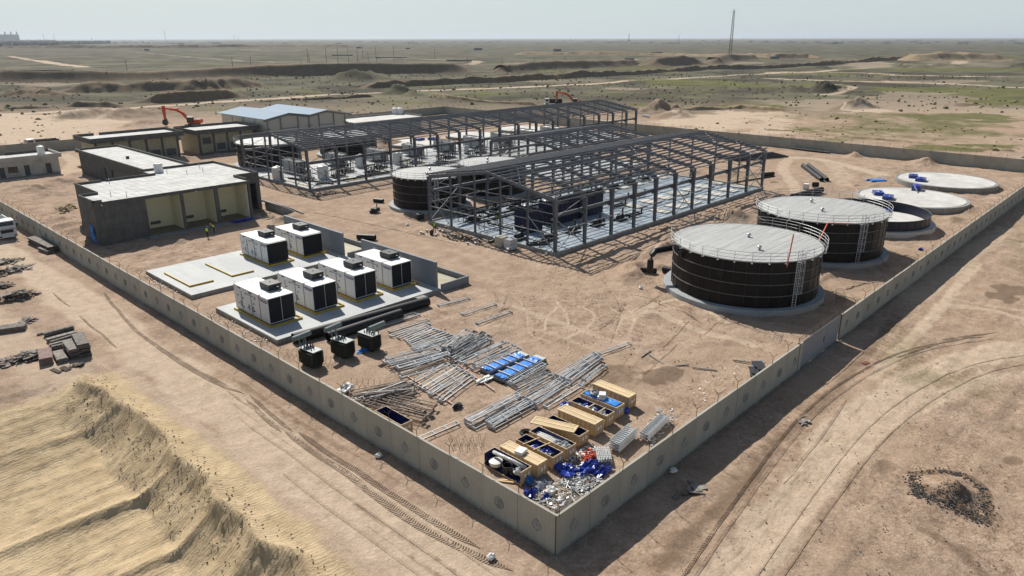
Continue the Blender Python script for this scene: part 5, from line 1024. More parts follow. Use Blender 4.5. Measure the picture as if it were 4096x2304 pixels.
pile('rusty truss in the scrap heap against the left wall', 'rusty trusses by the wall', 'L', (960,960), (1110,1060), (1480,850), (1640,910), 9, 2, 24, M_galv2, .25, .7)
pile('twisted rusty frame on the right of the scrap heap by the wall', 'rusty frames by the wall', 'L', (1090,1060), (1330,980), (1690,1220), (1780,1110), 8, 2, 30, M_rust, .25, 1)
M_polew = mat('white_red_pole', (.55,.48,.43), .6, 0, .3, 1.5, col2=(.45,.16,.07))
for lab, q in (('long red and white pole under the light fan of trusses', ('L',1520,765,2040,1085)), ('red and white pole running out right from under the pallets', ('L',1790,475,2400,912)), ('short pole end left of the blue pallets', ('L',1880,560,2060,660))):
    a, b = ln(*q); o = tag(MB().bar((a[0],a[1],.10),(b[0],b[1],.10),.1,.1).build('steel_pole', M_polew), lab, 'pole')
tag(MB().blob((0,0,.15),(.45,.3,.2),3,8,5,.5).build('pole_foot', M_blackst), 'dark bracket on the near end of the long pole', 'bracket').location = (*g('L',2025,1080,0), 0)
# rusty tubes in scrap heap
for k in range(14):
    a = g('L', rr.uniform(950,1200), rr.uniform(960,1060), .3); b = g('L', rr.uniform(1450,1640), rr.uniform(850,960), .3)
    tag(MB().tube((a[0],a[1],rr.uniform(.2,.7)),(b[0],b[1],rr.uniform(.2,.7)),.045,6).build('scrap_tube', M_rust if k % 3 else M_galv), 'long tube in the scrap heap against the left wall', 'tube', 'scrap tubes by the wall')
tag(MB().blob((0,0,.3),(.7,.5,.35),8,9,6,.6).build('scrap_heap', M_white2), 'small heap of white scrap brackets beside the left wall', 'scrap heap').location = (*g('L',900,925,0), 0)
# blue covered pallets
def cover_pack(lab, a, b, wdt, sheet_from):
    a = Vector((*a,0)); b = Vector((*b,0)); L = (b-a).length; t = thing('covered_panel_pallet', lab, 'pallet', (a.x, a.y, 0), math.atan2(b.y-a.y, b.x-a.x), 'blue covered panel pallets')
    [MB().box(k*L/6-.06,-wdt/2,0,k*L/6+.06,wdt/2,.16).build('bearer', M_oldwoodd, t) for k in range(7)]
    MB().box(0,-wdt/2,.16,L,wdt/2,.44).build('panel_stack', M_galv2, t); MB().box(L*.88,-wdt/2+.02,.44,L,wdt/2-.02,.45).build('bare_sheet', M_galvd, t)
    N=30; K=9; vs=[]; r2 = random.Random(int(L*77))
    for i in range(N):
        for j in range(K): x = .02+(L*.9)*i/(N-1); y = -wdt/2-.03+(wdt+.06)*j/(K-1); z = .47+r2.uniform(0,.015)+(.10*r2.random() if i > N-5 or i < 2 else 0); z = .22 if j in (0,K-1) else z; vs.append((x,y+r2.uniform(-.02,.02),z))
    MB().add(vs, [(i*K+j,(i+1)*K+j,(i+1)*K+j+1,i*K+j+1) for i in range(N-1) for j in range(K-1)]).build('tarpaulin', M_blue, t)
    for k in range(4): MB().box(L*(.14+.19*k)-.05,-wdt/2-.12,.53,L*(.14+.19*k)+.05,wdt/2+.12,.6).build('timber_strap', M_galvd, t)
cover_pack('upper blue covered pallet of roof panels, left one of the pair', g('M',850,715,.3), g('M',1255,545,.3), 1.15, .8); cover_pack('lower blue covered pallet of roof panels, right one of the pair', g('M',990,795,.3), g('M',1420,580,.3), 1.25, .8)
tag(MB().blob((0,0,.1),(1.1,.35,.16),5,14,6,.45).build('cloth_heap', M_white2), 'crumpled pale cloth beside the two blue covered pallets', 'cloth').location = (*g('M',860,810,0), 0)
# ================================================================ CRATES
def crate(lab, x, y, w_, L, h, lid=None, inside=None, cover=False, nofront=False, rz=0.0):
    t = thing('wooden_crate', lab, 'crate', (x, y, 0), rz, 'plywood crates'); th = .04
    MB().box(0,0,.1,w_,L,.16).build('floor', M_woodd, t)
    if not nofront: MB().box(0,0,.16,th,L,h).build('side_panel', M_wood, t)
    MB().box(w_-th,0,.16,w_,L,h).build('side_panel', M_wood, t); MB().box(th,0,.16,w_-th,th,h).build('end_panel', M_wood, t); MB().box(th,L-th,.16,w_-th,L,h).build('end_panel', M_wood, t)
    b = MB()
    for x_ in (0.0, w_*.24, w_*.5, w_*.76, w_-.08): b.box(x_,-.035,.04,x_+.08,-.001,h)
    b.box(0,-.03,h-.1,w_,-.004,h-.02)
    for y_ in np.arange(0, L, .42):
        if not nofront: b.box(-.035,y_,.04,-.001,y_+.08,h)
        b.box(w_+.001,y_,.04,w_+.035,y_+.08,h)
    b.box(.05,.05,0,.2,L-.05,.1); b.box(w_-.2,.05,0,w_-.05,L-.05,.1); b.build('batten', M_woodd, t)
    lb = MB(); lb.box(w_*.32,-.042,h*.45,w_*.5,-.036,h*.72); lb.box(w_*.62,-.042,h*.5,w_*.8,-.036,h*.77); lb.build('paper_label', M_white2, t)
    if inside or nofront:
        q = MB(); q.box(th+.004,th+.01,.162,w_-th-.004,L-th-.01,.175)
        q.box(w_-th-.012,th+.01,.175,w_-th-.004,L-th-.01,h-.005); q.box(th+.004,L-th-.018,.175,w_-th-.004,L-th-.01,h-.005); q.box(th+.004,th+.004,.175,w_-th-.004,th+.012,h-.05)
        if not nofront: q.box(th+.004,th+.012,.175,th+.012,L-th-.018,h-.005)
        q.build('navy_lining', M_navy, t)
    if lid:
        dx, dy, rz_, z = lid; ld = MB().box(-.03,-.03,0,w_+.03,L+.03,.05).build('lid', M_wood, t); ld.location = (dx, dy, z); ld.rotation_euler = (0, 0, rz_)
        q = MB(); q.box(0,0,.05,.09,L,.075); q.box(w_-.09,0,.05,w_,L,.075); q.box(.09,0,.05,w_-.09,.09,.075); q.box(.09,L-.09,.05,w_-.09,L,.075); q.box(w_*.45,.09,.05,w_*.55,L-.09,.075); q.build('lid_batten', mat('fresh_batten', (.68,.53,.32), .7, 0, .12, 3), ld)
    if cover:
        N=14; K=7; r2 = random.Random(4); vs=[]
        for i in range(N):
            for j in range(K):
                u = i/(N-1); v = j/(K-1); e = (i in (0,N-1)) or (j in (0,K-1)); vs.append((-.06+(w_+.12)*v, -.06+(L+.12)*u, (h-.42 if e else h+.03)+r2.uniform(0,.03)))
        MB().add(vs, [(i*K+j,(i*K+j+1),(i+1)*K+j+1,(i+1)*K+j) for i in range(N-1) for j in range(K-1)]).build('blue_cover', M_blue, t)
    return t
CR = [('open crate nearest the left wall with its long side missing and a wrapped duct inside', 3.5,6.05,1.05,3.45,1.08), ('closed crate with a small white packet on its lid, beside the sideless crate', 4.82,5.75,1.0,3.5,1.08), ('open crate with two sticks across it and blue bundles inside', 6.42,5.75,1.05,3.45,.98),
      ('open crate filled with long white pipes and grey sacks', 7.85,5.75,1.05,3.5,1.02), ('crate with its lid lying askew across the top', 9.84,6.2,1.08,3.4,.98), ('closed crate right behind the crate with the askew lid', 11.75,6.25,1.02,3.55,1.05), ('open crate divided by wooden bars with grey bundles inside', 13.45,6.45,1.0,3.5,1.05),
      ('crate draped with a blue sheet and carrying two packets', 15.0,6.65,1.02,3.5,1.05), ('closed crate farthest from the left wall, at the end of the row', 16.95,6.85,1.0,3.6,1.05)]
for i, c in enumerate(CR):
    lid = {1:(0,0,0,1.08), 4:(.05,.55,.33,.99), 5:(0,0,.03,1.05), 8:(0,0,0,1.05)}.get(i); crate(*c, lid=lid, inside=i in (0,2,3,6,4), cover=i == 7, nofront=i == 0)
p = g('L',1390,1230,.5); crate('open crate with navy lining half hidden behind the left wall', p[0]-.5, p[1]-1.5, 1.05, 3.2, 1.05, inside=True)
def drop(name, mb, m, lab, cat, loc, grp=None, rz=0, smooth=False): o = mb.build(name, m, smooth=smooth); o.location = loc; o.rotation_euler = (0,0,rz); return tag(o, lab, cat, grp)
drop('wrapped_duct', MB().path([(0,0,0),(-.05,-.9,.08),(.05,-1.9,.05),(.1,-2.9,-.02)], .14, 10), M_polew if 0 else M_sky, 'long wrapped grey duct lying in the sideless crate', 'duct', (4.15,9.2,.98), smooth=True)
drop('pipe_fitting', MB().lathe([(.42,0),(.48,.3),(.3,.34),(.0,.34)],18), M_white2, 'round pale cap in the sideless crate', 'fitting', (3.85,8.7,.35)); drop('pipe_fitting', MB().pipe((0,0,0),(0,0,.5),.36,.04,18), M_blackst, 'black round ring fitting in the sideless crate', 'fitting', (3.95,7.7,.2)); drop('plastic_bag', MB().blob((0,0,.2),(.3,.35,.3),5,9,6,.3), M_sky, 'grey bag at the near end of the sideless crate', 'bag', (3.95,6.6,.45))
drop('rag_bundle', MB().blob((0,0,.2),(.3,.3,.3),6,9,6,.5), M_blackst, 'black rag bundle in the sideless crate', 'bundle', (3.95,7.1,.25)); drop('packet', MB().cbox((0,0,.12),(.75,.6,.22)), M_white2, 'white packet on the lid of the closed crate beside the sideless one', 'packet', (5.2,7.6,1.16), rz=.2)
for k, (x, y, m, nm) in enumerate([(6.9,8.6,M_blackst,'black'),(7.0,7.9,M_blued,'blue'),(6.8,7.4,M_sky,'pale grey'),(7.1,6.9,M_blued,'bright blue'),(6.8,6.5,M_sky,'silver grey'),(7.05,6.2,M_blackst,'dark')]): drop('sack', MB().blob((0,0,.2),(.3,.36,.28),k+3,9,6,.35), m, '%s bundle in the open crate with two sticks, %s from its far end' % (nm, ordn[k]), 'bundle', (x,y,.35))
for k, y in enumerate((8.2,7.2)): drop('timber_stick', MB().bar((-.75,.15,0),(.75,-.1,0),.07,.05), M_wood, '%s wooden stick laid across the open crate of blue bundles' % ('farther','nearer')[k], 'stick', (6.95,y,1.03))
for k in range(9): drop('white_pipe', MB().tube((0,0,0),(.05*k-.2,-2.2,.0),.05,8), M_white2 if k % 3 else M_galvd, 'white pipe lying lengthwise in the pipe filled crate', 'pipe', (8.05+.075*k,9.1,.62+.05*(k % 3)), 'white pipes in a crate')
for k, (x, y) in enumerate(((8.2,6.9),(8.5,6.45),(8.3,6.1))): drop('sack', MB().blob((0,0,.2),(.32,.4,.3),k+13,10,7,.25), mat('grey_sack', (.27,.28,.28), .5, 0, .2, 4, .03, 5), '%s grey sack in the crate of white pipes' % ordn[k], 'sack', (x,y,.55))
for k in range(7): drop('sack', MB().blob((0,0,.2),(.25,.3,.25),k+23,9,6,.3), (M_sky, M_white2, M_blued)[k % 3], '%s bundle from the near end of the barred crate' % ordn[k], 'bundle', (13.8+.25*(k % 2), 6.8+.42*k, .5))
for k, y in enumerate((7.3,8.3)): drop('crate_bar', MB().box(-.5,-.04,0,.5,.04,.06), M_wood, '%s wooden bar across the barred crate' % ('near','far')[k], 'bar', (13.95,y,1.0))
drop('sack', MB().blob((0,0,.2),(.35,.42,.26),31,10,7,.3), mat('grey_sack', (.27,.28,.28)), 'grey sack on the blue sheeted crate', 'sack', (15.4,9.2,1.1)); drop('packet', MB().cbox((0,0,.1),(.7,.6,.2)).cbox((0.05,0,.3),(.62,.52,.16),.3), M_white2, 'white packets stacked on the blue sheeted crate', 'packet', (15.5,8.4,1.1), rz=.3)
drop('blue_sheet', MB().add([(0,0,1.0),(.5,.2,.95),(.9,.3,.05),(.2,-.2,.02),(.0,0,.0)],[(0,1,2,3),(0,3,4)]).blob((.5,0,.1),(.5,.3,.15),4,8,5,.5), M_blued, 'blue sheet hanging off the right side of the sheeted crate', 'sheet', (16.0,6.9,0))
drop('blue_sheet', MB().blob((0,0,.3),(.7,.5,.4),9,12,6,.45), M_blued, 'blue sheet bunched at the far end of the barred crate', 'sheet', (13.4,10.4,0)); drop('timber_piece', MB().cbox((0,0,.06),(1.4,.1,.08),.2).cbox((.1,.2,.06),(1.3,.1,.08),.4), M_wood, 'short timber offcuts on sand before the sideless crate', 'timber', (3.1,7.2,0), rz=-1.2)
drop('flanged_ring', MB().pipe((0,0,0),(0,0,.4),.36,.1,16).ring(.42,.4,.08,16,6), M_blackst, 'black flanged ring standing behind the crate with sticks', 'ring', (*g('O',1015,625,0),0)); drop('wood_panel', MB().cbox((0,0,.45),(.05,1.2,.95),0,0,.25), M_wood, 'plywood panel leaning on the closed crate in mid row', 'panel', (12.95,6.9,0))
drop('packet', MB().cbox((0,0,.1),(.3,.3,.2)), M_redboard, 'small brown packet by the sideless crate corner', 'packet', (4.9,5.3,0))
# cable ladder racks and tube bundles by the right wall
def rack(lab, a, b, w_, lay):
    a = Vector((*a,0)); b = Vector((*b,0)); L = (b-a).length; t = thing('cable_ladder_stack', lab, 'ladder stack', (a.x, a.y, 0), math.atan2(b.y-a.y,b.x-a.x), 'cable ladder stacks by the wall')
    for j in range(lay):
        m_ = MB(); z = .12+j*.17; dx = random.uniform(-.12,.12)
        for y in (-w_/2, w_/2): m_.box(dx,y-.02,z,L+dx,y+.02,z+.12)
        for k in range(int(L/.27)): m_.box(dx+.1+k*.27,-w_/2,z+.03,dx+.15+k*.27,w_/2,z+.07)
        m_.build('cable_ladder', M_galv, t)
rack('dark topped cable ladder stack, middle one along the right wall', g('O',1900,770,.1), g('O',2090,600,.1), .75, 5); rack('pale cable ladder stack farther along the right wall', g('O',2200,660,.1), g('O',2420,450,.1), .6, 4)
tb = thing('bar_bundle', 'big tied bundle of bright bars nearest the wall corner', 'bundle', (*g('O',1800,900,.1),0), .75)
for k in range(34): MB().bar((random.uniform(-.1,.1),-.5+.11*(k % 9),.1+.13*(k//9)),(1.7+random.uniform(-.1,.1),-.5+.11*(k % 9)+random.uniform(-.05,.05),.1+.13*(k//9)),.07,.05).build('bar', M_galvd, tb)
for x in (.3,.9,1.5): MB().path([(x,-.6,.05),(x,-.6,.62),(x,.5,.62),(x,.5,.05)],.02,4).build('tie', M_white2, tb)
def scatter_stuff(name, lab, cat, pts, n, sizes, mats_, seed):
    rr = random.Random(seed)
    for mi, m_ in enumerate(mats_):
        b = MB()
        for k in range(n//len(mats_)):
            u, v = rr.random(), rr.random(); p0 = Vector(pts[0])*(1-u)+Vector(pts[1])*u; p1 = Vector(pts[3])*(1-u)+Vector(pts[2])*u; p = p0*(1-v)+p1*v; s = rr.choice(sizes); z = H(p.x, p.y)+rr.uniform(0,.2)
            b.cbox((p.x,p.y,z+s[2]/2), (s[0]*rr.uniform(.6,1.3), s[1], s[2]), rr.uniform(0,3.1), rr.uniform(-.3,.3), rr.uniform(-.3,.3))
        tag(b.build(name, m_), lab % mi if '%' in lab else lab, cat, kind='stuff')
qd = lambda reg, *c: [g(reg, *q, 0) for q in c]
Q3 = lambda reg, *c: [(*g(reg, *q, 0), 0) for q in c]
scatter_stuff('rubbish', 'mixed pale scrap strewn inside the near wall corner', 'rubbish', Q3('O',(1100,1250),(1330,1400),(1700,1150),(1300,1060)), 330, [(.5,.04,.03),(.16,.12,.03),(.8,.05,.04),(.1,.08,.06),(.3,.03,.03)], [M_galv2, M_conc3, M_galvd, M_sky, M_woodd, M_white2], 1)
scatter_stuff('rubbish', 'scrap of bent bars and white pieces by the right wall', 'rubbish', Q3('O',(1350,1100),(1560,1210),(1780,1080),(1560,980)), 190, [(.6,.04,.04),(.2,.12,.03)], [M_galv2, M_galvd], 2)
scatter_stuff('rubbish', 'pale litter strewn between the crates and the right wall', 'rubbish', Q3('O',(1350,880),(1520,1000),(1820,760),(1650,700)), 110, [(.2,.14,.03),(.14,.1,.06)], [M_white2, M_galvd], 3)
scatter_stuff('rubbish', 'pale litter beyond the ladder stacks by the right wall', 'rubbish', Q3('O',(2150,660),(2280,720),(2560,420),(2350,340)), 80, [(.2,.14,.03),(.4,.04,.03)], [M_white2, M_galvd], 4)
scatter_stuff('rubbish', 'thin litter along the inside of the right wall', 'rubbish', Q3('P',(450,720),(700,760),(1700,120),(1350,100)), 80, [(.14,.1,.02),(.4,.03,.02)], [M_white2, M_woodd], 5)
scatter_stuff('rubbish', 'stone chips along the left edge of the front generator slab', 'rubbish', Q3('K',(150,1010),(60,1040),(700,1400),(780,1330)), 120, [(.12,.1,.05),(.07,.06,.04)], [M_conc3, M_galv2, M_white2], 6)
scatter_stuff('rubbish', 'stone chips along the left edge of the rear generator slab', 'rubbish', Q3('J',(1480,270),(1440,290),(1850,500),(1900,480)), 75, [(.12,.1,.05),(.07,.06,.04)], [M_conc3, M_galv2, M_white2], 7)
scatter_stuff('rubbish', 'dark rubble and yellow scraps behind the left wall', 'rubbish', Q3('E',(550,850),(620,900),(780,850),(700,790)), 150, [(.3,.2,.08),(.5,.1,.05)], [mat('yellow_scrap', (.5,.4,.15), .8), M_oldwoodd], 8)
scatter_stuff('rubbish', 'rubble strewn before the longest hall corner', 'rubbish', Q3('F',(700,1080),(950,1110),(1120,1060),(950,1030)), 110, [(.3,.2,.1),(.6,.08,.05)], [M_oldwoodd, M_conc3], 9)
scatter_stuff('rubbish', 'dark litter along the short end of the near hall', 'rubbish', Q3('G',(-100,1230),(20,1290),(330,1330),(300,1260)), 120, [(.3,.2,.1),(.5,.08,.05)], [M_blackst, M_oldwoodd], 10)
scatter_stuff('rubbish', 'scrap at the left end of the rear generator slab', 'rubbish', Q3('F',(330,1150),(370,1330),(500,1350),(480,1150)), 60, [(.8,.08,.05),(.3,.2,.05)], [M_oldwood, M_conc3], 11)
def bluepile(lab, reg, x, y, s, seed, m=None): drop('plastic_sheet_heap', MB().blob((0,0,.12),s,seed,16,8,.5), m or M_blued, lab, 'plastic sheet', (*g(reg,x,y,0),0), 'blue plastic sheets in the yard')
bluepile('left bunched blue plastic sheet near the crates and wall', 'O', 1430, 985, (.6,.75,.35), 3); bluepile('long blue plastic sheet heaped along the right wall', 'O', 1640, 950, (1.0,.45,.35), 7); bluepile('blue plastic sheet end touching the right wall', 'O', 1800, 985, (.7,.35,.3), 9)
bluepile('blue plastic ball at the near wall corner', 'O', 1065, 1225, (.4,.35,.35), 11); bluepile('small light blue rag beside the second crate', 'O', 1045, 1095, (.25,.2,.4), 12, M_blue); bluepile('blue scrap on the corner rubbish', 'O', 1215, 1250, (.35,.2,.2), 14)
bluepile('blue sheet spread on the ground before the third bay', 'E', 2440, 965, (2.2,.8,.15), 21); bluepile('blue and red rag behind the middle transformer', 'L', 1075, 520, (.7,.3,.12), 22, M_blue); bluepile('light blue rags by the far crate row near the gate', 'P', 1580, 150, (.5,.3,.2), 23, M_blue); bluepile('small blue rag behind the second tank near the wall', 'I', 1535, 1070, (.5,.25,.2), 24)
drop('polythene_sheet', MB().add([(0,0,.25),(1.6,.3,.3),(1.7,1.3,.15),(.2,1.1,.2)],[(0,1,2,3)]).blob((.6,0,.2),(.6,.4,.25),7,12,6,.4), mat('grey_film', (.16,.17,.21), .3), 'grey plastic film spread over the corner rubbish', 'plastic film', (*g('O',1150,1180,0),0), rz=.2)
drop('polythene_sheet', MB().blob((0,0,.2),(.6,.4,.35),17,14,7,.5), M_sky, 'clear plastic heap in the near wall corner', 'plastic film', (*g('O',1400,1330,0),0)); drop('white_bag', MB().blob((0,0,.2),(.5,.35,.3),18,12,7,.4), M_white2, 'white rag bag on the corner rubbish', 'bag', (*g('O',1260,1200,0),0))
fit = thing('fitting_pile', 'pile of orange red pipe fittings between crates and wall', 'fittings', (*g('O',1650,830,0),0))
for k in range(60): MB().tube((0,0,-.1),(0,.05,.12),.07,8).build("pipe_fitting", M_orplas, fit)
for k, c in enumerate([o for o in COL.objects if o.parent == fit]): c.location = (random.gauss(0,.42), random.gauss(0,.28), .08+.2*random.random()*(k % 3 > 0)); c.rotation_euler = (random.uniform(0,3), random.uniform(0,3), 0)
for i, (r, x, y, w_, d, rz, nm) in enumerate([('P',1600,200,2.2,1.0,.5,'dark board sheet against the right wall beside the far litter'),('P',1560,250,1.8,.9,.5,'second dark board sheet by the right wall')]): drop('board_sheet', MB().cbox((0,0,.2),(w_,d,.12)).cbox((.2,.1,.35),(w_*.8,d*.8,.05),.2), M_dkgrey, nm, 'board', (*g(r,x,y,0),0), rz=rz)
for i, (a, b, nm) in enumerate([(('P',415,75),('P',510,5),'dark plank on sand, leftmost near the wheel ruts'),(('P',490,50),('P',640,150),'pale thin plank near the dark dug patch'),(('P',750,165),('P',890,150),'short dark plank with a white bag at its end'),(('P',925,178),('P',1175,210),'long grey plank on open sand'),(('P',1335,105),('P',1520,135),'thin brown stick near the right wall'),(('N',1720,990),('N',2010,930),'thin pole in the shadow of the nearest tank')]):
    a = g(*a, .05); b = g(*b, .05); tag(MB().bar((a[0],a[1],.12),(b[0],b[1],.12),.14,.07).build('plank', M_oldwood), nm, 'plank')
for i, (r, x, y, nm) in enumerate([('N',155,770,'white stone lump near the pit of the nearest tank'),('N',675,875,'white lump at the foot ring of the nearest tank'),('F',1838,1388,'white canister on sand before the near hall corner'),('S',2370,1275,'white plastic bag on the tyre tread outside the left wall'),('S',1235,255,'white sack end in the shadow of the left wall'),('P',740,1230,'pale stone at the foot of the right wall'),('G',965,1435,'pale brick by the near hall corner')]): drop('white_lump', MB().blob((0,0,.15),(.3,.22,.2),i+40,9,6,.3), M_white2, nm, 'lump', (*g(r,x,y,0),0))
# ================================================================ BOARD STACKS OUTSIDE THE LEFT WALL
def bstack(lab, a, b, w_, h, m=None, cat='board stack', n=None):
    a = Vector((*a,0)); b = Vector((*b,0)); L = (b-a).length; t = thing('board_stack', lab, cat, (a.x,a.y,H(a.x,a.y)*.5), math.atan2(b.y-a.y,b.x-a.x), 'stacks of old boards outside the wall'); rr = random.Random(int(L*100+w_*10)); n = n or max(1,int(h/.055))
    for k in range(n):
        z = .02+k*h/n; mb = MB(); mb.cbox((L/2+rr.uniform(-.06,.06),rr.uniform(-.06,.06),z+h/n*.4),(L*rr.uniform(.92,1.0),w_*rr.uniform(.9,1),h/n*.8),rr.uniform(-.03,.03)); mb.build('board', m or (M_oldwood if k >= n-2 else rr.choice((M_oldwoodd, M_oldwood, M_redboard))), t)
for q in [('small board stack, leftmost of the four by the sand bank', 470,1070,560,1030,.95,.75),]: pass
def js(x, y): return g('J', x, y, 0)
bstack('pinkish board stack, leftmost of four stacks by the sand bank', js(480,1160), js(460,1050), 1.0, .7, M_redboard); bstack('low grey board stack, second of four by the sand bank', js(640,1140), js(590,1050), .85, .45, M_oldwood); bstack('tall board stack, third of four by the sand bank', js(770,1100), js(700,1000), .95, 1.0); bstack('tallest board stack, rightmost of four by the sand bank', js(870,1080), js(800,960), .95, 1.35)
for lab, q, w_, h in [('thin dark beams at the back of the timber lot',(370,865,700,790),.25,.2),('long dark edged beam pile behind the pink boards',(445,880,745,800),.4,.45),('long pinkish board pile in the timber lot',(470,935,785,850),.55,.4),('grey beam pile in the middle of the timber lot',(510,960,815,870),.3,.45),('whitish beam pile before the tall stacks',(490,985,790,910),.35,.35),('low beam pile nearest the tall stacks',(520,1010,790,950),.4,.4)]: bstack(lab, js(*q[:2]), js(*q[2:]), w_, h, n=3)
bstack('board stack cut by the left picture edge with slanting grey planks', js(-20,830), js(270,790), 1.3, .5); bstack('dark plank stack lying against the outer left wall', g('E',330,1180,0), g('E',540,1290,0), 1.2, .9)
bstack('second dark plank stack against the outer left wall', g('E',420,1260,0), g('E',520,1300,0), .9, .5)
def jumble(lab, reg, x, y, rx, ry, n, seed, ms, ln_=1.2, hh=.5):
    c = g(reg, x, y, 0); t = thing('timber_jumble', lab, 'scrap heap', (c[0],c[1],H(*c)*.5), 0, 'jumbled board heaps outside the wall'); rr = random.Random(seed)
    for k in range(n):
        a = rr.uniform(0,3.1); px, py = rr.gauss(0,rx*.45), rr.gauss(0,ry*.45); z = hh*max(0,1-(px/rx)**2-(py/ry)**2)*rr.random()
        MB().cbox((px,py,z+.06),(ln_*rr.uniform(.4,1.3),rr.choice((.1,.2,.35,.5)),.05),a,rr.uniform(-.3,.3),rr.uniform(-.25,.25)).build('broken_board', rr.choice(ms), t)
MS = [M_oldwood, M_oldwoodd, M_redboard, M_oldwood]
jumble('broken board heap left of the four board stacks','J',330,1080,1.6,1.2,55,1,MS); jumble('flat grey board pieces at the left edge beside the broken board heap','J',60,1130,1.6,.8,40,2,MS,1.4,.2); jumble('twisted timber heap at the left edge above the slanting planks','J',170,490,2.4,1.3,90,3,MS,1.0,.9)
jumble('flat pale board heap at the left edge, farther along','J',80,215,2.6,1.8,60,4,[M_oldwood,M_oldwood,M_oldwoodd],1.3,.3); jumble('pale board heap farthest along the left edge','J',30,130,2.0,1.5,40,5,[M_oldwood,M_oldwoodd],1.3,.3); jumble('loose planks right of the slanting plank stack','J',300,710,.9,.6,20,6,MS,.8,.2); jumble('few dark sticks by the crest of the sand bank','J',770,1175,1.6,.4,8,7,[M_oldwoodd],1.2,.1)
jumble('brushwood and timber jumble at far left edge','J',10,370,1.5,1.2,40,8,MS,.9,.6)
jumble('few grey sticks lying across the shadow of the right wall','T',1820,590,1.4,.5,10,9,[M_oldwood],.9,.1); jumble('loose grey sticks outside the right wall in mid lane','Q',380,1350,.8,.5,7,10,[M_oldwood],.5,.05)
scatter_stuff('gravel', 'grey gravel strip at the foot of the right wall', 'gravel', [(-.3,-.55,0),(60,-.35,0),(60,-.05,0),(0,-.05,0)], 1500, [(.04,.035,.03),(.06,.05,.04)], [M_grav], 21); scatter_stuff('gravel', 'grey gravel strip at the foot of the left wall', 'gravel', [(-.5,-.8,0),(-.4,60,0),(-.06,60,0),(-.06,-.4,0)], 1500, [(.04,.035,.03),(.06,.05,.04)], [M_grav], 22)
scatter_stuff('clod', 'small dark clods scattered on the crest of the sand bank', 'clods', [(-13.5,6,0),(-9.5,6,0),(-9.5,44,0),(-13.5,44,0)], 420, [(.07,.06,.05),(.1,.08,.06),(.04,.04,.03)], [mat('dark_clod', (.12,.09,.06), 1)], 23)
scatter_stuff('clod', 'small stones and chips scattered over the right outer lane', 'stones', [(8,-24,0),(45,-24,0),(45,-4,0),(0,-5,0)], 500, [(.05,.04,.03),(.09,.07,.05),(.2,.03,.02)], [mat('dark_clod', (.12,.09,.06), 1), M_oldwood], 24)
cb_ = MB(); rr = random.Random(4)
for arc in ([(1440,470),(1500,600),(1520,660)],[(1440,430),(1700,400),(1900,430),(2080,520),(2180,650),(2230,820)],[(1520,650),(1680,740),(1850,790),(2050,860),(2200,920)]):
    pr_ = smooth([g('U',*q,0) for q in arc], 20)
    for k in range(260): q = rr.choice(pr_); x_, y_ = q[0]+rr.gauss(0,.22), q[1]+rr.gauss(0,.22); s_ = rr.uniform(.02,.075); cb_.cbox((x_,y_,H(x_,y_)+s_*.3),(s_*1.6,s_,s_),rr.uniform(0,3),rr.uniform(-.5,.5),0)
pr_ = [(g('U',*q,0)) for q in ((1560,700),(1800,560),(2150,640),(2230,900))]
for k in range(750): u_, v_ = rr.random(), rr.random()**.7; a_ = [pr_[0][i]*(1-u_)+pr_[3][i]*u_ for i in (0,1)]; b_ = [pr_[1][i]*(1-u_)+pr_[2][i]*u_ for i in (0,1)]; x_, y_ = a_[0]*v_+b_[0]*(1-v_), a_[1]*v_+b_[1]*(1-v_); s_ = rr.uniform(.015,.05); cb_.cbox((x_,y_,H(x_,y_)+s_*.3),(s_*1.6,s_,s_),rr.uniform(0,3),rr.uniform(-.5,.5),0)
tag(cb_.build('clod', mat('cinder', (.06,.058,.056), 1)), 'dark cinders round the small earth mound outside the right wall', 'cinders', kind='stuff')
scatter_stuff('clod', 'soil clods scattered over the yard', 'clods', [(12,4,0),(48,4,0),(48,36,0),(6,30,0)], 500, [(.08,.07,.05),(.14,.1,.07),(.05,.05,.04)], [mat('soil_clod', (.30,.22,.16), 1)], 26)
drop('rusty_plate', MB().cbox((0,0,.04),(.75,.45,.07)), mat('rust_plate', (.16,.06,.04), .9), 'small rust red plate lying on the outer lane', 'plate', (*g('Q',980,760,0),0), rz=-.3)
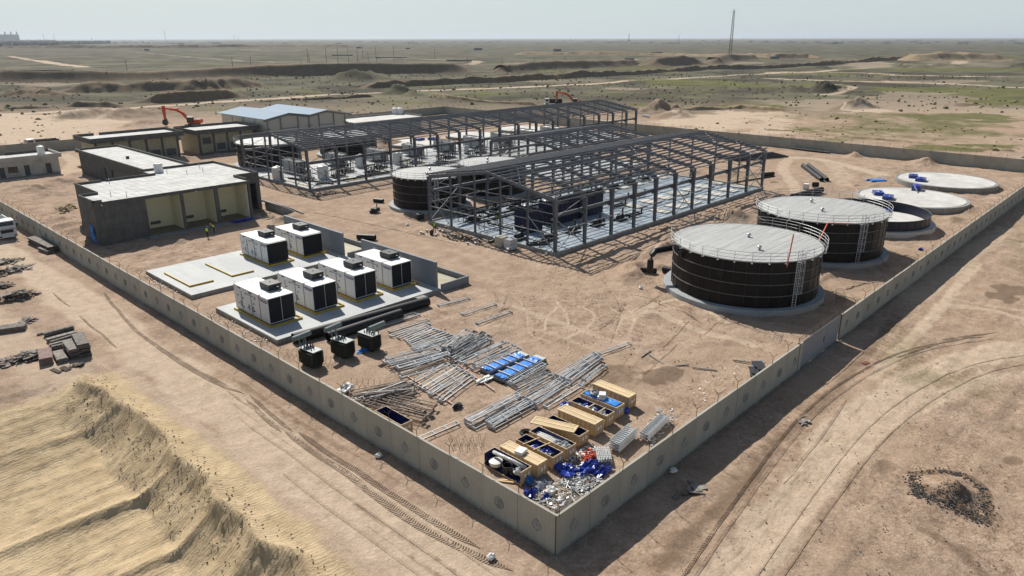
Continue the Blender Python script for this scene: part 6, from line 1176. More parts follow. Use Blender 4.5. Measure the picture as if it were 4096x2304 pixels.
# ================================================================ EQUIPMENT IN THE HALLS
M_mem = mat('white_membrane_tube', (.55,.56,.56), .4, 0, .08, 3)
def rack_ro(lab, x, y, first=None):
    t = thing('membrane_rack', lab, 'membrane rack', (x, y, .33), 0, 'white membrane racks in the longest hall'); fr = MB()
    for xx in (-.05, 2.05):
        for yy in (.2, 3.2, 6.2): fr.bar((xx,yy,0),(xx,yy,2.9),.08,.08)
    for zz in np.arange(.3,2.9,.42): [fr.bar((-.05,yy,zz),(2.05,yy,zz),.05,.05) for yy in (.2,3.2,6.2)]
    [fr.bar((xx,.2,2.86),(xx,6.2,2.86),.06,.06) for xx in (-.05,2.05)]; fr.build('rack_frame', M_blackst, t)
    for r_i in range(6):
        for c_i in range(4): MB().tube((.22+c_i*.52,0,.52+r_i*.42),(.22+c_i*.52,6.5,.52+r_i*.42),.16,10).build('membrane_tube', M_mem, t)
    e = MB()
    for r_i in range(6):
        for c_i in range(4): e.tube((.22+c_i*.52,-.03,.52+r_i*.42),(.22+c_i*.52,.0,.52+r_i*.42),.11,8)
    e.build('end_caps', M_blackst, t); p = MB()
    for xx in (-.3, .6, 1.5, 2.4): p.tube((xx,-.5,.1),(xx,-.5,2.7),.08,8)
    for zz in (.4, 2.7): p.tube((-.3,-.5,zz),(2.4,-.5,zz),.09,8)
    p.tube((.3,0,3.05),(.3,6.4,3.05),.07,8); p.tube((1.6,0,3.05),(1.6,6.4,3.05),.07,8); p.build('black_manifold', M_black, t); return t
def manifold(lab, x, y, s=1.0):
    t = thing('pump_manifold', lab, 'pump manifold', (x, y, .33), 0, 'black pump manifolds in the longest hall')
    for k in range(3):
        q = MB(); q.tube((k*.8,0,.35),(k*.8,.9,.35),.2,10); q.tube((k*.8,.1,.5),(k*.8,.1,1.7),.07,8); q.tube((k*.8,.7,.5),(k*.8,.7,1.5),.07,8); q.build('pump', M_blackst, t)
    p = MB(); p.tube((-.4,.1,1.7),(2.2,.1,1.7),.1,8); p.tube((-.4,.7,1.5),(2.2,.7,1.5),.1,8); p.tube((-.4,-.6,.3),(2.6,-.6,.3),.12,8); p.tube((2.2,.1,1.7),(2.2,.1,.1),.1,8)
    for k in range(4): p.path([(-.2+k*.7,-1.2,.1),(-.2+k*.7,-1.2,1.9),(-.2+k*.7,.3,1.9),(-.2+k*.7,.6,1.4)],.05,6)
    p.build('pipework', M_black, t); MB().box(-.7,-1.4,0,2.8,1.4,.1).build('skid', M_blackst, t)
    for k in range(2): MB().tube((-.2+.9*k,-.9,.3),(-.2+.9*k,-.9,1.2),.14,10).build('cartridge_filter', M_mem, t)
    return t
rr = random.Random(21); r0 = rack_ro('membrane rack 1', 53.0, 117.2); m0 = manifold('m', 56.5, 112)
racks = [(53.0,117.2),(64.6,118.5),(75.0,117.0),(85.6,116.6),(95.8,116.4),(106.2,116.4),(116.6,116.4),(127.0,116.4),(137.4,116.4)]
for i, (x, y) in enumerate(racks):
    lb = '%s white membrane rack from the left end of the longest hall' % ordn[i]
    if i == 0: r0['label'] = lb
    else: dup(r0, (x, y, .33), label=lb)
mp = [(50.6,111.5),(57,109.6),(61.5,113),(65,108.2),(69.8,112),(73.4,107.2),(79.2,111),(84,107.2),(90,111.4),(94,107),(100.4,111),(105,107),(111,111),(121,110),(132,110),(142,110)]
for i, (x, y) in enumerate(mp):
    lb = '%s black pump manifold from the left end of the longest hall' % ordn[i]
    if i == 0: m0['label'] = lb; m0.location = (x, y, .33)
    else: dup(m0, (x, y, .33), label=lb)
for i, (x, y) in enumerate([(47.6,115.7),(54.8,110.1),(68.4,116.2),(77.0,113.6)]):
    t = thing('process_tank', '%s white cylinder tank from the left in the longest hall' % ordn[i], 'tank', (x, y, .33), 0, 'white cylinder tanks in the longest hall')
    MB().lathe([(1.15,0),(1.15,2.45),(1.0,2.62),(.35,2.8),(.0,2.8)], 28).build('tank_body', M_white2, t); MB().lathe([(.3,2.78),(.3,2.92),(0,2.95)], 14).build('hatch', M_white2, t); MB().path([(-.3,-1.25,1.9),(-.3,-1.55,1.9),(-.3,-1.6,.2)],.09,8).build('outlet_pipe', M_black, t)
for i, (x, y) in enumerate([(98.2,112.8),(103.5,112.6),(109,113)]): 
    t = thing('process_tank', '%s slim pale tank in the right half of the longest hall' % ordn[i], 'tank', (x,y,.33), 0, 'slim pale tanks'); MB().lathe([(.6,.3),(.6,1.9),(.4,2.1),(0,2.15)],20).build('tank_body', M_mem, t); MB().box(-.5,-.5,0,.5,.5,.3).build('stand', M_blackst, t)
for k, (a, b) in enumerate([((49.5,104.5),(92,104.5)),((49.5,115.2),(52.5,102.9)),((60,105.6),(112,105.6))]): tag(MB().tube((a[0],a[1],.55),(b[0],b[1],.55),.18,10).build('floor_pipe', M_black), '%s long black floor pipe along the front of the longest hall' % ordn[k], 'pipe', 'black floor pipes')
for k, (x0, y0, x1, y1) in enumerate([(48.0,103.2,48.2,120),(56,103.4,61,103.6),(67,103.4,72,103.6),(58.5,104.2,58.7,116),(69.5,104.2,69.7,116),(80.5,104.2,80.7,116),(91.5,104.2,91.7,116),(102.5,104.2,102.7,116)]): tag(MB().box(x0,y0,.33,x1,y1,.42).build('floor_tray', M_yellow), '%s yellow tray strip from the left on the longest hall floor' % ordn[k], 'tray', 'yellow trays')
# near hall pumps
def pumpset(lab, x, y, rz=0):
    t = thing('pump_set', lab, 'pump', (x, y, .33), rz, 'black pump sets in the near hall')
    MB().box(-1.3,-.7,0,1.3,.7,.06).box(-1.2,-.6,.06,1.2,-.5,.2).box(-1.2,.5,.06,1.2,.6,.2).build('base_plate', M_dkgrey, t); MB().tube((-.9,0,.55),(.0,0,.55),.3,12).tube((-1.0,0,.55),(-.9,0,.55),.22,10).build('motor', M_blackst, t)
    MB().tube((.25,0,.55),(.7,0,.55),.36,14).build('pump_casing', M_blackst, t); MB().tube((.5,0,.6),(.5,0,1.9),.13,10).tube((.5,0,1.3),(.5,0,1.36),.24,12).tube((.5,0,1.85),(.5,0,1.9),.22,12).tube((.5,-.3,1.1),(.5,.3,1.1),.04,6).build('riser_pipe', M_black, t)
    MB().tube((.7,0,.5),(1.6,0,.5),.18,10).tube((1.55,0,.5),(1.6,0,.5),.28,12).build('suction_pipe', M_black, t); MB().blob((-.6,0,.95),(.35,.28,.14),int(x*9),8,5,.4).build('foil_wrap', mat('foil_wrap', (.6,.6,.6), .3, .3, .2, 9), t); return t
ps = pumpset('p', 49.6, 42.2, 0.0); PP = []
for r, x, y in [('G',700,1270),('G',1000,1275),('G',1235,1205),('G',1485,1130),('G',1715,1078),('G',230,1090),('G',440,1010),('G',640,960)]: PP.append(g(r,x,y,.4))
nmz = ['nearest the gable end','behind the corner column','second from the corner along the front','third from the corner along the front','fourth from the corner along the front','at the left end near the gable rails','second at the left end','third at the left end beside the blue box']
for i, p in enumerate(PP):
    lb = 'black pump set in the near hall, ' + nmz[i]
    if i == 0: ps.location = (*p, .33); ps['label'] = lb
    else: dup(ps, (*p, .33), label=lb)
for i in range(8): dup(ps, (61.5+i*5.3, 59.6, .33), math.pi/2, label='%s black pump set from the left in the rear row of the near hall' % ordn[i])
def rackpipe(lab, r, x, y, rz=0):
    p = g(r,x,y,.4); t = thing('pipe_rack', lab, 'pipe rack', (*p,.33), rz, 'black pipe frames on the near hall floor'); m = MB()
    for yy in (0,.9): m.tube((-1.5,yy,.35),(1.5,yy,.35),.15,10)
    for xx in (-1.3,0,1.3): m.tube((xx,-.1,.35),(xx,1.0,.35),.1,8)
    m.tube((1.3,0,.35),(1.3,0,1.2),.13,10).tube((1.3,0,1.1),(1.3,0,1.2),.22,10).tube((-1.7,.4,.35),(-1.5,.4,.35),.24,10); m.build('pipe_frame', M_black, t); return t
rackpipe('black pipe frame on the pale blue floor of the near hall, middle of front side','G',1880,1045); rackpipe('black pipe lying on the floor at the near corner of the near hall','G',900,1345,-.6); rackpipe('black pipe frame behind the blue boxes in the near hall','G',1750,880); rackpipe('black pipe frame between two columns at mid length','G',1720,950); rackpipe('farthest black pipe frame behind the front crane beam','G',1920,845)
for k, (y, z, x0, x1) in enumerate([(55.0,1.6,47,66),(56.2,1.9,47,66),(60.8,1.4,48,104),(62.0,1.7,48,104)]): 
    m = MB().tube((x0,y,z),(x1,y,z),.16,10); [m.tube((x_,y,.33),(x_,y,z),.06,6) for x_ in np.arange(x0+1,x1,4)]; [m.tube((x_,y,z),(x_+.1,y,z),.26,10) for x_ in np.arange(x0+3,x1,6)]; tag(m.build('header_pipe', M_black), '%s long black header pipe along the rear of the near hall' % ordn[k], 'pipe', 'black header pipes in the near hall')
for k, (a, b) in enumerate([(('G',90,965,1.2),('G',500,1035,1.2)),(('G',390,1110,.7),('G',630,1170,.7)),(('G',550,865,1.8),('G',860,905,1.8)),(('G',330,1000,1.4),('G',150,1040,1.4))]):
    p = g(*a); q = g(*b); z = a[3]; m = MB().tube((*p,z),(*q,z),.17,10); m.tube((*p,z),(p[0]+.1,p[1]+.05,z),.3,10); [m.tube((p[0]+(q[0]-p[0])*f,p[1]+(q[1]-p[1])*f,.33),(p[0]+(q[0]-p[0])*f,p[1]+(q[1]-p[1])*f,z),.06,6) for f in (.2,.6,.9)]; tag(m.build('header_pipe', M_black), '%s flanged black pipe at the gable end of the near hall' % ordn[k], 'pipe', 'flanged pipes at the gable')
def bluebox(lab, x0, y0, x1, y1, z0, z1):
    t = thing('filter_container', lab, 'container', (x0, y0, z0), 0, 'dark blue steel containers'); W=x1-x0; D=y1-y0; Hh=z1-z0
    m = MB(); 
    for a in ((0,0,.06,D),(W-.06,0,W,D),(.06,0,W-.06,.06),(.06,D-.06,W-.06,D)): m.box(a[0],a[1],0,a[2],a[3],Hh)
    m.build('container_wall', M_navyst, t); r_ = MB()
    for x in np.arange(.25,W,.5): r_.box(x,-.05,.1,x+.22,-.001,Hh-.15)
    for y in np.arange(.25,D,.5): r_.box(-.05,y,.1,-.001,y+.22,Hh-.15)
    r_.build('wall_rib', M_navyst, t); MB().box(.06,.06,Hh-.6,W-.06,D-.06,Hh-.5).build('inner_cover', M_blackst, t); q = MB()
    for x in np.arange(.8,W,1.1): q.tube((x,.0,Hh-.02),(x,D,Hh-.02),.07,6)
    q.tube((.4,D*.3,Hh+.1),(W-.3,D*.3,Hh+.1),.09,8); q.build('top_pipe', M_blackst, t); return t
bluebox('smaller dark blue steel box nearest the gable in the near hall', 51.4, 48.4, 53.9, 51.9, .4, 3.6); bluebox('long dark blue container, second in the near hall', 56.8, 48.8, 62.9, 51.6, .4, 3.6); bluebox('long dark blue container, farthest of the row in the near hall', 63.5, 48.8, 69.7, 51.6, .4, 3.7)
# crates and pots at the hall corner
for i, (x0, y0, nm) in enumerate([(43.4,46.9,'left square pale box pallet before the near hall'),(43.35,45.0,'right box pallet wrapped in loose film before the near hall')]):
    t = thing('boxed_pallet', nm, 'pallet box', (x0, y0, 0), 0, 'pallet boxes'); MB().box(0,0,.12,1.35,1.3,1.45).build('box', mat('carton', (.42,.39,.32), .8, 0, .12, 2), t); MB().box(0,0,0,1.35,1.3,.12).build('pallet', M_oldwood, t)
    if i: MB().box(-.02,-.02,.2,1.37,1.32,1.47).blob((.1,0,.4),(.9,.5,.4),3,10,6,.4).build('loose_film', M_sky, t)
rr = random.Random(5)
bk = MB().lathe([(0,0),(.15,0),(.17,.36),(.15,.36),(.0,.34)], 14); bdat = bk.build('paint_bucket', M_white2); bsp = [('K',2415,135),('K',2440,145),('K',2475,160),('K',2500,165),('K',2410,190),('K',2440,205),('K',2470,205),('K',2505,215),('K',2225,215),('K',2250,220),('K',2285,195),('K',2375,240),('G',180,1330),('G',255,1330),('G',255,1290),('G',285,1330),('G',290,1300)]
for i, b in enumerate(bsp):
    o = bdat if i == 0 else bdat.copy(); 
    if i: COL.objects.link(o)
    o.location = (*g(*b,0), 0); tag(o, 'white paint bucket in the litter along the near hall gable', 'bucket', 'white buckets by the near hall')
    bd = MB().tube((0,0,.12),(0,0,.24),.168,14,cap=False).build('bucket_label', (M_navytxt, M_redtxt, M_navyst)[i % 3], o)
drop('plastic_drum', MB().lathe([(0,0),(.26,0),(.28,.4),(.26,.8),(.1,.86),(0,.86)],16), M_blackst, 'dark drum among the buckets beside the standing worker', 'drum', (*g('K',2330,225,0),0)); drop('engine_unit', MB().cbox((0,0,.5),(1.4,.8,.7)).tube((.4,0,.8),(.4,0,1.5),.08,8).tube((-.3,-.5,.5),(-.3,.5,.5),.35,12).cbox((-.8,.2,.3),(.4,.5,.5)), M_blackst, 'black motor unit standing on sand left of the near hall', 'engine', (*g('F',1515,1260,0),0), rz=.2)
drop('corrugated_pipe', MB().ring(.5,.3,.2,18,8).ring(.5,.6,.2,18,8).ring(.48,.9,.18,18,8), M_black, 'coiled black corrugated pipe at the near hall corner', 'pipe coil', (*g('F',1965,1330,0),0)); pipeobj('short black pipe stub on sand before the smaller tank', g('F',1500,1130,.4), g('F',1590,1140,.4), .36); drop('orange_can', MB().lathe([(0,0),(.2,0),(.2,.4),(0,.42)],12), M_orplas, 'orange can beside the black motor unit', 'can', (*g('F',1480,1265,0),0))
pp = [g('F',*q,.1) for q in ((365,1137),(450,1155),(560,1185),(680,1225),(790,1270))]; tag(MB().path([(a[0],a[1],.13+.05*math.sin(k)) for k, a in enumerate(pp)], .13, 8).build('hose', M_black), 'long black hose lying on sand right of the three bay house', 'hose')
pp = [g('K',*q,.05) for q in ((1150,0),(1500,70),(1900,160),(2300,250),(2576,320))]; tag(MB().path([(a[0],a[1],.04) for a in pp], .022, 4).build('cable', M_blackst), 'thin dark cable crossing the sand before the near hall', 'cable')
drop('black_fitting', MB().lathe([(.3,0),(.36,.1),(.22,.2),(.22,.8),(.32,.9),(0,.9)],16), M_black, 'black flanged fitting beside the box pallets', 'fitting', (*g('G',390,1310,0),0)).rotation_euler = (1.2,0,.7)
for k in range(5): drop('grey_pipe', MB().tube((0,0,.2),(6,0,.2),.2,10), M_galv, '%s grey pipe of the stack beyond the back wall' % ordn[k], 'pipe', (*g('C',1310+14*k,1175+3*k,0),.1+.25*(k % 2)), 'grey pipes beyond the back wall', rz=.45)
# ================================================================ PEOPLE (one continuous skinned body each)
def person(lab, pos, rz, bend=0.0, crouch=0.0, arm=.4, helmet=None):
    J = {'hip':(0,0,.95-.35*crouch),'waist':(.0+.1*bend,0,1.12-.35*crouch),'chest':(.28*bend,0,1.36-.12*bend-.35*crouch),'neck':(.42*bend,0,1.52-.22*bend-.35*crouch),'head':(.50*bend+.02,0,1.66-.26*bend-.35*crouch),'top':(.52*bend+.02,0,1.76-.28*bend-.35*crouch)}
    ed = [('hip','waist'),('waist','chest'),('chest','neck'),('neck','head'),('head','top')]; rad = {'hip':.15,'waist':.13,'chest':.165,'neck':.06,'head':.095,'top':.07}
    for s, n in ((1,'l'),(-1,'r')):
        st = .12*s; J['th'+n] = (.02,.10*s,.88-.35*crouch); J['kn'+n] = (.06+.2*crouch+.06*s,.12*s,.50-.1*crouch); J['an'+n] = (-.02+.05*s,.13*s,.09); J['to'+n] = (.15+.05*s,.14*s,.05)
        J['sh'+n] = (.34*bend,.20*s,1.42-.15*bend-.35*crouch); J['el'+n] = (.34*bend+.12*arm,.27*s,1.15-.25*bend-.35*crouch+.1*arm); J['wr'+n] = (.34*bend+.30*arm+.05,.22*s,.93-.2*bend-.35*crouch+.35*arm); J['ha'+n] = (.34*bend+.36*arm+.07,.20*s,.86-.2*bend-.35*crouch+.38*arm)
        ed += [('hip','th'+n),('th'+n,'kn'+n),('kn'+n,'an'+n),('an'+n,'to'+n),('chest','sh'+n),('sh'+n,'el'+n),('el'+n,'wr'+n),('wr'+n,'ha'+n)]; rad.update({'th'+n:.095,'kn'+n:.065,'an'+n:.045,'to'+n:.045,'sh'+n:.07,'el'+n:.05,'wr'+n:.035,'ha'+n:.045})
    ks = list(J); me = bpy.data.meshes.new('tmp'); me.from_pydata([J[k] for k in ks], [(ks.index(a), ks.index(b)) for a, b in ed], []); tmp = bpy.data.objects.new('tmp', me); COL.objects.link(tmp)
    sk = tmp.modifiers.new('s', 'SKIN'); 
    for i, k in enumerate(ks): v = me.skin_vertices[0].data[i]; v.radius = (rad[k], rad[k]*(1.0 if k not in ('chest','hip','waist') else .8)); v.use_root = (k == 'hip')
    tmp.modifiers.new('d', 'SUBSURF').levels = 1; bpy.context.view_layer.update(); m2 = bpy.data.meshes.new_from_object(tmp.evaluated_get(bpy.context.evaluated_depsgraph_get())); bpy.data.objects.remove(tmp)
    m2.materials.clear(); [m2.materials.append(m_) for m_ in (M_cloth, M_skin)]
    for p in m2.polygons:
        c = p.center; p.material_index = 1 if (c.z > J['neck'][2]+.02 or (c-Vector(J['hal'])).length < .07 or (c-Vector(J['har'])).length < .07) else 0; p.use_smooth = True
    t = bpy.data.objects.new('person', m2); COL.objects.link(t); t.location = (pos[0], pos[1], pos[2] if len(pos) > 2 else 0); t.rotation_euler = (0,0,rz); tag(t, lab, 'person', 'site workers in hi-vis vests')
    v = MB(); n = 14; rows = [(J['waist'],.17,-.06),(J['waist'],.185,.08),(J['chest'],.215,-.02),(J['chest'],.19,.10),(J['neck'],.10,-.01)]
    v.add([(c[0]+r*.72*math.cos(2*math.pi*i/n), c[1]+r*math.sin(2*math.pi*i/n), c[2]+dz) for c, r, dz in rows for i in range(n)], [(k*n+i,k*n+(i+1)%n,(k+1)*n+(i+1)%n,(k+1)*n+i) for k in range(4) for i in range(n)]); v.build('vest', M_hiviz, t, True)
    if helmet: h_ = MB().lathe([(.135,-.02),(.115,.0),(.11,.06),(.07,.12),(0,.135)],14,(J['head'][0],0,J['head'][2]+.05)).build('helmet', helmet, t)
    else: MB().lathe([(.10,-.04),(.106,.02),(.08,.08),(0,.10)],12,(J['head'][0]-.01,0,J['head'][2]+.03)).build('hair', M_blackst, t)
    return t
person('worker in a yellow green vest standing by the litter at the near hall corner', (*g('K',2360,205,0),0), -1.8, 0, 0, .3); person('worker in a yellow green vest standing left before the three bay house', (*g('E',2090,1135,0),0), .5, .35, .1, .7)
person('stooping worker with red helmet and yellow green vest before the three bay house', (*g('E',2160,1090,0),0), 2.9, .8, .15, .8, M_redp); person('worker in a yellow green vest among pumps at the gable of the near hall', (*g('G',468,1115,.33),.33), -2.2, .2, 0, .6); person('worker with vest beside the small blue box in the near hall', (*g('G',975,1130,.33),.33), -1.2, .1, 0, .5)
# ================================================================ VEHICLES
def wheel(par, x, y, r, w_=.3):
    o = MB().lathe([(r*.55,-w_/2),(r,-w_/2+.03),(r,w_/2-.03),(r*.55,w_/2)],20).build('tyre', M_rubber, par); o.location = (x,y,r); o.rotation_euler = (math.pi/2,0,0); MB().lathe([(0,-w_/2+.05),(r*.56,-w_/2+.02),(r*.56,w_/2-.02),(0,w_/2-.05)],14).build('rim', M_galv, o)
def truck(lab, pos, rz, body=True, mcol=None, bodym=None):
    t = thing('truck', lab, 'truck', pos, rz, None); m_ = mcol or M_white       # front toward +X
    c = MB(); c.add([(0,-1.22,.75),(0,1.22,.75),(.12,1.22,1.75),(.12,-1.22,1.75),(-.12,1.18,2.75),(-.12,-1.18,2.75),(-1.9,1.2,2.8),(-1.9,-1.2,2.8),(-1.9,1.22,.75),(-1.9,-1.22,.75)],[(0,1,2,3),(3,2,4,5),(5,4,6,7),(7,6,8,9),(1,8,6,4,2),(0,3,5,7,9),(0,9,8,1)]); c.build('cab', m_, t)
    MB().add([(.125,-1.05,1.72),(.125,1.05,1.72),(-.08,1.02,2.6),(-.08,-1.02,2.6),(.10,-1.05,1.72),(.10,1.05,1.72),(-.10,1.02,2.6),(-.10,-1.02,2.6)],[(0,1,2,3),(0,4,5,1),(1,5,6,2),(2,6,7,3),(3,7,4,0)]).build('windscreen', M_glass, t)
    for y in (-1.225,1.225): MB().box(-1.5,min(y,y*.995),1.7,-.25,max(y,y*.995)+.001,2.5).build('side_window', M_glass, t)
    MB().box(.0,-1.22,.35,.22,1.22,.75).build('bumper', m_, t); MB().box(.06,-.8,1.0,.10,.8,1.45).build('grille', M_blackst, t); MB().box(.10,-1.15,1.5,.135,1.15,1.56).build('blue_stripe', M_navytxt, t)
    for y in (-.95,.95): MB().cbox((.23,y,.55),(.04,.35,.2)).build('headlight', M_glass, t); MB().cbox((.1,y*1.5,2.1),(.12,.22,.5)).build('mirror', M_blackst, t)
    MB().box(-7.5,-.45,.7,-1.9,.45,.95).build('chassis', M_blackst, t)
    for x in (-1.1,-5.2,-6.5):
        for y in (-1.05,1.05): wheel(t, x, y, .5)
    if body:
        b = MB(); b.box(-7.6,-1.2,1.0,-2.1,1.2,1.15); b.box(-7.6,-1.25,1.15,-2.1,-1.17,2.4); b.box(-7.6,1.17,1.15,-2.1,1.25,2.4); b.box(-2.2,-1.17,1.15,-2.1,1.17,2.7); b.box(-7.6,-1.17,1.15,-7.5,1.17,2.2)
        for x in np.arange(-7.3,-2.2,.8): b.box(x,-1.31,1.15,x+.1,-1.25,2.4); b.box(x,1.25,1.15,x+.1,1.31,2.4)
        b.build('tipper_body', bodym or m_, t)
    return t
p = g('E',100,1150,.3); truck('white tipper truck cut by the left edge, facing the camera beside the wall', (-3.2, 103.2, 0), -math.pi/2); truck('black bodied dump truck standing beyond the left back wall', (24.5, 205.5, 0), math.pi, True, M_white, M_blackst); pz = g('C',330,1055,0); truck('small white truck beyond the longest hall roof, beside the far excavator', (pz[0], pz[1], 0), 2.4, True, M_white, M_blackst)
def excav(lab, pos, rz, k=1.0, col=None):
    t = thing('excavator', lab, 'excavator', pos, rz, 'orange excavators'); t.scale = (k,k,k); m_ = col or M_orange     # boom toward +X
    for y in (-1.2,1.2):
        tr_ = MB(); pts = [(-2.1,.45),(-1.7,.05),(1.7,.05),(2.1,.45),(1.7,.9),(-1.7,.9)]; tr_.add([(x,y-.3,z) for x,z in pts]+[(x,y+.3,z) for x,z in pts],[tuple(range(6)),tuple(range(6,12))[::-1]]+[(i,i+6,(i+1)%6+6,(i+1)%6) for i in range(6)]); tr_.build('track', M_blackst, t)
    MB().lathe([(.9,.8),(.9,1.1),(0,1.1)],20).build('slew_ring', M_blackst, t)
    MB().box(-2.6,-1.3,1.1,1.0,1.3,1.35).box(-2.7,-1.3,1.35,-1.0,1.3,2.2).box(-1.0,-1.3,1.35,.6,-.3,1.9).build('upper_body', m_, t); MB().box(-2.5,-1.1,2.2,-1.2,1.1,2.3).build('engine_hood', M_dkgrey, t)
    cb = MB().box(-.6,.35,1.35,1.1,1.3,2.95).build('cab', M_glass, t); MB().box(-.65,.3,2.95,1.15,1.35,3.03).build('cab_roof', M_white, cb); cf = MB()
    for x, y in ((-.6,.35),(1.1,.35),(-.6,1.3),(1.1,1.3)): cf.bar((x,y,1.35),(x,y,2.95),.1,.1)
    cf.build('cab_frame', M_dkgrey, cb)
    bm = MB(); P_ = [(.9,1.5),(2.6,4.0),(4.3,5.0),(8.3,5.6)]; W_ = [.4,.75,.7,.4]
    for i in range(3):
        a, b_ = P_[i], P_[i+1]; d = Vector((b_[0]-a[0],0,b_[1]-a[1])).normalized(); n_ = Vector((-d.z,0,d.x)); vs = []
        for (q, w__) in ((a,W_[i]),(b_,W_[i+1])):
            for y in (-.3,.3): 
                for s in (-1,1): vs.append((q[0]+n_.x*w__/2*s, -.1+y, q[1]+n_.z*w__/2*s))
        bm.add(vs,[(0,1,3,2),(4,6,7,5),(0,4,5,1),(2,3,7,6),(1,5,7,3),(0,2,6,4)])
    bm.build('boom', m_, t); st = MB().add([(7.9,-.35,6.3),(8.7,-.35,6.2),(8.75,-.35,5.2),(8.5,-.35,2.2),(8.05,-.35,2.2),(7.8,-.35,5.2),(7.9,.15,6.3),(8.7,.15,6.2),(8.75,.15,5.2),(8.5,.15,2.2),(8.05,.15,2.2),(7.8,.15,5.2)],[(0,1,2,3,4,5),(11,10,9,8,7,6)]+[(i,i+6,(i+1)%6+6,(i+1)%6) for i in range(6)]).build('stick', m_, t)
    MB().tube((1.4,-.1,1.8),(3.4,-.1,4.3),.12,8).tube((3.6,-.1,5.5),(7.8,-.1,6.1),.11,8).build('hydraulic_ram', m_, t); MB().add([(8.0,-.7,2.4),(8.9,-.7,2.0),(9.1,-.7,1.0),(8.2,-.7,.3),(7.6,-.7,1.2),(8.0,.5,2.4),(8.9,.5,2.0),(9.1,.5,1.0),(8.2,.5,.3),(7.6,.5,1.2)],[(0,1,2,3,4),(9,8,7,6,5)]+[(i,i+5,(i+1)%5+5,(i+1)%5) for i in range(5)]).build('bucket', M_dkgrey, t)
    return t
e = g('A',1945,1275,0); excav('orange excavator digging behind the cream block houses at the left', (*e, 0), R(134), 1.1); e = g('C',640,1062,0); excav('orange excavator half hidden behind the far end of the longest hall roof', (*e, 0), R(134), 1.0)
# ================================================================ FAR THINGS
def mast(lab, x, y, h, b0, b1, z0=0, m=None, name='lattice_mast'):
    t = thing(name, lab, 'mast', (x,y,z0), .3); m_ = m or mat('mast_steel', (.13,.12,.105), .8); n = int(h/(b0*1.0)); f = MB()
    for sx, sy in ((-1,-1),(1,-1),(1,1),(-1,1)): f.bar((sx*b0/2,sy*b0/2,0),(sx*b1/2,sy*b1/2,h),.22*b0/2.6,.22*b0/2.6)
    f.build('leg_frame', m_, t); f = MB()
    for k in range(n):
        w0 = b0+(b1-b0)*k/n; w1 = b0+(b1-b0)*(k+1)/n; z_0, z_1 = h*k/n, h*(k+1)/n; c = [(-1,-1),(1,-1),(1,1),(-1,1)]
        for i in range(4):
            a, b_ = c[i], c[(i+1)%4]; f.bar((a[0]*w0/2,a[1]*w0/2,z_0),(b_[0]*w1/2,b_[1]*w1/2,z_1),.2,.2); f.bar((b_[0]*w0/2,b_[1]*w0/2,z_0),(a[0]*w0/2,a[1]*w0/2,z_0),.2,.2)
    f.build('bracing', m_, t); MB().box(-b1*.9,-b1*.9,h-.3,b1*.9,b1*.9,h-.1).box(-b1*.9,-b1*.9,h+.9,b1*.9,b1*.9,h+1.0).tube((0,0,h),(0,0,h+3),.1,5).build('platform', m_, t); return t
mx_ = g('C',2190,588,2); mast('tall slender lattice mast rising above the plain at right of centre', mx_[0], mx_[1], 61, 3.4, 1.8)
M_far = mat('far_structure', (.16,.17,.18), .9)
def pole(lab, reg, x, ytop, ybot, grp='power poles on the plain'):
    a = g(reg,x,ybot,0); d = math.hypot(a[0]-CAM[0],a[1]-CAM[1]); h = (ybot-ytop)*.3975/FPX*d*1.02; t = thing('power_pole', lab, 'pole', (a[0],a[1],H(*a)), .7, grp); MB().tube((0,0,-1),(0,0,h),.30,5,.2).build('mast', M_far, t); MB().box(-1.4,-.12,h*.93,1.4,.12,h*.95).build('cross_arm', M_far, t)
nm = ['first','second','third','fourth','fifth','sixth','seventh','eighth','ninth','tenth','eleventh','twelfth','thirteenth','fourteenth','fifteenth','sixteenth','seventeenth','eighteenth','nineteenth']
for i, q in enumerate([('A',1280,632,718),('A',2345,600,697),('A',2530,590,697),('B',457,620,690),('B',530,520,690),('B',540,560,640),('B',712,512,660),('B',830,512,665),('B',932,492,635),('B',1025,490,630),('B',1075,480,600),('B',1130,540,625),('B',1212,490,630),('B',1390,490,625),('B',1800,490,585),('B',2130,590,655),('B',2477,580,640),('C',225,580,650),('C',530,585,645)]): pole('%s thin power pole from the left on the far plain' % nm[i], *q)
def farthing(name, lab, cat, reg, x, y, D, build, m=None):
    """y ignored except for bearing: stands D metres away along that bearing"""
    a = g(reg, x, 500, 0); v = Vector((a[0]-CAM[0], a[1]-CAM[1])); v.normalize(); t = thing(name, lab, cat, (CAM[0]+v.x*D, CAM[1]+v.y*D, 0), math.atan2(v.y, v.x)-math.pi/2, None); build(t); return t
def rig(h): 
    def f(t): MB().bar((0,0,0),(0,0,h),h*.09,h*.09).build('derrick', M_far, t); MB().box(-h*.22,-2,0,h*.22,4,h*.14).build('base_cabins', M_far, t); MB().bar((-h*.1,0,0),(-h*.1,0,h*.35),h*.05,h*.05).build('service_mast', M_far, t)
    return f
farthing('drilling_rig','drilling rig on the horizon left of the tall mast','rig','C',1172,0,6500,rig(62)); farthing('drilling_rig','smaller drilling rig on the horizon nearest the tall mast','rig','C',1672,0,7500,rig(50)); farthing('drilling_rig','very faint derrick on the horizon left of the bigger rig','rig','C',590,0,8500,rig(34))
for i, (r, x, h) in enumerate([('A',465,70),('A',568,62),('A',1680,92),('A',2370,60),('A',2412,48),('A',942,40)]): farthing('distant_mast','%s faint mast from the left on the left horizon' % ordn[i],'mast',r,x,0,7000,lambda t, h=h: MB().bar((0,0,0),(0,0,h),2.5,2.5).build('mast_shaft', M_far, t) and MB().box(-3,-2,0,3,2,4).build('mast_hut', M_far, t))
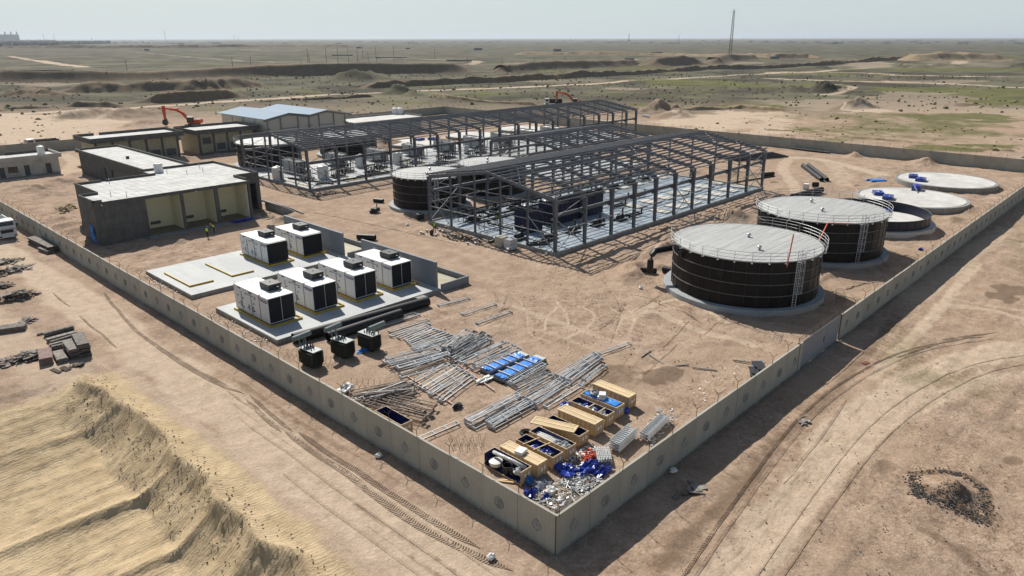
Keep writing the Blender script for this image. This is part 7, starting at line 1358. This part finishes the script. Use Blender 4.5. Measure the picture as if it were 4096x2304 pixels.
def stad(t):
    MB().box(-260,-20,0,120,60,66).build('block', mat('far_pale_block', (.20,.22,.25), .9), t)
    for k in range(9): MB().box(-250+k*44,-24,66,-240+k*44,-14,90).build('roof_pylon', M_far, t)
farthing('distant_stadium','large pale blue building at the left end of the horizon','building','A',60,0,8200,stad)
rr = random.Random(9)
for k in range(46):
    x = rr.uniform(0, 4096); r_x = x; a = gp(x, 200, 0); v = Vector((a[0]-CAM[0], a[1]-CAM[1])).normalized(); D = rr.uniform(6500, 8500); h = rr.uniform(12, 26)
    t = thing('pylon', 'tiny pylon on the horizon line', 'pylon', (CAM[0]+v.x*D, CAM[1]+v.y*D, 0), 0, 'pylons along the horizon'); MB().bar((0,0,0),(0,0,h),1.2,1.2).box(-4,-.5,h*.8,4,.5,h*.83).build('mast', M_far, t)
for lab, r, x, y, w_, h in [('dark concrete hut on the plain, leftmost of a line','B',1035,490,18,7),('dark concrete hut on the plain, second of a line','B',1530,498,16,6),('dark concrete hut on the plain, third of a line','B',2235,508,26,8),('dark ruined hut cut into the far bank','C',455,522,22,8),('dark ruined hut in the bank left of the tall mast','C',1455,560,26,9),('dark box building on top of the earth bank','C',1180,622,15,6),('small white cabin on top of the earth bank','C',1418,612,6,5),('low dark ruin wall on the plain, left','B',870,566,45,2.5),('low dark ruin wall on the plain, middle','B',1365,590,60,2.5),('low dark ruin wall on the plain, right','B',2045,622,42,2.5),('long low dark wall behind the left bank','A',450,728,66,3.2),('small dark shed far at left','A',1480,512,14,6),('dark tank like hut right of the tall mast','D',60,590,16,5)]:
    a = g(r,x,y,0); t = thing('ruined_hut', lab, 'hut', (*a, H(*a)-.3), -.8); dm = M_white2 if 'white' in lab else M_far; t.scale = (.75,.75,.62); MB().box(-w_/2,-3,0,w_/2,3,h).build('wall', dm, t); MB().box(-w_/2-.5,-3.5,h,w_/2+.5,3.5,h+.5).build('roof', M_far, t); MB().box(-w_*.2,-3.1,0,w_*.05,-3.0,h*.7).build('door_opening', M_joint, t)
M_leaf = mat('shrub_leaf', (.07,.08,.038), .9, 0, .4, 5, col2=(.13,.13,.07)); M_tree = mat('grove_leaf', (.03,.045,.035), .9, 0, .3, .2)
gv = MB(); rr = random.Random(31)
for k in range(1500):
    f = rr.random(); x = rr.uniform(-60, 1100 if rr.random() < .6 else 560); y = rr.uniform(432 if x > 560 else 415, 478 if x < 560 else 440+ (1100-x)*.03); a = g('A', x, y, 0); d = math.hypot(*a); s = rr.uniform(3, 6)*(1+d/9000); gv.blob((a[0],a[1],s*.5),(s*1.5,s*1.2,s),k,6,4,.35)
tag(gv.build('grove', M_tree), 'dark wood of palms and trees at the left under the horizon', 'trees', kind='stuff')
ho = MB()
for k in range(150): x = rr.uniform(-60, 1500); a = g('A', x, rr.uniform(392, 440), 0); s = rr.uniform(5,12); ho.box(a[0],a[1],0,a[0]+s,a[1]+s*.7,rr.uniform(3,7))
tag(ho.build('village', mat('far_village', (.30,.28,.25), .9)), 'pale village roofs mixed with the far wood at left', 'village', kind='stuff')
gv = MB()
for k in range(260): x = rr.uniform(0, 4096); a = gp(x, rr.uniform(158, 176), 0); d = math.hypot(*a); s = rr.uniform(2,4.5); gv.blob((a[0],a[1],s*.2),(s*9,s*5,s),k,7,4,.35)
tag(gv.build('tree_line', M_tree), 'thin broken line of far trees under the horizon', 'trees', kind='stuff')
# shrubs
def shrub_mb(seed, s=1.0):
    rr = random.Random(seed); b = MB()
    for k in range(70):
        a = rr.uniform(0, 6.28); q = rr.random()**.5; x, y = math.cos(a)*q*.5, math.sin(a)*q*.42; z = rr.random()*.42*(1-q*q*.8); l_ = rr.uniform(.06,.15); d = Vector((rr.uniform(-1,1),rr.uniform(-1,1),rr.uniform(0,1))).normalized(); e_ = d.cross(Vector((rr.random(),rr.random(),.3))).normalized()
        c = Vector((x,y,z)); b.add([c-e_*l_*.5, c+e_*l_*.5, c+d*l_*1.3],[(0,1,2)])
    b.blob((0,0,.1),(.36,.30,.22),seed,8,5,.5); return b
sp = [shrub_mb(k).build('desert_shrub', M_leaf) for k in range(5)]; sd = [o.data for o in sp]; [bpy.data.objects.remove(o) for o in sp]
rr = random.Random(77); n_ind = 0; st_ = MB(); cand = []
def dens(x, y): return float(fbm(np.array([x]), np.array([y]), 40., 3)[0])+.55*float(fbm(np.array([x]), np.array([y]), 11., 2)[0])
for k in range(7500):
    d = 40+rr.random()**.8*640; a = rr.uniform(-.15, 1.72); x = CAM[0]+math.cos(a)*d; y = CAM[1]+math.sin(a)*d
    if d < 190 or (-14 < x < 170 and -30 < y < 203): continue
    v = MW.T @ (np.array([x,y,0])-CAM)
    if v[2] < 1: continue
    u_, w_ = CX+FPX*v[0]/v[2], CY+FPX*v[1]/v[2]
    if not (0 < u_ < 4096 and 250 < w_ < 1200): continue
    if dens(x, y) < rr.uniform(-.3,.15): continue
    cand.append((d, x, y))
cand.sort(); 
for i, (d, x, y) in enumerate(cand):
    s = rr.uniform(.45, 1.15)*(1.7 if rr.random() < .1 else 1); z = H(x, y)-.03
    if i < 280:
        o = bpy.data.objects.new('desert_shrub', sd[i % 5]); COL.objects.link(o); o.location = (x,y,z); o.scale = (s,s,s*.9); o.rotation_euler = (0,0,rr.uniform(0,6)); tag(o, 'small dark desert shrub on the plain behind the far walls', 'shrub', 'shrubs dotted over the plain')
    elif i < 2200: st_.blob((x,y,z+.15*s),(.5*s*1.2,.45*s*1.2,.4*s),i,6,4,.5)
tag(st_.build('scrub', M_leaf), 'many far desert shrubs dotted over the plain', 'shrubs', kind='stuff')
# ================================================================ HAZE
hz = MB().box(-14500,-14500,-40,41500,41500,135).build('haze', None); tag(hz, kind='stuff'); hm = bpy.data.materials.new('haze_air'); hm.use_nodes = True; n = hm.node_tree.nodes; n.remove(n['Principled BSDF'])
pv = n.new('ShaderNodeVolumePrincipled'); pv.inputs['Color'].default_value = (.78,.86,.95,1); pv.inputs['Density'].default_value = 5.8e-5; pv.inputs['Anisotropy'].default_value = .2; hm.node_tree.links.new(pv.outputs[0], n['Material Output'].inputs['Volume']); hz.data.materials.append(hm)
